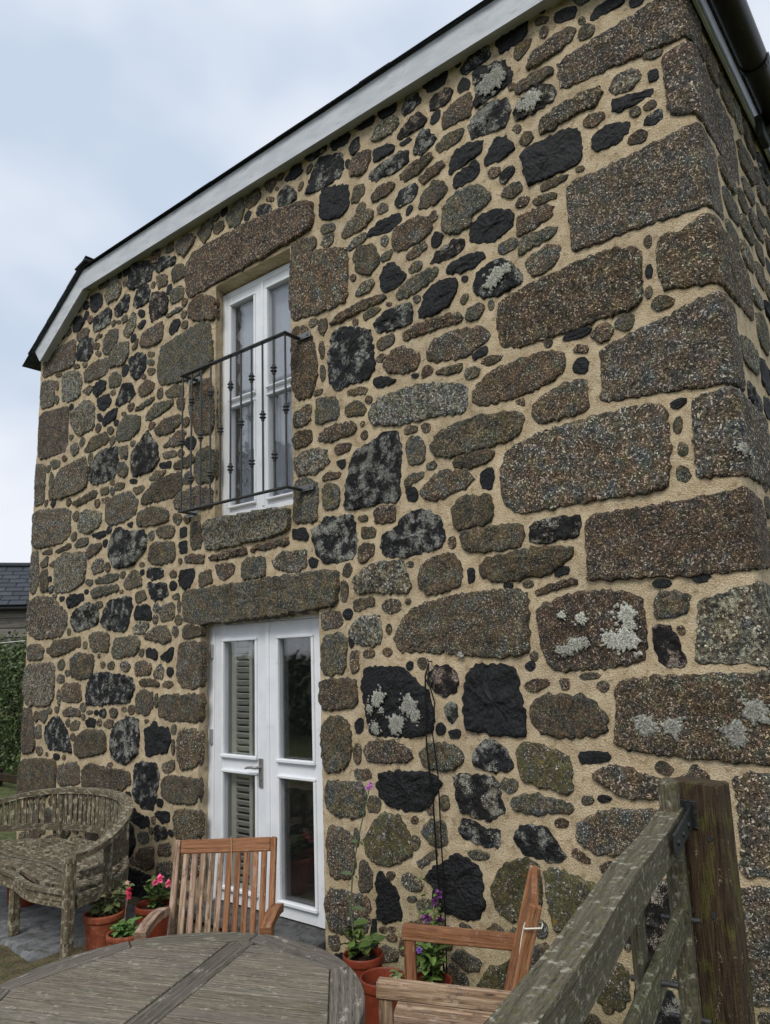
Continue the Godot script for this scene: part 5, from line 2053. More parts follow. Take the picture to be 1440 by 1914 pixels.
func _stones_0():
	_s("B",[-1252,2546,-1156,2471,-972,2473,-718,2482,-503,2476,-344,2476,-309,2648,-314,2849,-334,2905,-440,2926,-628,2923,-935,2914,-1159,2870,-1232,2812,-1263,2703])
	_s("p",[-4642,4199,-4580,4120,-4345,4087,-4072,4046,-3849,4140,-3900,4469,-4008,4535,-4593,4487,-4641,4333])
	_s("B",[-1200,3476,-1115,3440,-784,3428,-629,3441,-425,3448,-366,3473,-356,3708,-364,3771,-505,3812,-688,3805,-950,3789,-1180,3753,-1215,3664])
	_s("g",[-6781,4215,-6761,3864,-6435,3843,-6178,3857,-6185,4271,-6207,4318,-6766,4370])
	_s("g",[-2039,1744,-1818,1738,-1630,1721,-1316,1690,-1167,1709,-1156,1771,-1142,2021,-1205,2052,-1357,2058,-1609,2056,-1842,2016,-1956,1991,-2030,1914,-2077,1819])
	_s("g",[-6797,2906,-6172,2906,-6043,2986,-6046,3234,-6812,3330])
	_s("G",[-6819,2078,-6616,1990,-6126,1997,-6019,2110,-6044,2212,-6333,2385,-6662,2418,-6833,2367])
	_s("b",[-2953,4365,-2928,4185,-2521,4155,-2383,4168,-2366,4487,-2378,4574,-2612,4646,-2919,4693,-2937,4621])
	_s("p",[-6839,470,-6323,516,-6111,600,-6126,863,-6462,862,-6825,821])
	_s("q",[-6829,1497,-6738,1351,-6303,1350,-6211,1450,-6236,1715,-6274,1758,-6819,1742])
	_s("B",[-1083,1768,-1051,1656,-1003,1619,-751,1625,-550,1656,-521,1731,-517,1850,-520,1954,-579,1988,-696,2011,-879,2011,-1067,1964,-1097,1919])
	_s("q",[-6313,2541,-6285,2425,-5995,2412,-5742,2492,-5719,2708,-5763,2772,-6163,2799,-6314,2735])
	_s("g",[-6397,3508,-6354,3363,-5906,3372,-5762,3418,-5767,3613,-5834,3719,-6346,3667])
	_s("K",[-2359,1547,-2332,1395,-2280,1239,-1963,1250,-1820,1275,-1801,1376,-1832,1496,-1971,1610,-2037,1651,-2292,1659,-2330,1635])
	_s("L",[-2405,2682,-2130,2682,-1992,2672,-1983,2866,-1962,3002,-1977,3128,-2109,3145,-2202,3099,-2327,3070,-2393,3003,-2431,2850,-2452,2707])
	_s("l",[-5627,1365,-4946,1402,-4877,1519,-4902,1600,-5321,1656,-5556,1642,-5653,1517])
	_s("g",[-6768,4772,-6522,4765,-6125,4729,-6093,4859,-6113,5025,-6434,5029,-6787,4960])
	_s("L",[-5362,2702,-5231,2563,-4949,2563,-4765,2683,-4743,2789,-4799,2851,-5019,2871,-5105,2891,-5194,2943,-5309,2892,-5360,2768])
	_s("l",[-2563,3614,-2506,3534,-2406,3546,-2214,3546,-2157,3593,-2160,3707,-2177,3865,-2231,3908,-2424,3982,-2527,3961,-2575,3802])
	_s("q",[-2196,3225,-1989,3167,-1683,3160,-1476,3134,-1443,3204,-1459,3298,-1566,3339,-1670,3371,-1834,3396,-2067,3396,-2175,3362,-2216,3298])
	_s("b",[-4175,3759,-4051,3547,-3842,3524,-3864,3990,-4169,4056])
	_s("L",[-5232,1042,-5192,942,-4973,898,-4808,992,-4789,1134,-4808,1268,-4966,1285,-5153,1222,-5217,1131])
	_s("g",[-5646,652,-5028,690,-4890,769,-4918,851,-5201,853,-5546,871,-5658,818])
	_s("L",[-5723,3464,-5648,3399,-5279,3403,-5243,3549,-5266,3698,-5544,3720,-5711,3603])
	_s("K",[-1592,1307,-1481,1288,-1282,1274,-1207,1285,-1213,1408,-1230,1519,-1254,1632,-1336,1653,-1490,1655,-1554,1612,-1589,1518])
	_s("q",[-6129,4107,-5969,3952,-5672,3968,-5688,4207,-5843,4300,-6130,4239])
	_s("r",[-5026,3457,-4987,3365,-4686,3362,-4596,3441,-4614,3572,-4782,3754,-5027,3590])
	_s("b",[-2937,3658,-2874,3561,-2748,3556,-2692,3661,-2679,3805,-2720,3967,-2771,4100,-2882,4128,-2939,4090])
	_s("g",[-5254,2959,-4928,3003,-4892,3125,-5038,3246,-5269,3234,-5416,3173,-5405,3004])
	_s("q",[-6335,4422,-6193,4358,-5983,4353,-5936,4548,-6042,4662,-6350,4718])
	_s("l",[-5452,2097,-5315,2027,-5030,1999,-4943,2177,-4963,2301,-5330,2281,-5425,2143])
	_s("l",[-6370,1053,-6265,960,-6001,958,-5847,951,-5952,1134,-6109,1256,-6226,1253,-6370,1151])
	_s("b",[-1408,3178,-1351,3144,-1087,3137,-902,3176,-818,3221,-818,3330,-919,3359,-1086,3360,-1246,3347,-1377,3293,-1411,3235])
	_s("o",[-1672,2886,-1369,2882,-1191,2902,-1113,2938,-1085,3026,-1178,3070,-1355,3089,-1543,3083,-1683,3040,-1740,2963])
	_s("l",[-4853,801,-4861,654,-4736,576,-4566,580,-4534,683,-4504,847,-4529,938,-4729,934,-4827,907])
	_s("L",[-2752,2516,-2724,2426,-2659,2352,-2480,2340,-2377,2364,-2357,2479,-2375,2636,-2406,2652,-2518,2650,-2650,2663,-2668,2628,-2754,2590])
	_s("p",[-4527,1297,-4339,1267,-3988,1271,-3969,1442,-4003,1475,-4526,1464])
	_s("g",[-4290,1617,-4230,1534,-4048,1515,-3971,1548,-3965,1816,-3987,1864,-4192,1878,-4261,1853,-4281,1700])
	_s("p",[-5804,953,-5714,904,-5278,981,-5304,1157,-5641,1153,-5730,1111,-5801,1030])
	_s("L",[-2116,2336,-1934,2316,-1705,2345,-1663,2404,-1682,2515,-1783,2584,-1891,2600,-1962,2565,-2051,2498,-2139,2475,-2158,2386])
	_s("K",[-5022,-143,-4623,-103,-4533,14,-4559,87,-4932,112,-5032,43])
	_s("o",[-4836,3085,-4392,3078,-4246,3145,-4274,3286,-4629,3272,-4839,3149])
	_s("g",[-6814,1051,-6779,875,-6546,930,-6553,1062,-6654,1327,-6809,1324])
	_s("L",[-5951,2090,-5865,2023,-5481,2083,-5507,2245,-5664,2287,-5882,2236,-5958,2173])
	_s("K",[-1856,434,-1866,376,-1839,326,-1731,326,-1674,310,-1582,322,-1533,396,-1536,511,-1553,579,-1619,615,-1700,637,-1762,587,-1863,535,-1922,480])
	_s("K",[-968,4493,-941,4388,-810,4395,-657,4390,-612,4412,-606,4543,-627,4605,-667,4637,-904,4638,-975,4626])
	_s("g",[-6808,3655,-6800,3366,-6612,3375,-6602,3657,-6634,3786,-6799,3827])
	_s("g",[-6798,4598,-6756,4417,-6507,4406,-6489,4618,-6514,4684,-6780,4735])
	_s("g",[-898,746,-728,748,-588,786,-484,846,-472,963,-595,966,-760,957,-882,921,-952,863,-972,803])
	_s("o",[-5929,1630,-5768,1597,-5554,1619,-5518,1752,-5568,1816,-5849,1831,-5948,1776])
	_s("p",[-4463,700,-4321,654,-4021,676,-3987,805,-4003,855,-4374,853,-4455,821])
	_s("l",[-5076,5207,-4784,5192,-4746,5303,-4821,5403,-5089,5469,-5169,5259])
	_s("K",[-2239,894,-2172,844,-1999,828,-1882,852,-1815,931,-1764,998,-1858,1054,-2219,1029,-2247,965])
	_s("g",[-4340,2971,-4051,2920,-3858,2920,-3848,3063,-4055,3112,-4294,3107,-4379,3045])
	_s("g",[-2702,156,-2677,69,-2443,49,-2356,119,-2344,239,-2348,302,-2670,306,-2695,261])
	_s("m",[-2366,555,-2284,497,-2120,518,-2005,592,-1995,661,-2031,705,-2093,792,-2215,800,-2302,725,-2363,636])
	_s("q",[-5711,2935,-5481,2998,-5505,3128,-5859,3189,-5909,2987])
	_s("b",[-4262,1009,-4214,907,-4004,946,-3975,1103,-3998,1192,-4042,1223,-4222,1210,-4266,1169])
	_s("b",[-4207,4649,-4131,4583,-3830,4493,-3844,4697,-4061,4805,-4209,4749])
	_s("o",[-5269,3750,-5062,3714,-4889,3794,-4901,3922,-5163,3975,-5290,3849])
	_s("o",[-1174,1364,-1132,1302,-1022,1284,-848,1291,-770,1324,-755,1384,-812,1468,-895,1498,-1075,1497,-1149,1473,-1175,1418])
	_s("q",[-2363,2122,-2155,2115,-1945,2093,-1936,2141,-1966,2231,-1990,2295,-2146,2311,-2297,2274,-2398,2215])
	_s("o",[-2710,1108,-2681,999,-2525,1021,-2463,1089,-2450,1230,-2484,1326,-2576,1352,-2656,1333,-2697,1276])
	_s("l",[-2728,5145,-2562,5136,-2402,5148,-2382,5210,-2396,5333,-2628,5403,-2706,5277,-2775,5174])
	_s("o",[-1428,2145,-1319,2109,-1023,2117,-957,2154,-868,2201,-864,2252,-1073,2276,-1205,2267,-1396,2243,-1435,2201])
	_s("g",[-5873,4475,-5465,4466,-5460,4634,-5736,4661,-5901,4614])
	_s("o",[-1563,4361,-1491,4306,-1360,4300,-1341,4377,-1225,4398,-1196,4445,-1289,4573,-1461,4577,-1547,4516,-1566,4424])
	_s("k",[-5092,158,-4897,171,-4813,289,-4845,420,-5004,486,-5106,405])
	_s("k",[-4693,985,-4403,1028,-4354,1125,-4385,1212,-4529,1220,-4592,1267,-4628,1217,-4727,1193])
	_s("m",[-1462,393,-1385,349,-1290,359,-1193,439,-1182,566,-1205,660,-1281,667,-1379,628,-1449,565,-1477,495])
	_s("p",[-2944,2661,-2719,2634,-2705,2771,-2701,2921,-2831,2971,-2928,2961])
	_s("o",[-4105,3255,-4055,3135,-3838,3126,-3829,3366,-3921,3429,-4060,3412])
	_s("g",[-6067,650,-5693,685,-5705,829,-5772,870,-6092,818])
	_s("l",[-6069,4785,-5874,4710,-5750,4759,-5771,4926,-5894,4983,-6065,4948])
	_s("b",[-4250,133,-3970,175,-3984,405,-4268,370])
	_s("K",[-2632,4934,-2588,4865,-2413,4825,-2342,4879,-2353,5053,-2474,5095,-2599,5123,-2630,5006])
	_s("o",[-4720,2563,-4525,2528,-4333,2546,-4344,2702,-4635,2730,-4712,2693])
	_s("o",[-6307,1818,-6210,1807,-5760,1901,-5798,1981,-6258,1960,-6321,1886])
	_s("r",[-4768,4773,-4522,4787,-4499,4899,-4556,4996,-4751,5056,-4804,4969])
	_s("b",[-4279,394,-3985,430,-3967,631,-4229,617,-4296,585])
	_s("g",[-6808,2731,-6807,2474,-6727,2441,-6629,2533,-6672,2873,-6795,2887])
	_s("p",[-2679,791,-2596,740,-2373,748,-2345,895,-2365,951,-2651,945,-2692,898])
	_s("g",[-5213,1773,-4858,1798,-4809,1885,-4866,1954,-5195,1945,-5247,1854])
	_s("g",[-1728,3545,-1662,3505,-1466,3481,-1299,3533,-1272,3570,-1329,3633,-1518,3670,-1681,3650,-1733,3582])
	_s("o",[-4720,2879,-4436,2886,-4439,2978,-4673,3044,-4888,3029,-4896,2903])
	_s("g",[-2681,471,-2653,371,-2488,385,-2441,484,-2467,562,-2450,626,-2552,676,-2659,675,-2685,598])
	_s("g",[-5431,4516,-5190,4488,-5111,4572,-5126,4700,-5325,4725,-5444,4633])
	_s("g",[-4787,4537,-4581,4534,-4567,4691,-4601,4727,-4879,4712,-4945,4593])
	_s("o",[-1865,2125,-1812,2072,-1695,2079,-1568,2111,-1551,2181,-1571,2256,-1630,2310,-1814,2282,-1866,2189])
	_s("r",[-1679,952,-1650,861,-1468,829,-1377,879,-1388,950,-1398,1031,-1474,1067,-1685,1047])
	_s("m",[-1122,351,-1004,389,-855,527,-876,587,-1002,625,-1127,640,-1164,610])
	_s("p",[-2717,1433,-2670,1383,-2398,1405,-2387,1503,-2399,1580,-2665,1576,-2706,1559])
	_s("m",[-1269,1106,-1220,1042,-1084,1027,-977,1010,-963,1126,-981,1190,-1127,1240,-1236,1243,-1270,1214])
	_s("l",[-1304,3813,-1177,3786,-1051,3809,-1030,3852,-1092,3959,-1178,4020,-1253,4010,-1330,3980,-1374,3890])
	_s("b",[-6038,1387,-5706,1399,-5765,1565,-6021,1557,-6089,1516])
	_s("L",[-5767,5010,-5691,4967,-5449,4984,-5435,5109,-5509,5172,-5769,5125])
	_s("l",[-1251,5229,-1267,5079,-1163,5091,-1009,5129,-993,5181,-1058,5308,-1249,5351,-1269,5343])
	_s("b",[-1025,2996,-985,2951,-826,2960,-724,2956,-705,3001,-708,3131,-747,3151,-862,3141,-996,3093,-1032,3050])
	_s("o",[-2698,1663,-2664,1605,-2481,1637,-2467,1828,-2512,1882,-2681,1860])
	_s("r",[-693,371,-658,266,-587,252,-539,402,-502,676,-525,688,-623,612,-681,525])
	_s("b",[-1959,4394,-1886,4346,-1724,4364,-1630,4401,-1660,4489,-1743,4544,-1938,4529,-1971,4464])
	_s("o",[-1525,2310,-1411,2284,-1170,2287,-1145,2320,-1144,2415,-1296,2423,-1511,2421,-1557,2392])
	_s("l",[-5071,4367,-4973,4272,-4829,4335,-4826,4471,-4957,4535,-5087,4512])
	_s("q",[-5511,5206,-5320,5201,-5263,5292,-5397,5438,-5492,5431,-5566,5305])
	_s("o",[-5570,4715,-5477,4661,-5311,4757,-5309,4884,-5461,4913,-5569,4854])
	_s("q",[-2930,3066,-2886,2999,-2692,2984,-2592,3041,-2611,3133,-2705,3165,-2864,3159,-2929,3119])
	_s("o",[-5770,3747,-5437,3759,-5400,3803,-5460,3886,-5715,3888,-5855,3782])
	_s("p",[-5769,-16,-5816,64,-5952,86,-6027,42,-6041,-66,-5957,-143,-5797,-135])
	_s("g",[-6790,1785,-6469,1787,-6460,1873,-6539,1944,-6803,1935])
	_s("g",[-5570,1848,-5288,1832,-5298,1988,-5521,2013,-5626,1977])
	_s("L",[-1306,4897,-1204,4864,-1067,4853,-1027,4930,-1042,5024,-1164,5067,-1284,5031,-1327,4978])
	_s("K",[-1360,4204,-1292,4165,-1169,4139,-1069,4190,-1050,4275,-1179,4342,-1279,4350,-1346,4307,-1363,4253])
	_s("K",[-1768,3834,-1644,3817,-1527,3849,-1481,3940,-1483,4013,-1631,4030,-1716,4000,-1773,3872])
	_s("b",[-1812,2666,-1714,2634,-1609,2655,-1481,2677,-1435,2723,-1475,2773,-1664,2813,-1745,2778,-1816,2723])
	_s("K",[-1092,5443,-1060,5359,-967,5358,-885,5372,-864,5508,-929,5601,-1071,5577,-1087,5517])
	_s("o",[-6351,-46,-6407,71,-6532,107,-6593,-27,-6550,-126,-6397,-164])
	_s("o",[-1577,2436,-1473,2438,-1336,2450,-1322,2495,-1332,2605,-1535,2622,-1603,2568])
	_s("l",[-5289,4095,-5081,4093,-4982,4145,-5045,4253,-5179,4292,-5307,4149])
	_s("o",[-4617,3664,-4409,3648,-4273,3727,-4299,3789,-4517,3800,-4673,3730])
	_s("l",[-5053,5036,-4977,4978,-4819,4991,-4780,5084,-4841,5173,-4986,5175,-5056,5091])
	_s("q",[-2438,1839,-2376,1803,-2243,1782,-2184,1807,-2173,1894,-2191,1972,-2385,1961,-2441,1907])
	_s("l",[-2123,3848,-1987,3824,-1854,3825,-1821,3851,-1840,3969,-2040,3974,-2151,3921])
	_s("o",[-2278,4339,-2183,4277,-2103,4306,-2076,4375,-2127,4487,-2271,4532,-2315,4454])
	_s("p",[-4849,1324,-4682,1307,-4609,1365,-4614,1492,-4767,1505,-4843,1461])
	_s("k",[-407,-112,-494,21,-628,-60,-618,-208,-440,-238])
	_s("k",[-5521,174,-5608,239,-5696,256,-5805,192,-5801,107,-5689,43,-5585,89])
	_s("g",[-3134,2362,-2917,2310,-2820,2350,-2826,2456,-3077,2465,-3162,2410])
	_s("g",[-842,4688,-809,4665,-640,4697,-514,4685,-467,4738,-483,4792,-556,4799,-708,4803,-811,4778,-849,4739])
	_s("o",[-1041,207,-1102,265,-1191,281,-1306,212,-1307,116,-1187,83,-1088,96])
	_s("b",[-2059,3560,-1944,3503,-1829,3502,-1781,3548,-1794,3612,-1934,3690,-2024,3667,-2080,3609])
	_s("g",[-4485,-4,-4303,37,-4309,238,-4511,191])
	_s("g",[-2333,1097,-2202,1084,-1991,1107,-1974,1168,-2086,1214,-2282,1210,-2333,1181])
	_s("o",[-3475,5328,-3480,5450,-3619,5447,-3707,5354,-3657,5259,-3529,5224])
	_s("l",[-5380,5045,-5309,4997,-5143,5030,-5119,5158,-5197,5204,-5394,5114])
	_s("k",[-5836,5263,-5740,5196,-5609,5225,-5616,5332,-5720,5397,-5856,5406])
	_s("o",[-4786,3834,-4571,3853,-4396,3891,-4405,3942,-4655,3971,-4821,3895])
	_s("p",[-3494,2311,-3296,2306,-3238,2334,-3247,2464,-3463,2461,-3494,2431])
	_s("g",[-5833,527,-5864,605,-6029,586,-6098,497,-6044,427,-5876,415])
	_s("K",[-2283,200,-2216,184,-2104,233,-2115,355,-2152,397,-2244,461,-2275,447])
	_s("g",[-4118,5354,-4183,5417,-4284,5440,-4404,5393,-4377,5304,-4284,5232,-4182,5290])
	_s("l",[-512,130,-577,199,-706,217,-750,101,-703,-2,-560,26])
	_s("b",[-5159,-59,-5253,60,-5392,50,-5450,-16,-5367,-108,-5263,-135])
	_s("p",[-1022,-128,-1112,30,-1227,-44,-1244,-156,-1119,-243])
	_s("g",[-2919,4666,-2722,4647,-2654,4718,-2690,4785,-2934,4818])
	_s("o",[-1913,1102,-1857,1076,-1683,1078,-1615,1120,-1617,1173,-1687,1217,-1836,1215,-1916,1161])
	_s("g",[-4733,1919,-4429,1875,-4358,1912,-4459,2024,-4608,2010,-4747,1942])
	_s("o",[-2701,3333,-2488,3330,-2493,3440,-2524,3493,-2678,3525,-2701,3438])
	_s("l",[-4642,2233,-4516,2238,-4417,2261,-4445,2365,-4739,2390])
	_s("L",[-2122,4967,-1917,4946,-1794,4967,-1805,5052,-1865,5069,-2070,5060,-2152,5030])
	_s("k",[-119,8,-177,96,-338,98,-356,6,-303,-87,-182,-89])

func _stones_1():
	_s("G",[-804,1060,-675,1022,-522,1024,-498,1093,-570,1127,-687,1160,-815,1143,-861,1098])
	_s("o",[-5534,-137,-5620,-9,-5735,-31,-5733,-208,-5623,-256])
	_s("b",[-6043,-112,-6152,-31,-6240,-13,-6342,-118,-6244,-186,-6127,-202])
	_s("b",[-249,1047,-345,1193,-441,1121,-465,978,-335,936])
	_s("b",[-4794,145,-4657,125,-4550,166,-4556,308,-4737,272,-4797,211])
	_s("l",[-1313,727,-1244,684,-1094,678,-1029,704,-1068,749,-1111,820,-1201,836,-1263,829,-1319,787])
	_s("p",[-5573,2322,-5161,2355,-5165,2410,-5549,2418,-5624,2383])
	_s("g",[-1886,-125,-1956,-16,-2039,-17,-2129,-106,-2066,-209,-1956,-213])
	_s("o",[-652,-117,-769,-24,-890,-60,-919,-171,-801,-230])
	_s("g",[-1513,5068,-1309,5045,-1283,5145,-1291,5214,-1407,5213,-1492,5182,-1525,5107])
	_s("r",[-1103,2305,-987,2291,-832,2310,-803,2363,-813,2416,-977,2415,-1090,2402,-1113,2316])
	_s("o",[-6584,2457,-6439,2446,-6451,2678,-6594,2656])
	_s("b",[-2402,4646,-2200,4652,-2118,4699,-2131,4759,-2261,4788,-2381,4742,-2417,4687])
	_s("o",[-274,795,-291,898,-400,915,-463,837,-470,769,-392,693,-323,722])
	_s("q",[-5205,4779,-5128,4737,-5012,4790,-5004,4929,-5065,4968,-5223,4820])
	_s("r",[-994,4851,-887,4842,-759,4855,-725,4895,-762,4963,-851,5002,-975,4938,-1003,4892])
	_s("g",[-5049,2362,-4805,2373,-4808,2442,-4920,2529,-5081,2435])
	_s("o",[-6079,330,-6135,416,-6279,439,-6333,334,-6319,277,-6116,284])
	_s("g",[-6593,-110,-6630,-54,-6723,-14,-6835,-88,-6817,-138,-6753,-195,-6615,-187])
	_s("o",[-1918,4014,-1772,4020,-1622,4070,-1612,4121,-1652,4142,-1809,4133,-1914,4095,-1954,4046])
	_s("g",[-2678,3211,-2601,3182,-2451,3189,-2338,3202,-2351,3279,-2581,3293,-2677,3250])
	_s("K",[-1609,5386,-1494,5381,-1455,5439,-1471,5515,-1540,5569,-1628,5553,-1677,5486])
	_s("l",[-4673,5222,-4415,5230,-4390,5272,-4623,5362,-4732,5297])
	_s("b",[-1904,3718,-1802,3723,-1649,3723,-1453,3719,-1460,3762,-1564,3791,-1813,3799,-1908,3768])
	_s("k",[-5589,452,-5672,573,-5801,515,-5829,414,-5659,374])
	_s("k",[-2078,4154,-2019,4107,-1913,4120,-1859,4163,-1908,4220,-1964,4303,-2057,4289,-2084,4208])
	_s("m",[-1621,-72,-1510,-54,-1387,41,-1351,115,-1368,162,-1521,95,-1569,34,-1625,-56])
	_s("p",[-4127,2610,-3989,2609,-4004,2826,-4131,2837])
	_s("g",[-887,5138,-746,5145,-609,5169,-573,5211,-612,5260,-714,5258,-868,5231,-904,5154])
	_s("p",[-6408,394,-6476,449,-6537,454,-6596,427,-6608,315,-6547,268,-6443,275])
	_s("k",[-6148,5111,-6040,5086,-5942,5162,-6018,5245,-6180,5279])
	_s("l",[-1545,1121,-1478,1092,-1328,1093,-1300,1117,-1322,1170,-1351,1218,-1426,1248,-1496,1225,-1552,1171])
	_s("k",[-6015,2261,-5744,2309,-5765,2377,-5993,2386,-6073,2349])
	_s("k",[-4899,2091,-4661,2071,-4643,2129,-4719,2211,-4877,2203,-4902,2152])
	_s("b",[-2542,4023,-2290,4044,-2083,4052,-2029,4059,-2065,4104,-2222,4113,-2437,4093,-2550,4049])
	_s("m",[-931,91,-885,26,-774,105,-760,244,-825,283,-902,213])
	_s("p",[-5814,289,-5885,344,-5986,356,-6057,271,-5991,187,-5917,169])
	_s("k",[18,5309,-13,5363,-127,5381,-246,5344,-221,5262,-129,5237,-52,5239])
	_s("o",[-5963,3239,-5608,3271,-5554,3314,-5645,3346,-6034,3286])
	_s("g",[-4073,-101,-4086,-52,-4237,-49,-4312,-73,-4314,-136,-4217,-198,-4118,-181])
	_s("b",[-2317,5100,-2201,5053,-2141,5108,-2128,5227,-2244,5243,-2322,5196])
	_s("k",[-2295,-90,-2368,-21,-2499,-38,-2498,-172,-2415,-227])
	_s("o",[-3880,5356,-3916,5445,-4015,5445,-4088,5393,-4067,5336,-4003,5248,-3912,5296])
	_s("b",[-4932,4124,-4851,4078,-4692,4105,-4704,4183,-4830,4233,-4941,4194])
	_s("p",[-1727,4579,-1599,4564,-1513,4614,-1522,4694,-1603,4744,-1707,4676,-1740,4601])
	_s("r",[-1829,1557,-1793,1517,-1719,1479,-1656,1507,-1619,1557,-1636,1627,-1709,1658,-1785,1649,-1832,1609])
	_s("K",[-1479,4718,-1343,4746,-1243,4772,-1230,4833,-1335,4868,-1415,4870,-1472,4835,-1485,4739])
	_s("l",[-1342,5366,-1156,5367,-1134,5405,-1157,5535,-1235,5545,-1280,5480,-1354,5393])
	_s("k",[-5611,4170,-5521,4103,-5378,4166,-5453,4265,-5643,4250])
	_s("L",[-3063,5197,-2999,5153,-2871,5172,-2898,5275,-2996,5344,-3078,5281])
	_s("b",[-4508,3534,-4255,3513,-4209,3619,-4308,3649,-4535,3555])
	_s("k",[-2483,5391,-2342,5378,-2306,5418,-2336,5536,-2478,5536,-2507,5462])
	_s("k",[-5719,4324,-5645,4283,-5503,4314,-5492,4392,-5591,4437,-5734,4392])
	_s("p",[-6023,137,-6138,210,-6274,173,-6277,89,-6142,49])
	_s("l",[-5126,169,-5140,263,-5234,262,-5300,224,-5308,156,-5248,77,-5161,101])
	_s("o",[-5424,4312,-5239,4290,-5229,4375,-5340,4450,-5448,4434])
	_s("o",[-1300,896,-1176,891,-1064,915,-970,928,-973,958,-1059,971,-1147,994,-1240,990,-1340,936])
	_s("b",[100,144,84,222,-45,224,-97,125,-48,48,37,59])
	_s("g",[-4522,2056,-4362,2055,-4328,2110,-4342,2190,-4489,2193,-4538,2152])
	_s("o",[-6612,285,-6666,377,-6786,393,-6831,288,-6774,236,-6645,239])
	_s("o",[-4436,5039,-4267,5037,-4283,5162,-4388,5202,-4466,5145])
	_s("g",[-970,3824,-880,3823,-811,3862,-783,3938,-845,3974,-970,3957,-1008,3916])
	_s("k",[-4899,483,-4719,428,-4622,459,-4624,512,-4723,522,-4852,567,-4929,549])
	_s("k",[-4226,2303,-4132,2310,-4076,2390,-4089,2449,-4265,2451,-4287,2366])
	_s("o",[-2655,2776,-2632,2710,-2533,2707,-2502,2752,-2511,2864,-2610,2893,-2661,2864])
	_s("g",[-6547,116,-6623,188,-6745,162,-6765,121,-6747,42,-6618,32])
	_s("g",[-5725,2700,-5466,2763,-5485,2823,-5671,2829,-5761,2746])
	_s("q",[-2109,5274,-1950,5248,-1870,5276,-1881,5365,-2039,5379,-2116,5306])
	_s("b",[-1040,4098,-888,4125,-807,4158,-809,4203,-868,4229,-1019,4226,-1045,4191])
	_s("k",[-5511,3950,-5298,3989,-5273,4079,-5441,4075,-5546,4002])
	_s("l",[-1636,719,-1489,696,-1417,700,-1405,786,-1483,787,-1583,812,-1640,823,-1673,774])
	_s("g",[-4863,1621,-4649,1634,-4647,1706,-4751,1744,-4881,1725])
	_s("l",[-1261,-97,-1310,-55,-1380,-14,-1446,-79,-1467,-177,-1408,-189,-1328,-180])
	_s("g",[-5589,2545,-5407,2560,-5429,2669,-5536,2680,-5640,2616])
	_s("K",[-2156,4559,-1983,4535,-1878,4569,-1887,4632,-2072,4639,-2170,4599])
	_s("b",[-6067,4978,-5860,4982,-5829,5030,-5936,5092,-6092,5073])
	_s("b",[-5161,497,-5234,555,-5376,537,-5374,424,-5209,427])
	_s("o",[-4457,4847,-4288,4843,-4277,4940,-4343,4980,-4474,4958])
	_s("o",[-4470,3982,-4253,3936,-4255,4032,-4370,4070,-4524,4037])
	_s("b",[-2933,3359,-2761,3360,-2749,3503,-2922,3478])
	_s("p",[-1909,2910,-1876,2881,-1786,2898,-1774,2986,-1811,3057,-1894,3069,-1925,3018])
	_s("b",[-4559,2766,-4407,2732,-4334,2783,-4385,2842,-4537,2855,-4613,2819])
	_s("l",[-2703,5410,-2545,5436,-2551,5544,-2738,5518,-2769,5457])
	_s("o",[-4216,1900,-3977,1918,-3967,1979,-4126,2012,-4218,1991])
	_s("o",[-5537,2461,-5370,2444,-5168,2466,-5156,2505,-5345,2522,-5554,2492])
	_s("K",[-1219,4659,-1095,4649,-1020,4672,-1029,4713,-1072,4783,-1133,4802,-1201,4738,-1230,4679])
	_s("b",[-5340,265,-5405,350,-5579,307,-5515,217,-5434,202])
	_s("g",[-6028,1266,-5726,1266,-5731,1328,-5938,1348,-6048,1306])
	_s("o",[-1875,4872,-1831,4838,-1727,4842,-1601,4898,-1619,4947,-1766,4940,-1881,4901])
	_s("L",[-1748,4997,-1691,4962,-1595,5000,-1574,5041,-1652,5141,-1696,5144,-1753,5040])
	_s("r",[-977,283,-895,292,-794,428,-804,504,-999,350])
	_s("k",[-529,4405,-408,4409,-345,4441,-332,4478,-378,4513,-456,4532,-519,4521,-550,4459])
	_s("p",[-1560,2810,-1449,2790,-1326,2809,-1282,2843,-1321,2877,-1530,2881,-1590,2849])
	_s("r",[-1860,5168,-1665,5168,-1633,5211,-1703,5282,-1778,5282,-1882,5200])
	_s("b",[-2918,3196,-2747,3213,-2754,3312,-2897,3324,-2944,3281])
	_s("b",[-6345,190,-6387,245,-6518,249,-6568,235,-6564,176,-6509,125,-6429,140])
	_s("K",[-1535,4044,-1365,4028,-1274,4064,-1284,4103,-1410,4128,-1531,4103,-1554,4069])
	_s("o",[-4362,3318,-4153,3302,-4083,3356,-4131,3404,-4375,3367])
	_s("g",[-3786,2378,-3711,2330,-3606,2361,-3575,2412,-3627,2451,-3809,2449])
	_s("o",[-3267,5379,-3296,5452,-3391,5454,-3454,5424,-3456,5350,-3395,5323,-3322,5327])
	_s("l",[-4649,2405,-4510,2430,-4499,2481,-4705,2524,-4755,2452])
	_s("r",[-487,1722,-457,1646,-409,1627,-347,1636,-378,1759,-406,1811,-455,1826,-483,1806])
	_s("o",[-5236,3429,-5131,3377,-5062,3439,-5139,3537,-5242,3531])
	_s("r",[-1616,4160,-1494,4156,-1409,4188,-1410,4235,-1487,4263,-1612,4232,-1665,4178])
	_s("b",[-3886,2492,-3443,2499,-3463,2548,-3898,2528])
	_s("g",[-4667,5062,-4517,5060,-4534,5162,-4701,5206])
	_s("g",[-5655,5413,-5508,5418,-5496,5499,-5630,5539,-5708,5461])
	_s("g",[-2680,1901,-2510,1922,-2494,1944,-2539,2022,-2693,2013])
	_s("o",[-1916,690,-1843,661,-1757,667,-1752,747,-1774,796,-1886,780,-1927,727])
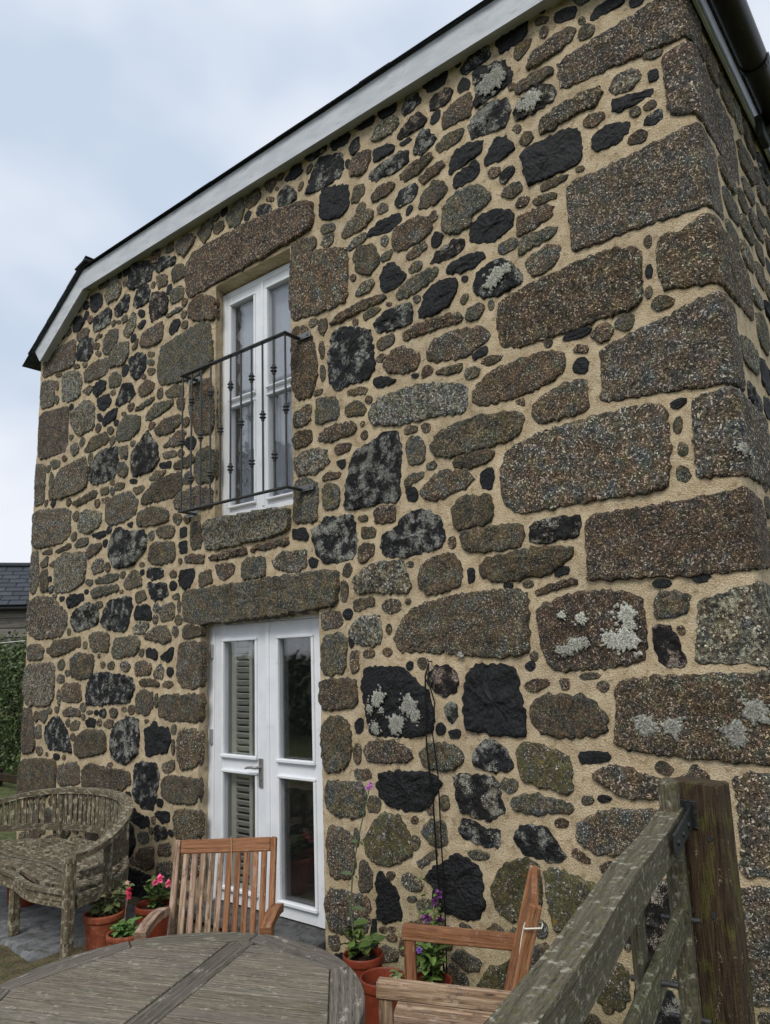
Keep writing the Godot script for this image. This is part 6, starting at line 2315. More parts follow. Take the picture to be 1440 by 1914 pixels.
	_s("k",[122,-129,25,-46,-55,-59,-109,-121,-70,-157,22,-173])
	_s("p",[-4017,2301,-3851,2315,-3863,2427,-4019,2406])
	_s("q",[-4907,1979,-4760,1957,-4686,2043,-4844,2073,-4923,2024])
	_s("b",[-2202,2562,-2037,2547,-2022,2642,-2145,2667,-2206,2647])
	_s("l",[-2269,5464,-2203,5422,-2079,5414,-2082,5516,-2233,5525,-2277,5504])
	_s("o",[-969,5020,-804,5011,-739,5033,-752,5082,-808,5098,-963,5090,-990,5056])
	_s("l",[-1900,4671,-1765,4677,-1739,4756,-1774,4792,-1895,4775,-1929,4710])
	_s("r",[-1602,5241,-1474,5238,-1422,5300,-1454,5345,-1582,5350,-1613,5314])
	_s("b",[-3403,2508,-2994,2519,-3002,2572,-3403,2541])
	_s("o",[-464,1866,-392,1864,-322,1865,-296,1954,-363,1985,-439,1982,-460,1949])
	_s("k",[-4337,-107,-4387,-67,-4439,-39,-4513,-71,-4505,-148,-4467,-178,-4368,-162])
	_s("k",[-1445,4608,-1325,4614,-1258,4644,-1285,4725,-1372,4711,-1447,4684,-1458,4626])
	_s("g",[-6073,3759,-5946,3792,-5981,3890,-6135,3885])
	_s("o",[-5913,2828,-5703,2833,-5702,2900,-5870,2913,-5948,2853])
	_s("b",[-261,5370,-299,5452,-374,5456,-437,5411,-415,5364,-368,5315,-310,5335])
	_s("o",[-1032,3981,-955,4007,-819,4019,-799,4060,-836,4081,-995,4079,-1044,4054])
	_s("o",[-1804,-80,-1676,-68,-1660,5,-1760,62,-1821,13])
	_s("o",[-4974,577,-5013,632,-5110,633,-5151,614,-5162,555,-5089,524,-5018,526])
	_s("o",[-1564,4919,-1467,4909,-1363,4945,-1366,4998,-1503,5005,-1575,4977])
	_s("b",[-4638,5418,-4673,5467,-4748,5483,-4778,5427,-4786,5363,-4731,5344,-4673,5332])
	_s("k",[-4462,4551,-4358,4566,-4308,4624,-4335,4666,-4452,4671,-4489,4590])
	_s("q",[-400,4695,-322,4679,-246,4712,-246,4755,-310,4799,-390,4795,-415,4753])
	_s("b",[-5409,520,-5452,586,-5533,594,-5578,546,-5549,469,-5449,479])
	_s("o",[-2418,321,-2318,351,-2314,441,-2368,509,-2411,498])
	_s("o",[-6328,3773,-6397,3798,-6459,3803,-6515,3792,-6501,3753,-6458,3715,-6389,3705,-6333,3708,-6299,3732])
	_s("b",[-2113,4812,-2002,4803,-1926,4829,-1936,4880,-2061,4904,-2136,4843])
	_s("l",[-1821,5326,-1745,5332,-1666,5350,-1709,5442,-1800,5445,-1834,5381])
	_s("k",[-2100,5102,-1933,5103,-1911,5146,-1984,5183,-2104,5202])
	_s("o",[-2414,3332,-2263,3302,-2246,3342,-2298,3411,-2394,3416,-2428,3386])
	_s("r",[-4534,361,-4382,394,-4396,464,-4503,478,-4549,453])
	_s("b",[-4183,2508,-3964,2486,-3954,2541,-4138,2571,-4208,2547])
	_s("k",[-2897,5351,-2799,5366,-2817,5450,-2895,5457,-3006,5379])
	_s("o",[-6493,1230,-6391,1191,-6321,1251,-6351,1308,-6489,1297])
	_s("g",[-3160,5356,-3087,5393,-3117,5485,-3200,5509,-3232,5429])
	_s("g",[-5194,3573,-5084,3585,-5083,3677,-5236,3683])
	_s("g",[-6534,1042,-6419,1059,-6441,1173,-6562,1144])
	_s("b",[-1703,4755,-1588,4763,-1515,4805,-1540,4849,-1640,4839,-1722,4800])
	_s("b",[-2351,2361,-2325,2312,-2218,2358,-2208,2426,-2290,2442,-2344,2419])
	_s("o",[-6435,3624,-6465,3676,-6500,3665,-6509,3610,-6515,3550,-6481,3506,-6447,3482,-6427,3519,-6412,3567])
	_s("k",[-4070,3501,-4116,3553,-4197,3555,-4238,3515,-4171,3451,-4102,3440])
	_s("l",[-3266,5192,-3141,5200,-3181,5264,-3308,5305,-3329,5251])

func _stones_2():
	_s("o",[-6268,2816,-6004,2842,-6035,2889,-6342,2845])
	_s("o",[-4879,2234,-4726,2253,-4777,2340,-4909,2312])
	_s("o",[-4794,1545,-4528,1534,-4517,1555,-4668,1598,-4809,1577])
	_s("g",[-4483,253,-4333,279,-4347,358,-4497,329])
	_s("k",[-4456,497,-4352,527,-4361,589,-4506,577,-4553,552])
	_s("o",[-4974,3973,-4847,3976,-4678,4010,-4685,4045,-4989,4002])
	_s("k",[-5238,5395,-5131,5392,-5151,5493,-5275,5502])
	_s("o",[-6599,2701,-6454,2714,-6464,2814,-6622,2749])
	_s("g",[-4598,1605,-4481,1590,-4460,1675,-4522,1711,-4595,1662])
	_s("k",[-401,4578,-282,4591,-205,4591,-193,4617,-325,4647,-403,4663,-420,4645])
	_s("k",[-1766,5509,-1667,5521,-1657,5570,-1761,5610,-1837,5619])
	_s("k",[-4499,1746,-4377,1730,-4327,1827,-4356,1842,-4512,1775])
	_s("k",[-2022,5412,-1895,5400,-1880,5461,-1938,5493,-2043,5480])
	_s("o",[-1680,53,-1589,64,-1574,118,-1708,143,-1769,104])
	_s("o",[-2258,4870,-2190,4922,-2195,4987,-2287,4995,-2316,4895])
	_s("g",[-4433,864,-4301,909,-4310,980,-4471,930])
	_s("k",[-4714,1780,-4568,1748,-4563,1819,-4678,1849,-4729,1824])
	_s("g",[-1836,99,-1912,156,-1963,140,-1989,73,-1905,32])
	_s("b",[-4723,3281,-4552,3290,-4475,3323,-4632,3352,-4737,3307])
	_s("g",[-2293,4164,-2188,4160,-2131,4192,-2137,4240,-2249,4241,-2301,4187])
	_s("k",[-2519,-101,-2568,-54,-2659,-78,-2653,-164,-2595,-170])
	_s("g",[-364,88,-389,143,-502,109,-509,51,-414,34])
	_s("p",[-3729,5308,-3745,5358,-3806,5364,-3863,5341,-3862,5282,-3809,5264,-3750,5279])
	_s("p",[-4099,3196,-4165,3265,-4228,3246,-4245,3170,-4142,3157])
	_s("g",[-5813,4338,-5733,4383,-5787,4437,-5936,4407])
	_s("p",[-2113,3716,-2052,3713,-1983,3742,-1988,3793,-2094,3801,-2134,3763])
	_s("b",[-5889,1144,-5764,1156,-5722,1212,-5801,1233,-5893,1199])
	_s("g",[-4752,317,-4641,330,-4620,393,-4694,411,-4779,374])
	_s("K",[-475,5219,-411,5219,-299,5215,-286,5241,-385,5283,-458,5285,-483,5243])
	_s("o",[-2398,2007,-2224,2041,-2230,2087,-2404,2076])
	_s("k",[-2957,2553,-2825,2531,-2798,2558,-2832,2607,-2956,2617])
	_s("k",[-5099,4422,-5151,4478,-5218,4449,-5219,4375,-5157,4357])
	_s("k",[-5614,1192,-5479,1181,-5468,1242,-5559,1263,-5632,1230])
	_s("g",[-4338,3846,-4250,3808,-4240,3916,-4353,3929])
	_s("o",[-6051,1764,-6100,1780,-6143,1767,-6168,1745,-6166,1717,-6145,1683,-6092,1683,-6059,1702,-6035,1729])
	_s("g",[-2104,1978,-2019,1995,-2017,2049,-2114,2067,-2174,2027])
	_s("g",[-2338,4528,-2180,4562,-2202,4619,-2302,4599,-2362,4554])
	_s("g",[-2085,417,-2009,391,-1938,411,-1955,456,-2043,486,-2087,446])
	_s("g",[-4518,3441,-4340,3430,-4354,3479,-4546,3494])
	_s("k",[-2162,3482,-2125,3458,-1960,3466,-2121,3536,-2176,3523])
	_s("b",[-1220,35,-1257,63,-1299,67,-1337,60,-1343,-9,-1304,-35,-1245,-13])
	_s("k",[-5518,2869,-5404,2888,-5431,2933,-5646,2919])
	_s("g",[-2559,4639,-2505,4667,-2494,4733,-2573,4751,-2620,4685])
	_s("b",[-1817,4262,-1759,4264,-1685,4298,-1697,4340,-1798,4331,-1859,4291])
	_s("g",[-4969,1725,-5012,1740,-5065,1739,-5105,1718,-5094,1687,-5054,1670,-5008,1660,-4964,1673,-4947,1699])
	_s("o",[-1523,219,-1415,228,-1391,266,-1472,320,-1531,265])
	_s("o",[-1401,3690,-1324,3700,-1294,3736,-1318,3784,-1408,3774,-1424,3721])
	_s("g",[-2253,-33,-2145,8,-2149,54,-2249,58,-2292,-4])
	_s("o",[-5515,3282,-5391,3271,-5380,3336,-5534,3345])
	_s("g",[-691,563,-706,593,-775,612,-810,586,-819,552,-769,508,-713,526])
	_s("b",[-6444,3486,-6470,3511,-6498,3512,-6514,3478,-6503,3431,-6487,3382,-6458,3384,-6429,3388,-6422,3438])
	_s("k",[-5889,5351,-5930,5380,-5970,5386,-6003,5375,-5992,5340,-5969,5303,-5922,5284,-5888,5291,-5876,5315])
	_s("g",[-4426,5408,-4451,5444,-4503,5448,-4544,5433,-4562,5377,-4516,5367,-4452,5364])
	_s("p",[-462,5413,-483,5463,-532,5464,-572,5435,-565,5390,-538,5365,-485,5363])
	_s("o",[-2573,4751,-2476,4747,-2483,4799,-2589,4836,-2626,4802])
	_s("k",[-4268,2590,-4180,2595,-4187,2683,-4283,2687])
	_s("o",[-939,5237,-869,5293,-859,5337,-943,5351,-984,5289])
	_s("g",[-6101,1484,-6126,1505,-6149,1499,-6169,1465,-6157,1409,-6138,1369,-6110,1349,-6095,1389,-6087,1435])
	_s("o",[-1067,4364,-994,4389,-1001,4450,-1085,4454,-1130,4416])
	_s("g",[-6053,1625,-6096,1643,-6149,1635,-6173,1613,-6185,1588,-6143,1568,-6092,1567,-6039,1574,-6038,1601])
	_s("o",[-4151,53,-4169,100,-4264,79,-4250,4,-4184,-2])
	_s("k",[-5714,601,-5748,657,-5831,629,-5841,572,-5784,554])
	_s("l",[-2294,5256,-2229,5278,-2222,5375,-2290,5367,-2318,5323])
	_s("b",[-532,3363,-559,3408,-602,3414,-659,3377,-635,3345,-605,3317,-560,3322])
	_s("k",[-5350,119,-5386,160,-5442,176,-5473,140,-5487,111,-5427,85,-5380,85])
	_s("K",[-1385,2661,-1327,2641,-1304,2710,-1323,2766,-1366,2763,-1393,2715])
	_s("b",[-5410,-96,-5438,-60,-5518,-76,-5527,-143,-5438,-153])
	_s("b",[-4923,3186,-4801,3222,-4816,3257,-4982,3253])
	_s("o",[-2622,3977,-2580,4019,-2583,4094,-2645,4107,-2673,4048])
	_s("b",[-2154,-126,-2197,-73,-2240,-71,-2285,-118,-2258,-154,-2176,-158])
	_s("k",[-685,5334,-581,5306,-569,5370,-612,5387,-668,5399,-698,5382])
	_s("o",[-4269,2907,-4304,2926,-4346,2933,-4373,2910,-4366,2876,-4341,2849,-4302,2839,-4271,2851,-4250,2875])
	_s("o",[-5048,37,-5090,64,-5137,71,-5185,38,-5150,-7,-5066,-12])
	_s("b",[-5320,1194,-5207,1183,-5177,1243,-5253,1256,-5336,1223])
	_s("g",[-2436,1623,-2375,1636,-2377,1763,-2439,1748])
	_s("o",[-5214,336,-5235,372,-5302,374,-5336,361,-5336,318,-5302,287,-5255,301])
	_s("o",[-5905,3139,-5923,3179,-5956,3194,-6014,3167,-6016,3130,-5962,3094,-5925,3101])
	_s("o",[-1660,3426,-1575,3397,-1471,3403,-1481,3440,-1559,3450,-1666,3445])
	_s("b",[-2512,3082,-2398,3084,-2388,3132,-2502,3149,-2536,3118])
	_s("o",[-2227,842,-2248,877,-2306,887,-2334,833,-2329,795,-2258,793])
	_s("o",[-2311,2479,-2201,2466,-2203,2535,-2316,2545])
	_s("b",[-5674,319,-5703,349,-5759,349,-5805,327,-5800,292,-5764,278,-5714,271])
	_s("o",[-5155,3336,-5205,3343,-5253,3343,-5274,3325,-5275,3300,-5222,3285,-5168,3280,-5133,3294,-5117,3315])
	_s("o",[-1938,2760,-1796,2787,-1796,2832,-1921,2820,-1951,2780])
	_s("g",[-5143,1338,-5178,1351,-5218,1346,-5251,1325,-5233,1296,-5215,1269,-5174,1269,-5138,1282,-5127,1311])
	_s("o",[-1050,4068,-1062,4109,-1139,4111,-1169,4094,-1177,4058,-1121,4036,-1070,4049])
	_s("k",[-4581,3374,-4425,3345,-4414,3398,-4595,3409])
	_s("b",[-6412,960,-6446,969,-6489,970,-6518,946,-6508,918,-6481,895,-6438,899,-6401,911,-6386,938])
	_s("o",[-1981,203,-1802,241,-1805,277,-2063,212])
	_s("L",[-1715,1358,-1679,1332,-1641,1370,-1648,1438,-1684,1448,-1723,1427])
	_s("o",[-4494,4735,-4285,4741,-4337,4776,-4548,4761])
	_s("b",[-6232,20,-6271,53,-6326,57,-6358,39,-6354,10,-6314,-20,-6250,-4])
	_s("o",[-2015,75,-2057,131,-2114,123,-2126,43,-2049,52])
	_s("K",[-916,1164,-822,1169,-760,1194,-762,1215,-902,1216,-922,1197])
	_s("b",[-6501,1244,-6526,1290,-6578,1291,-6593,1261,-6602,1227,-6560,1194,-6533,1206])
	_s("o",[-872,4324,-816,4319,-716,4329,-703,4350,-811,4373,-875,4357])
	_s("b",[-580,4592,-545,4568,-461,4590,-468,4621,-549,4648,-585,4622])
	_s("b",[-6124,488,-6139,530,-6183,541,-6234,517,-6223,471,-6191,459,-6152,463])
	_s("b",[-5643,4826,-5688,4851,-5734,4860,-5758,4848,-5756,4825,-5727,4800,-5682,4778,-5645,4781,-5638,4801])
	_s("g",[-2454,2190,-2472,2214,-2493,2216,-2508,2174,-2507,2124,-2497,2081,-2476,2072,-2459,2100,-2448,2143])
	_s("o",[-6393,2824,-6398,2878,-6633,2850])
	_s("b",[-2392,3476,-2249,3449,-2209,3470,-2247,3492,-2407,3508])
	_s("b",[-2422,978,-2298,987,-2303,1039,-2435,1025])
	_s("p",[-5678,3685,-5699,3717,-5738,3729,-5768,3691,-5763,3654,-5732,3618,-5692,3650])
	_s("b",[-2643,2918,-2493,2916,-2484,2946,-2608,2968,-2651,2944])
	_s("o",[-909,-35,-937,11,-1025,10,-1024,-41,-951,-62])
	_s("o",[-2228,3965,-2133,3979,-2085,4008,-2162,4034,-2243,4002])
	_s("b",[-1078,2017,-987,2043,-850,2060,-862,2089,-1049,2058,-1094,2023])
	_s("k",[-1929,2668,-1874,2654,-1847,2694,-1870,2743,-1939,2743])
	_s("g",[-5919,2946,-5942,2989,-5980,2982,-6027,2965,-6016,2920,-5991,2906,-5946,2914])
	_s("l",[-1107,4482,-1031,4523,-1039,4575,-1113,4563,-1135,4513])
	_s("o",[-5491,401,-5505,431,-5538,434,-5578,414,-5592,382,-5543,343,-5499,368])
	_s("k",[-1376,5255,-1303,5246,-1293,5292,-1343,5347,-1388,5294])
	_s("k",[-1638,4273,-1589,4278,-1558,4334,-1611,4374,-1656,4324])
	_s("o",[-6420,4474,-6445,4495,-6474,4502,-6492,4480,-6490,4442,-6464,4414,-6437,4405,-6412,4410,-6401,4439])
	_s("o",[-472,5171,-493,5202,-536,5212,-564,5183,-556,5139,-530,5124,-482,5129])
	_s("o",[-4552,4040,-4570,4092,-4625,4088,-4642,4042,-4617,4001,-4569,4008])
	_s("k",[-1859,5492,-1840,5565,-1902,5572,-1968,5524])
	_s("p",[-422,3382,-427,3416,-475,3431,-516,3401,-516,3373,-472,3348,-439,3341])
	_s("o",[-5829,3873,-5871,3923,-5920,3908,-5940,3850,-5882,3837])
	_s("k",[-809,3386,-747,3380,-665,3386,-652,3412,-722,3429,-785,3423,-819,3392])
	_s("k",[-4923,4753,-4840,4805,-4884,4837,-4983,4798])
	_s("k",[-4272,2730,-4188,2727,-4190,2801,-4274,2797])
	_s("g",[-5202,1732,-5238,1747,-5273,1736,-5308,1723,-5298,1697,-5270,1680,-5235,1675,-5205,1686,-5187,1707])
	_s("o",[-5349,3900,-5377,3919,-5412,3925,-5432,3909,-5441,3885,-5410,3858,-5370,3842,-5345,3857,-5326,3874])
	_s("o",[-4223,2056,-4255,2089,-4299,2101,-4317,2070,-4331,2041,-4282,2017,-4244,2023])
	_s("o",[-901,4244,-783,4248,-786,4277,-885,4299,-933,4280])
	_s("p",[-1275,278,-1300,319,-1384,305,-1370,261,-1318,235])
	_s("k",[-5470,18,-5491,57,-5557,50,-5585,29,-5550,-12,-5499,-15])
	_s("b",[-4862,1351,-4885,1374,-4921,1385,-4963,1360,-4964,1333,-4931,1300,-4886,1314])
	_s("o",[-1869,341,-1902,363,-1978,345,-1980,304,-1920,282])
	_s("l",[-5292,1304,-5325,1346,-5396,1326,-5400,1281,-5321,1271])
	_s("g",[-4695,4304,-4735,4323,-4772,4328,-4806,4324,-4797,4298,-4773,4273,-4731,4257,-4703,4265,-4682,4277])
	_s("b",[-1167,1510,-1061,1542,-1048,1570,-1152,1570,-1201,1547])
	_s("k",[-4875,4919,-4909,4937,-4945,4952,-4968,4939,-4971,4914,-4943,4884,-4905,4871,-4873,4872,-4867,4893])
	_s("p",[-5430,2277,-5469,2290,-5506,2285,-5527,2272,-5539,2251,-5509,2230,-5466,2230,-5432,2236,-5412,2254])
	_s("o",[-207,3416,-255,3462,-304,3463,-323,3426,-293,3393,-245,3395])
	_s("o",[-1354,3365,-1384,3397,-1449,3403,-1458,3364,-1433,3334,-1366,3335])
	_s("b",[-4174,3691,-4195,3740,-4261,3730,-4268,3678,-4216,3655])
	_s("b",[-2595,-13,-2607,43,-2642,32,-2679,23,-2676,-18,-2652,-49,-2604,-33])
	_s("k",[-949,93,-976,117,-1045,123,-1037,57,-995,35])
	_s("g",[-5552,3949,-5592,3994,-5623,4004,-5657,3952,-5634,3922,-5592,3920])
	_s("b",[-5799,5165,-5832,5192,-5863,5190,-5879,5174,-5875,5148,-5856,5123,-5827,5104,-5802,5111,-5785,5130])
	_s("p",[-162,5420,-188,5459,-252,5460,-262,5416,-229,5393,-192,5384])
	_s("o",[-5118,361,-5135,396,-5188,405,-5216,364,-5183,326,-5140,327])
	_s("K",[-768,3197,-734,3180,-699,3178,-685,3220,-707,3259,-747,3263,-772,3219])
	_s("o",[-1276,1022,-1284,1052,-1364,1056,-1384,1022,-1348,990,-1306,988])
	_s("o",[-1822,4162,-1742,4170,-1733,4210,-1789,4232,-1849,4198])
	_s("k",[-5571,4085,-5604,4097,-5631,4096,-5630,4071,-5609,4039,-5574,4015,-5541,4007,-5529,4025,-5542,4055])
	_s("o",[-2376,1169,-2394,1189,-2415,1183,-2432,1147,-2432,1100,-2416,1076,-2399,1061,-2382,1088,-2377,1126])

func _stones_3():
	_s("o",[-1748,175,-1776,200,-1825,197,-1863,156,-1820,136,-1769,130])
	_s("k",[-4319,2354,-4350,2370,-4388,2371,-4401,2350,-4408,2328,-4387,2305,-4348,2299,-4321,2313,-4305,2332])
	_s("o",[-937,184,-949,232,-1015,222,-1006,146,-971,139])
	_s("p",[-5638,1358,-5656,1381,-5696,1386,-5725,1381,-5735,1344,-5699,1313,-5659,1314])
	_s("l",[-6318,2465,-6343,2495,-6380,2506,-6419,2478,-6410,2437,-6382,2432,-6336,2437])
	_s("b",[-249,4379,-285,4423,-352,4400,-344,4364,-275,4341])
	_s("o",[-5294,3775,-5330,3819,-5365,3811,-5385,3771,-5370,3724,-5331,3738])
	_s("b",[-4661,3775,-4684,3805,-4733,3818,-4765,3774,-4735,3736,-4690,3751])
	_s("o",[-1938,529,-1822,607,-1832,634,-1922,584,-1975,548])
	_s("k",[-6362,3339,-6382,3381,-6407,3385,-6445,3365,-6455,3330,-6419,3300,-6386,3315])
	_s("b",[-826,643,-754,662,-749,710,-820,708,-858,678])
	_s("b",[-5530,3207,-5545,3246,-5589,3248,-5615,3242,-5617,3199,-5586,3179,-5543,3177])
	_s("b",[-6432,4634,-6451,4656,-6472,4661,-6483,4635,-6476,4598,-6462,4564,-6440,4548,-6419,4559,-6415,4598])
	_s("g",[-5325,2614,-5354,2628,-5381,2625,-5401,2608,-5391,2579,-5379,2550,-5349,2547,-5322,2555,-5320,2584])
	_s("o",[-5046,4579,-4974,4602,-4964,4686,-5062,4610])
	_s("p",[-2402,2284,-2438,2329,-2483,2294,-2490,2254,-2433,2234])
	_s("k",[-2334,46,-2311,21,-2290,54,-2304,187,-2325,183])
	_s("k",[-5197,614,-5219,648,-5274,650,-5296,626,-5299,598,-5262,582,-5228,589])
	_s("p",[-4632,2787,-4651,2830,-4685,2829,-4724,2810,-4718,2782,-4685,2755,-4640,2763])
	_s("k",[-5868,5231,-5892,5253,-5920,5266,-5952,5233,-5958,5214,-5935,5183,-5879,5192])
	_s("p",[-5148,4938,-5171,4976,-5216,4981,-5249,4960,-5239,4926,-5202,4913,-5163,4917])
	_s("k",[-6078,917,-6117,923,-6162,920,-6186,902,-6180,884,-6152,873,-6112,870,-6077,882,-6056,900])
	_s("o",[-949,4655,-895,4680,-903,4725,-954,4746,-981,4701])
	_s("b",[-4144,2869,-4140,2893,-4190,2904,-4234,2875,-4221,2854,-4199,2828,-4143,2838])
	_s("g",[-2070,4698,-1995,4686,-1990,4724,-2035,4764,-2083,4751])
	_s("p",[-5609,2494,-5654,2500,-5697,2507,-5718,2491,-5724,2471,-5689,2455,-5650,2450,-5614,2454,-5608,2472])
	_s("o",[-110,180,-135,212,-207,196,-195,142,-127,145])
	_s("b",[-1235,3423,-1272,3432,-1317,3431,-1337,3418,-1338,3402,-1309,3386,-1257,3382,-1217,3393,-1200,3409])
	_s("k",[-3679,5439,-3704,5465,-3735,5479,-3771,5443,-3771,5409,-3743,5398,-3701,5409])
	_s("o",[-613,687,-625,707,-679,727,-707,693,-710,677,-689,644,-645,658])
	_s("k",[-5055,-120,-5079,-87,-5144,-83,-5150,-133,-5085,-156])
	_s("b",[44,5200,22,5232,-18,5226,-56,5217,-37,5176,-21,5163,29,5167])
	_s("o",[-4356,1566,-4397,1572,-4441,1571,-4465,1558,-4480,1542,-4440,1531,-4393,1524,-4354,1536,-4331,1551])
	_s("g",[-1167,347,-1174,373,-1224,382,-1249,358,-1250,330,-1212,304,-1171,318])
	_s("o",[-6297,438,-6322,457,-6356,471,-6394,453,-6390,417,-6374,395,-6328,405])
	_s("k",[-3388,5277,-3414,5310,-3467,5290,-3475,5249,-3418,5221])
	_s("o",[-2615,3907,-2628,3936,-2645,3939,-2659,3906,-2655,3858,-2646,3824,-2631,3802,-2615,3822,-2609,3866])
	_s("b",[-6274,5100,-6193,5124,-6244,5180,-6312,5122])
	_s("g",[-4296,1990,-4318,2007,-4344,2003,-4362,1983,-4358,1957,-4342,1936,-4314,1921,-4290,1939,-4280,1966])
	_s("b",[-4998,4041,-5017,4059,-5076,4065,-5101,4040,-5077,3999,-5019,4007])
	_s("l",[-205,4411,-166,4432,-170,4481,-236,4480,-259,4439])
	_s("p",[-6502,3725,-6517,3751,-6559,3762,-6606,3739,-6591,3708,-6555,3694,-6526,3700])
	_s("o",[-6058,3301,-6080,3334,-6115,3338,-6139,3326,-6144,3287,-6123,3265,-6066,3277])
	_s("k",[-4456,4998,-4468,5042,-4515,5039,-4531,4999,-4515,4961,-4469,4966])
	_s("k",[-4999,4698,-5018,4731,-5059,4742,-5091,4713,-5071,4672,-5014,4671])
	_s("b",[-5718,4881,-5572,4902,-5673,4943,-5735,4886])
	_s("k",[-4347,1673,-4374,1680,-4401,1682,-4423,1663,-4420,1635,-4402,1611,-4371,1615,-4351,1628,-4333,1648])
	_s("k",[-6422,5106,-6329,5107,-6372,5171,-6444,5143])
	_s("k",[-2350,1330,-2372,1346,-2394,1331,-2414,1313,-2413,1280,-2401,1253,-2376,1253,-2356,1269,-2349,1298])
	_s("o",[-2261,4788,-2196,4773,-2185,4824,-2225,4855,-2277,4809])
	_s("o",[-4203,4587,-4234,4617,-4278,4612,-4306,4590,-4273,4558,-4222,4550])
	_s("b",[-4031,30,-4080,59,-4140,44,-4126,9,-4068,-9])
	_s("k",[-4891,657,-4899,684,-4962,681,-4989,650,-4970,627,-4907,625])
	_s("o",[-1691,222,-1589,228,-1631,273,-1699,283])
	_s("b",[-1686,3462,-1730,3507,-1773,3480,-1775,3436,-1713,3433])
	_s("b",[-5416,3182,-5359,3240,-5512,3239])
	_s("p",[-1973,4372,-1976,4394,-2046,4390,-2069,4359,-2054,4334,-1985,4343])
	_s("b",[-6015,4712,-6055,4729,-6098,4741,-6127,4737,-6127,4722,-6100,4701,-6050,4687,-6002,4679,-5997,4693])
	_s("b",[-4550,2179,-4566,2206,-4587,2214,-4620,2195,-4628,2152,-4595,2142,-4549,2143])
	_s("o",[-6046,-2,-6063,34,-6116,39,-6128,24,-6129,-13,-6103,-28,-6068,-26])
	_s("k",[-182,5183,-207,5225,-263,5210,-261,5167,-204,5146])
	_s("k",[-2707,2368,-2736,2388,-2774,2398,-2800,2380,-2790,2345,-2771,2329,-2724,2339])
	_s("k",[-1386,3441,-1290,3458,-1301,3506,-1396,3478])
	_s("o",[-4710,4385,-4739,4403,-4777,4413,-4801,4405,-4802,4386,-4771,4366,-4736,4351,-4699,4347,-4695,4365])
	_s("g",[-6326,2684,-6315,2753,-6443,2713])
	_s("k",[-1533,5187,-1533,5214,-1551,5230,-1575,5211,-1597,5189,-1603,5155,-1582,5143,-1562,5142,-1542,5160])
	_s("b",[-6255,1328,-6286,1337,-6321,1333,-6336,1317,-6344,1298,-6316,1284,-6281,1282,-6247,1290,-6245,1310])
	_s("g",[-462,242,-496,280,-551,265,-555,232,-499,208])
	_s("p",[-5572,591,-5595,626,-5633,632,-5644,612,-5649,571,-5628,558,-5584,566])
	_s("l",[-5316,2931,-5322,2955,-5365,2965,-5394,2934,-5404,2909,-5367,2898,-5326,2904])
	_s("b",[-1176,4550,-1132,4559,-1123,4597,-1183,4626,-1211,4597])
	_s("p",[-3779,5415,-3820,5455,-3874,5441,-3887,5407,-3827,5394])
	_s("o",[-5901,1198,-5932,1247,-5982,1220,-5979,1188,-5927,1165])
	_s("o",[-4233,3436,-4273,3476,-4325,3459,-4313,3424,-4269,3402])
	_s("b",[-5382,406,-5426,453,-5461,443,-5466,383,-5418,384])
	_s("l",[-6093,4287,-6111,4317,-6142,4335,-6175,4307,-6171,4282,-6152,4260,-6107,4269])
	_s("o",[-5863,5447,-5889,5465,-5959,5454,-5960,5417,-5899,5405])
	_s("b",[-6198,3786,-6225,3804,-6261,3809,-6272,3791,-6270,3774,-6255,3752,-6220,3745,-6197,3752,-6176,3764])
	_s("o",[-6017,5330,-6038,5368,-6113,5347,-6095,5313,-6037,5305])
	_s("o",[-1497,658,-1531,667,-1573,664,-1606,656,-1620,642,-1591,629,-1543,625,-1510,636,-1475,645])
	_s("g",[-5166,5322,-5191,5351,-5220,5360,-5253,5336,-5249,5315,-5233,5288,-5191,5302])
	_s("k",[-2413,1990,-2427,2024,-2472,2023,-2498,2001,-2473,1962,-2432,1963])
	_s("o",[-2667,4103,-2701,4138,-2742,4139,-2760,4106,-2733,4080,-2697,4079])
	_s("b",[-6518,3369,-6527,3397,-6569,3398,-6590,3384,-6587,3345,-6570,3331,-6531,3338])
	_s("k",[-5374,2813,-5386,2847,-5442,2838,-5455,2813,-5429,2782,-5395,2779])
	_s("o",[-2614,3733,-2625,3754,-2639,3759,-2649,3727,-2651,3680,-2642,3644,-2628,3635,-2616,3656,-2607,3692])
	_s("b",[-1921,3096,-1836,3097,-1828,3119,-1890,3150,-1934,3125])
	_s("g",[-4216,4797,-4254,4835,-4291,4824,-4294,4779,-4253,4758])
	_s("b",[-4325,2446,-4354,2457,-4389,2462,-4402,2444,-4407,2425,-4382,2410,-4353,2405,-4319,2407,-4321,2427])
	_s("o",[-5076,477,-5085,499,-5130,510,-5150,485,-5148,455,-5126,441,-5094,446])
	_s("b",[-6375,4722,-6419,4737,-6471,4743,-6486,4734,-6489,4723,-6454,4708,-6405,4699,-6359,4695,-6355,4707])
	_s("b",[-946,4311,-976,4342,-1010,4343,-1037,4313,-1025,4290,-974,4283])
	_s("b",[-5622,4735,-5651,4753,-5687,4760,-5708,4755,-5705,4738,-5682,4721,-5646,4702,-5611,4701,-5601,4715])
	_s("b",[-5791,1084,-5827,1112,-5882,1109,-5886,1065,-5833,1058])
	_s("g",[-2991,5440,-3014,5461,-3064,5463,-3086,5427,-3056,5411,-3016,5409])
	_s("o",[-4283,1210,-4294,1240,-4333,1238,-4351,1205,-4338,1169,-4294,1176])
	_s("o",[-1736,927,-1754,936,-1772,928,-1792,911,-1787,883,-1779,858,-1759,859,-1737,869,-1728,901])
	_s("g",[-4229,4699,-4269,4719,-4303,4708,-4306,4671,-4262,4643])
	_s("g",[-4560,2076,-4572,2109,-4608,2116,-4634,2080,-4614,2049,-4576,2047])
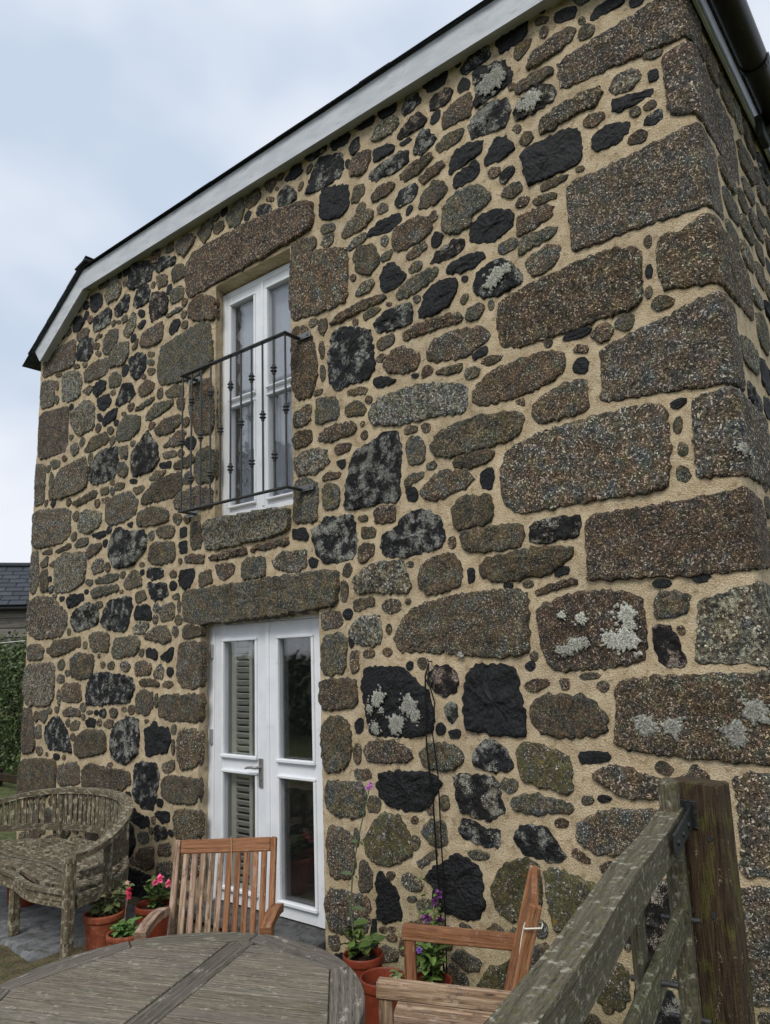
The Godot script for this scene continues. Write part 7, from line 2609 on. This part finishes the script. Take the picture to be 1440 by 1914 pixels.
	_s("b",[-4703,4461,-4742,4477,-4781,4489,-4795,4478,-4808,4465,-4772,4447,-4740,4434,-4708,4430,-4696,4442])
	_s("k",[-5818,123,-5860,173,-5897,155,-5898,116,-5849,104])
	_s("p",[-4299,-17,-4318,2,-4373,-1,-4373,-45,-4317,-59])
	_s("p",[-28,5427,-35,5466,-101,5453,-107,5414,-65,5405])
	_s("g",[-5667,1922,-5687,1935,-5711,1933,-5724,1915,-5720,1893,-5709,1870,-5684,1874,-5659,1877,-5653,1901])
	_s("k",[-5276,5427,-5302,5478,-5343,5454,-5350,5414,-5297,5406])
	_s("b",[-2250,1753,-2273,1762,-2304,1763,-2324,1749,-2326,1730,-2307,1714,-2275,1714,-2250,1722,-2230,1737])
	_s("k",[-4442,648,-4455,665,-4491,671,-4524,666,-4516,629,-4501,618,-4463,616])
	_s("o",[-6261,224,-6293,249,-6319,255,-6354,230,-6337,198,-6293,202])
	_s("o",[-5059,2501,-5077,2522,-5128,2522,-5138,2490,-5128,2468,-5084,2469])
	_s("o",[-5351,4958,-5372,4986,-5405,4995,-5427,4981,-5428,4957,-5411,4929,-5367,4944])
	_s("o",[-1954,685,-1973,689,-1993,691,-2002,662,-2006,637,-1997,614,-1977,615,-1960,630,-1948,657])
	_s("o",[-5291,3288,-5309,3319,-5347,3321,-5359,3292,-5334,3257,-5308,3250])
	_s("o",[-4751,1810,-4757,1841,-4821,1825,-4824,1792,-4775,1775])
	_s("g",[-5343,604,-5363,636,-5406,632,-5423,599,-5412,582,-5360,582])
	_s("b",[-5950,129,-5961,154,-5997,161,-6015,148,-6015,117,-5995,100,-5960,96])
	_s("g",[-5587,333,-5595,360,-5639,367,-5655,343,-5656,314,-5631,306,-5607,308])
	_s("r",[-752,329,-730,379,-741,438,-789,383])
	_s("o",[-293,2521,-258,2497,-230,2518,-257,2576,-287,2573])
	_s("k",[-6308,115,-6326,135,-6350,139,-6389,127,-6385,106,-6352,83,-6322,84])
	_s("g",[-6197,5240,-6227,5267,-6267,5258,-6275,5218,-6228,5203])
	_s("o",[-5945,1652,-5978,1675,-6015,1682,-6035,1661,-6011,1629,-5971,1628])
	_s("b",[-5699,17,-5711,43,-5739,44,-5770,25,-5768,6,-5746,-13,-5711,-15])
	_s("g",[-2006,4497,-2025,4516,-2044,4515,-2058,4504,-2064,4482,-2049,4457,-2029,4444,-2013,4454,-2001,4470])
	_s("k",[-1349,5501,-1368,5524,-1386,5525,-1398,5512,-1399,5486,-1390,5459,-1373,5446,-1357,5447,-1351,5470])
	_s("p",[-5959,2031,-5970,2058,-6017,2064,-6031,2039,-6013,2010,-5966,2008])
	_s("k",[-2475,2971,-2442,2987,-2440,3030,-2522,3028])
	_s("b",[-5321,4257,-5352,4270,-5381,4274,-5401,4269,-5407,4254,-5379,4237,-5348,4221,-5324,4227,-5318,4240])
	_s("o",[-812,5400,-750,5378,-736,5406,-791,5442,-822,5425])
	_s("o",[-6122,1338,-6152,1346,-6182,1341,-6197,1327,-6198,1311,-6179,1298,-6148,1295,-6128,1307,-6120,1321])
	_s("o",[-4548,1456,-4560,1479,-4573,1472,-4578,1438,-4579,1402,-4569,1372,-4556,1369,-4546,1390,-4543,1422])
	_s("o",[-6075,3983,-6103,3995,-6128,3996,-6148,3990,-6141,3972,-6129,3952,-6097,3942,-6077,3951,-6067,3964])
	_s("k",[-4933,3324,-4962,3338,-4997,3339,-5030,3337,-5022,3322,-4996,3308,-4961,3299,-4928,3300,-4916,3310])
	_s("o",[-2418,662,-2426,683,-2438,687,-2448,648,-2448,605,-2441,576,-2430,576,-2419,591,-2411,630])
	_s("o",[-4310,1107,-4320,1133,-4333,1124,-4339,1092,-4340,1050,-4328,1027,-4317,1013,-4306,1035,-4306,1073])
	_s("k",[-6111,2372,-6145,2379,-6176,2379,-6196,2369,-6191,2354,-6175,2340,-6141,2336,-6117,2343,-6105,2355])
	_s("g",[-5014,107,-5030,123,-5073,135,-5088,115,-5088,88,-5055,79,-5032,83])
	_s("o",[-4343,2226,-4271,2235,-4296,2273,-4380,2251])
	_s("k",[-5246,3936,-5258,3951,-5298,3962,-5326,3950,-5325,3926,-5286,3908,-5261,3917])
	_s("p",[-4262,2196,-4272,2219,-4285,2214,-4294,2186,-4291,2146,-4282,2118,-4270,2115,-4261,2133,-4253,2163])
	_s("b",[-5292,3378,-5317,3388,-5346,3395,-5358,3382,-5366,3367,-5340,3353,-5312,3342,-5285,3346,-5279,3361])
	_s("b",[-2129,3635,-2087,3629,-2054,3670,-2099,3683,-2139,3663])
	_s("k",[-6454,5078,-6466,5113,-6502,5118,-6519,5085,-6504,5060,-6475,5055])
	_s("b",[-184,4795,-128,4794,-135,4820,-208,4842,-229,4828])
	_s("g",[-4961,3674,-4974,3694,-5024,3701,-5044,3691,-5033,3662,-5012,3654,-4978,3657])
	_s("o",[-458,1161,-478,1187,-516,1194,-539,1165,-510,1142,-480,1144])
	_s("b",[-4711,5142,-4742,5164,-4774,5155,-4781,5126,-4730,5101])
	_s("l",[-6064,240,-6082,271,-6110,266,-6128,243,-6108,204,-6079,214])
	_s("k",[-1740,1320,-1754,1332,-1773,1325,-1788,1311,-1790,1291,-1780,1271,-1758,1269,-1738,1282,-1727,1304])
	_s("b",[-4826,4281,-4854,4293,-4885,4304,-4902,4294,-4902,4278,-4878,4263,-4852,4254,-4825,4251,-4818,4264])
	_s("b",[-994,717,-921,694,-901,709,-972,749,-1001,741])

func _stones_4():
	_s("o",[-1846,1692,-1867,1703,-1889,1697,-1903,1681,-1905,1661,-1889,1649,-1870,1640,-1854,1654,-1844,1670])
	_s("k",[-1513,2116,-1475,2133,-1477,2197,-1513,2198])
	_s("o",[-5872,4685,-5900,4699,-5934,4711,-5946,4699,-5943,4685,-5927,4669,-5896,4656,-5873,4660,-5862,4669])
	_s("b",[-1731,3117,-1754,3127,-1773,3127,-1793,3122,-1793,3101,-1779,3082,-1756,3075,-1735,3079,-1731,3097])
	_s("b",[-4810,165,-4833,197,-4858,195,-4880,158,-4859,141,-4826,143])
	_s("b",[-1634,4459,-1598,4463,-1615,4533,-1659,4502])
	_s("k",[-4979,2898,-4967,2952,-5065,2942])
	_s("o",[-2653,3586,-2679,3588,-2707,3583,-2723,3571,-2721,3556,-2688,3554,-2656,3552,-2635,3564,-2629,3578])
	_s("b",[-5374,1225,-5385,1244,-5407,1252,-5445,1233,-5446,1214,-5407,1203,-5384,1203])
	_s("k",[-961,2112,-899,2120,-887,2147,-947,2153,-981,2118])
	_s("p",[-4530,-112,-4548,-91,-4571,-87,-4595,-107,-4595,-126,-4567,-142,-4547,-140])
	_s("k",[-6619,423,-6633,440,-6681,449,-6699,432,-6665,404,-6633,400])
	_s("b",[-5360,1737,-5379,1745,-5401,1745,-5413,1730,-5410,1714,-5398,1699,-5374,1691,-5355,1703,-5348,1721])
	_s("b",[-5632,1267,-5659,1285,-5686,1292,-5704,1273,-5704,1251,-5685,1243,-5651,1246])
	_s("b",[-2239,3175,-2254,3191,-2275,3192,-2288,3177,-2290,3155,-2274,3139,-2257,3132,-2239,3135,-2237,3155])
	_s("b",[-747,5319,-751,5340,-765,5359,-784,5354,-794,5340,-795,5321,-787,5299,-768,5288,-753,5301])
	_s("k",[-2412,1846,-2423,1860,-2437,1854,-2450,1838,-2447,1809,-2440,1788,-2426,1777,-2413,1795,-2409,1821])
	_s("k",[-1697,1253,-1636,1258,-1633,1297,-1707,1285])
	_s("b",[-1597,2386,-1609,2398,-1623,2398,-1637,2384,-1637,2355,-1627,2336,-1612,2329,-1597,2338,-1593,2364])
	_s("p",[-5805,366,-5819,383,-5842,391,-5858,381,-5861,355,-5845,334,-5812,341])
	_s("o",[-1432,3805,-1402,3865,-1426,3885,-1462,3839])
	_s("o",[-4785,2566,-4807,2575,-4831,2575,-4851,2568,-4848,2554,-4834,2540,-4805,2538,-4778,2540,-4765,2553])
	_s("b",[-689,3286,-681,3314,-730,3339,-764,3308])
	_s("g",[-1696,2849,-1716,2879,-1770,2866,-1772,2842,-1724,2835])
	_s("b",[-2113,1758,-2130,1765,-2154,1767,-2166,1754,-2168,1739,-2156,1726,-2131,1722,-2108,1729,-2096,1745])
	_s("b",[-2692,5365,-2695,5381,-2709,5386,-2729,5381,-2745,5364,-2752,5346,-2750,5328,-2729,5330,-2708,5346])
	_s("b",[-3130,5296,-3157,5313,-3185,5323,-3205,5324,-3203,5313,-3189,5296,-3157,5282,-3124,5269,-3114,5278])
	_s("k",[-5681,2403,-5704,2412,-5728,2410,-5747,2403,-5747,2388,-5729,2375,-5701,2372,-5682,2379,-5671,2390])
	_s("p",[-282,4552,-301,4563,-320,4559,-330,4543,-319,4525,-304,4512,-284,4507,-272,4519,-271,4536])
	_s("k",[-5091,3586,-5108,3600,-5128,3599,-5143,3590,-5136,3570,-5127,3552,-5106,3548,-5088,3551,-5085,3568])
	_s("g",[-6016,368,-6023,403,-6068,400,-6071,366,-6041,350])
	_s("k",[-207,4670,-165,4665,-164,4718,-206,4721])
	_s("b",[-2798,5261,-2796,5281,-2813,5283,-2831,5278,-2841,5258,-2850,5237,-2837,5227,-2820,5227,-2802,5240])
	_s("k",[-5436,1318,-5454,1327,-5476,1323,-5496,1314,-5494,1298,-5473,1289,-5451,1286,-5431,1293,-5419,1307])
	_s("k",[-6381,2586,-6400,2598,-6424,2596,-6439,2586,-6437,2572,-6420,2559,-6396,2552,-6378,2561,-6375,2573])
	_s("b",[-6361,1887,-6379,1898,-6400,1895,-6406,1879,-6407,1863,-6392,1851,-6375,1848,-6357,1852,-6353,1870])
	_s("p",[-195,4545,-220,4553,-239,4548,-253,4540,-247,4526,-233,4513,-211,4510,-189,4513,-189,4528])
	_s("k",[-2322,5226,-2334,5245,-2347,5243,-2359,5234,-2358,5208,-2349,5189,-2337,5178,-2323,5179,-2318,5201])
	_s("o",[-246,2802,-253,2823,-266,2816,-276,2799,-281,2772,-273,2751,-262,2739,-250,2757,-246,2779])
	_s("K",[-384,2031,-410,2037,-436,2038,-455,2032,-461,2021,-441,2010,-412,2007,-384,2009,-377,2020])
	_s("g",[-4992,1357,-5018,1360,-5042,1358,-5058,1348,-5056,1335,-5038,1327,-5016,1323,-4992,1329,-4989,1343])
	_s("o",[-2269,2614,-2290,2624,-2317,2625,-2339,2619,-2333,2606,-2319,2595,-2293,2591,-2265,2590,-2262,2602])
	_s("b",[-5323,200,-5353,222,-5374,216,-5377,183,-5351,162])
	_s("k",[-1848,5107,-1771,5123,-1785,5137,-1869,5139])
	_s("K",[-260,2868,-216,2885,-213,2907,-256,2908,-287,2893])
	_s("g",[-2193,3408,-2210,3422,-2230,3421,-2238,3409,-2245,3395,-2231,3380,-2214,3376,-2197,3377,-2190,3390])
	_s("k",[-6359,291,-6369,314,-6406,319,-6416,296,-6398,273,-6365,276])
	_s("b",[-981,1524,-951,1529,-947,1574,-997,1574])
	_s("o",[-5277,4948,-5301,4960,-5325,4966,-5343,4964,-5344,4953,-5329,4937,-5299,4929,-5275,4926,-5268,4934])
	_s("b",[-967,4799,-985,4817,-1004,4823,-1015,4815,-1022,4803,-1006,4785,-988,4768,-973,4771,-968,4783])
	_s("b",[-5137,3995,-5157,4008,-5185,4012,-5199,4006,-5202,3996,-5181,3984,-5155,3972,-5128,3972,-5128,3984])
	_s("o",[-783,1597,-809,1602,-843,1600,-879,1596,-875,1587,-850,1580,-811,1578,-783,1583,-765,1590])
	_s("g",[-4540,500,-4554,532,-4596,520,-4581,490,-4553,477])
	_s("o",[-4565,426,-4578,441,-4603,448,-4624,441,-4621,420,-4598,401,-4574,411])
	_s("k",[-1789,4621,-1794,4636,-1804,4645,-1822,4637,-1832,4616,-1838,4595,-1828,4585,-1813,4589,-1799,4602])
	_s("o",[-237,2675,-246,2687,-261,2694,-269,2673,-270,2653,-266,2632,-253,2628,-238,2633,-233,2655])
	_s("k",[-755,5491,-770,5508,-787,5519,-799,5513,-802,5496,-787,5478,-773,5460,-757,5458,-754,5474])
	_s("o",[-5543,1316,-5568,1321,-5607,1319,-5628,1311,-5631,1303,-5603,1297,-5568,1297,-5543,1303,-5521,1310])
	_s("k",[-4784,2500,-4805,2511,-4824,2505,-4835,2496,-4834,2484,-4826,2470,-4804,2468,-4783,2471,-4782,2485])
	_s("o",[-737,1552,-753,1558,-773,1559,-787,1546,-789,1530,-773,1521,-756,1515,-739,1524,-733,1538])
	_s("b",[-1021,879,-1039,883,-1063,879,-1078,868,-1077,857,-1067,847,-1041,848,-1019,857,-1010,870])
	_s("b",[-5189,893,-5212,895,-5235,895,-5250,884,-5249,871,-5232,864,-5209,862,-5192,871,-5179,882])
	_s("K",[-204,2038,-227,2044,-255,2047,-274,2040,-269,2029,-257,2019,-230,2017,-206,2019,-193,2027])
	_s("k",[-1134,1656,-1149,1666,-1168,1659,-1185,1652,-1187,1637,-1171,1628,-1153,1622,-1137,1632,-1128,1644])
	_s("b",[-6267,2402,-6293,2409,-6320,2408,-6339,2403,-6336,2393,-6316,2386,-6291,2382,-6263,2383,-6253,2392])
	_s("k",[-4299,434,-4324,454,-4361,454,-4362,429,-4317,417])
	_s("o",[-1761,3974,-1778,3987,-1796,3987,-1812,3985,-1810,3971,-1800,3956,-1781,3948,-1763,3947,-1758,3959])
	_s("b",[-2104,1900,-2112,1914,-2123,1910,-2132,1894,-2134,1869,-2124,1856,-2115,1844,-2106,1861,-2098,1880])
	_s("k",[-1943,1672,-1960,1679,-1977,1676,-1991,1665,-1990,1650,-1981,1636,-1963,1638,-1949,1644,-1943,1656])
	_s("o",[-868,1000,-887,1004,-910,1001,-924,989,-922,978,-914,967,-891,970,-874,978,-863,989])
	_s("b",[-986,5095,-1000,5111,-1017,5118,-1024,5107,-1025,5094,-1021,5075,-1004,5069,-989,5065,-981,5076])
	_s("b",[-2153,128,-2171,132,-2197,123,-2215,112,-2212,103,-2199,98,-2173,101,-2147,110,-2144,121])
	_s("b",[-2301,4324,-2316,4336,-2330,4335,-2339,4328,-2342,4314,-2333,4297,-2317,4287,-2305,4294,-2298,4306])
	_s("o",[-295,3793,-301,3810,-312,3810,-321,3796,-325,3773,-317,3756,-308,3741,-298,3754,-292,3773])
	_s("b",[-5969,912,-5986,918,-6004,914,-6012,903,-6018,890,-6002,882,-5984,884,-5967,889,-5959,901])
	_s("b",[-2294,3989,-2307,4002,-2322,4002,-2332,3993,-2333,3978,-2322,3965,-2309,3957,-2296,3960,-2293,3973])
	_s("b",[-2148,467,-2165,468,-2183,467,-2198,455,-2196,443,-2185,434,-2166,437,-2152,445,-2142,457])
	_s("b",[-885,3412,-898,3423,-914,3424,-925,3417,-926,3401,-918,3386,-903,3383,-888,3383,-886,3397])
	_s("b",[-4247,2545,-4264,2550,-4278,2549,-4290,2541,-4286,2527,-4278,2514,-4263,2511,-4250,2517,-4243,2529])
	_s("b",[-525,5260,-533,5276,-546,5284,-554,5273,-557,5257,-548,5241,-537,5231,-524,5227,-518,5242])
	_s("k",[-1235,2088,-1252,2096,-1272,2094,-1284,2087,-1284,2077,-1276,2067,-1254,2063,-1237,2069,-1232,2078])
	_s("k",[-307,3635,-313,3655,-322,3643,-331,3632,-331,3607,-328,3589,-321,3582,-312,3587,-307,3609])
	_s("o",[-1233,3761,-1242,3774,-1254,3776,-1260,3761,-1262,3744,-1258,3725,-1246,3720,-1237,3729,-1232,3743])
	_s("o",[-319,3521,-325,3535,-334,3532,-342,3519,-347,3497,-340,3481,-332,3472,-324,3484,-316,3499])
	_s("b",[-5099,2355,-5114,2364,-5132,2360,-5141,2353,-5146,2344,-5132,2335,-5113,2332,-5096,2335,-5095,2345])
	_s("b",[-5434,1815,-5451,1818,-5466,1819,-5472,1808,-5472,1797,-5464,1787,-5448,1785,-5433,1789,-5431,1801])
	_s("o",[-1108,2085,-1126,2091,-1146,2091,-1166,2087,-1166,2077,-1149,2069,-1128,2066,-1112,2070,-1106,2077])
	_s("b",[-1958,794,-1971,798,-1986,796,-1994,785,-1999,773,-1989,764,-1973,767,-1956,771,-1951,784])
	_s("o",[-1993,359,-2011,361,-2033,354,-2050,346,-2047,338,-2033,335,-2012,335,-1995,343,-1986,352])
	_s("b",[-1116,1708,-1126,1718,-1138,1712,-1147,1702,-1150,1687,-1142,1677,-1130,1674,-1118,1681,-1114,1694])
	_s("b",[-1080,3082,-1082,3125,-1134,3117])
	_s("b",[-1907,2274,-1924,2281,-1943,2281,-1957,2275,-1951,2264,-1941,2256,-1926,2253,-1911,2256,-1906,2264])
	_s("o",[-1844,857,-1852,865,-1866,861,-1877,850,-1876,837,-1869,827,-1855,828,-1843,835,-1839,847])
	_s("k",[-783,1011,-799,1013,-823,1012,-836,1004,-837,996,-822,991,-801,993,-784,998,-773,1005])
	_s("b",[-2214,158,-2233,156,-2250,152,-2269,145,-2268,136,-2255,132,-2233,136,-2216,143,-2211,151])
	_s("k",[-1404,3986,-1416,3992,-1428,3996,-1437,3992,-1439,3980,-1429,3970,-1418,3962,-1406,3963,-1401,3973])
	_s("b",[-2154,169,-2172,168,-2192,165,-2205,156,-2202,149,-2191,146,-2173,147,-2159,155,-2150,163])
	_s("b",[-4673,1264,-4688,1266,-4706,1266,-4718,1260,-4722,1252,-4708,1246,-4687,1248,-4673,1252,-4660,1258])
	_s("b",[-6294,918,-6307,924,-6325,920,-6334,912,-6334,904,-6322,900,-6306,899,-6290,903,-6288,911])
	_s("o",[-615,4360,-627,4366,-640,4366,-649,4362,-648,4351,-635,4345,-622,4340,-613,4343,-607,4350])
	_s("b",[-2264,3249,-2272,3258,-2284,3258,-2292,3252,-2295,3242,-2287,3232,-2274,3230,-2264,3232,-2261,3240])
	_s("b",[-359,1784,-339,1783,-344,1816,-369,1809])
	_s("k",[-1807,3463,-1825,3470,-1844,3474,-1853,3472,-1853,3467,-1846,3460,-1826,3453,-1810,3452,-1803,3456])
	_s("b",[-1998,4014,-2011,4021,-2025,4024,-2038,4025,-2035,4017,-2028,4009,-2012,4001,-1996,4000,-1994,4007])
	_s("b",[-3068,5354,-3079,5362,-3089,5365,-3095,5362,-3098,5355,-3090,5345,-3079,5338,-3069,5338,-3068,5345])
	_s("b",[-1948,2053,-1959,2056,-1968,2055,-1975,2050,-1977,2042,-1971,2034,-1959,2033,-1950,2037,-1947,2045])

func _stones_all():
	_stones_0()
	_stones_1()
	_stones_2()
	_stones_3()
	_stones_4()

func _quoin_data():
	return [
		[-0.706,5.079,-0.689,4.892,5.129,4.823, 0.30],
		[-0.129,4.751,-0.129,4.433,4.786,4.367, 0.85],
		[-0.715,4.289,-0.719,3.881,4.318,3.859, 0.27],
		[-0.259,3.765,-0.260,3.494,3.812,3.444, 0.70],
		[-0.614,3.284,-0.636,2.988,3.404,2.932, 0.22],
		[-0.184,2.895,-0.197,2.505,2.905,2.488, 0.62],
		[-0.773,2.401,-0.786,2.065,2.422,2.054, 0.30],
		[-0.266,1.923,-0.307,1.643,1.997,1.631, 0.70],
		[-0.687,1.567,-0.718,1.242,1.596,1.206, 0.33],
		[-0.191,1.156,-0.209,0.736,1.167,0.757, 0.62],
		[-0.410,0.662,-0.440,0.180,0.715,0.300, 0.35]]

func _lintel_data():
	return [
		["window_lintel","B",[-4236,4908,-4188,4801,-3845,4817,-3311,4821,-2916,4833,-2689,4858,-2694,5093,-3308,5193,-4144,5227,-4256,5118]],
		["door_lintel","P",[-4204,2013,-3327,2015,-2684,2044,-2547,2063,-2524,2167,-2530,2302,-3325,2293,-4190,2283,-4238,2240]],
		["window_sill_stone","q",[-3920,2569,-3038,2597,-2977,2639,-2980,2790,-3924,2821,-3971,2771]]]
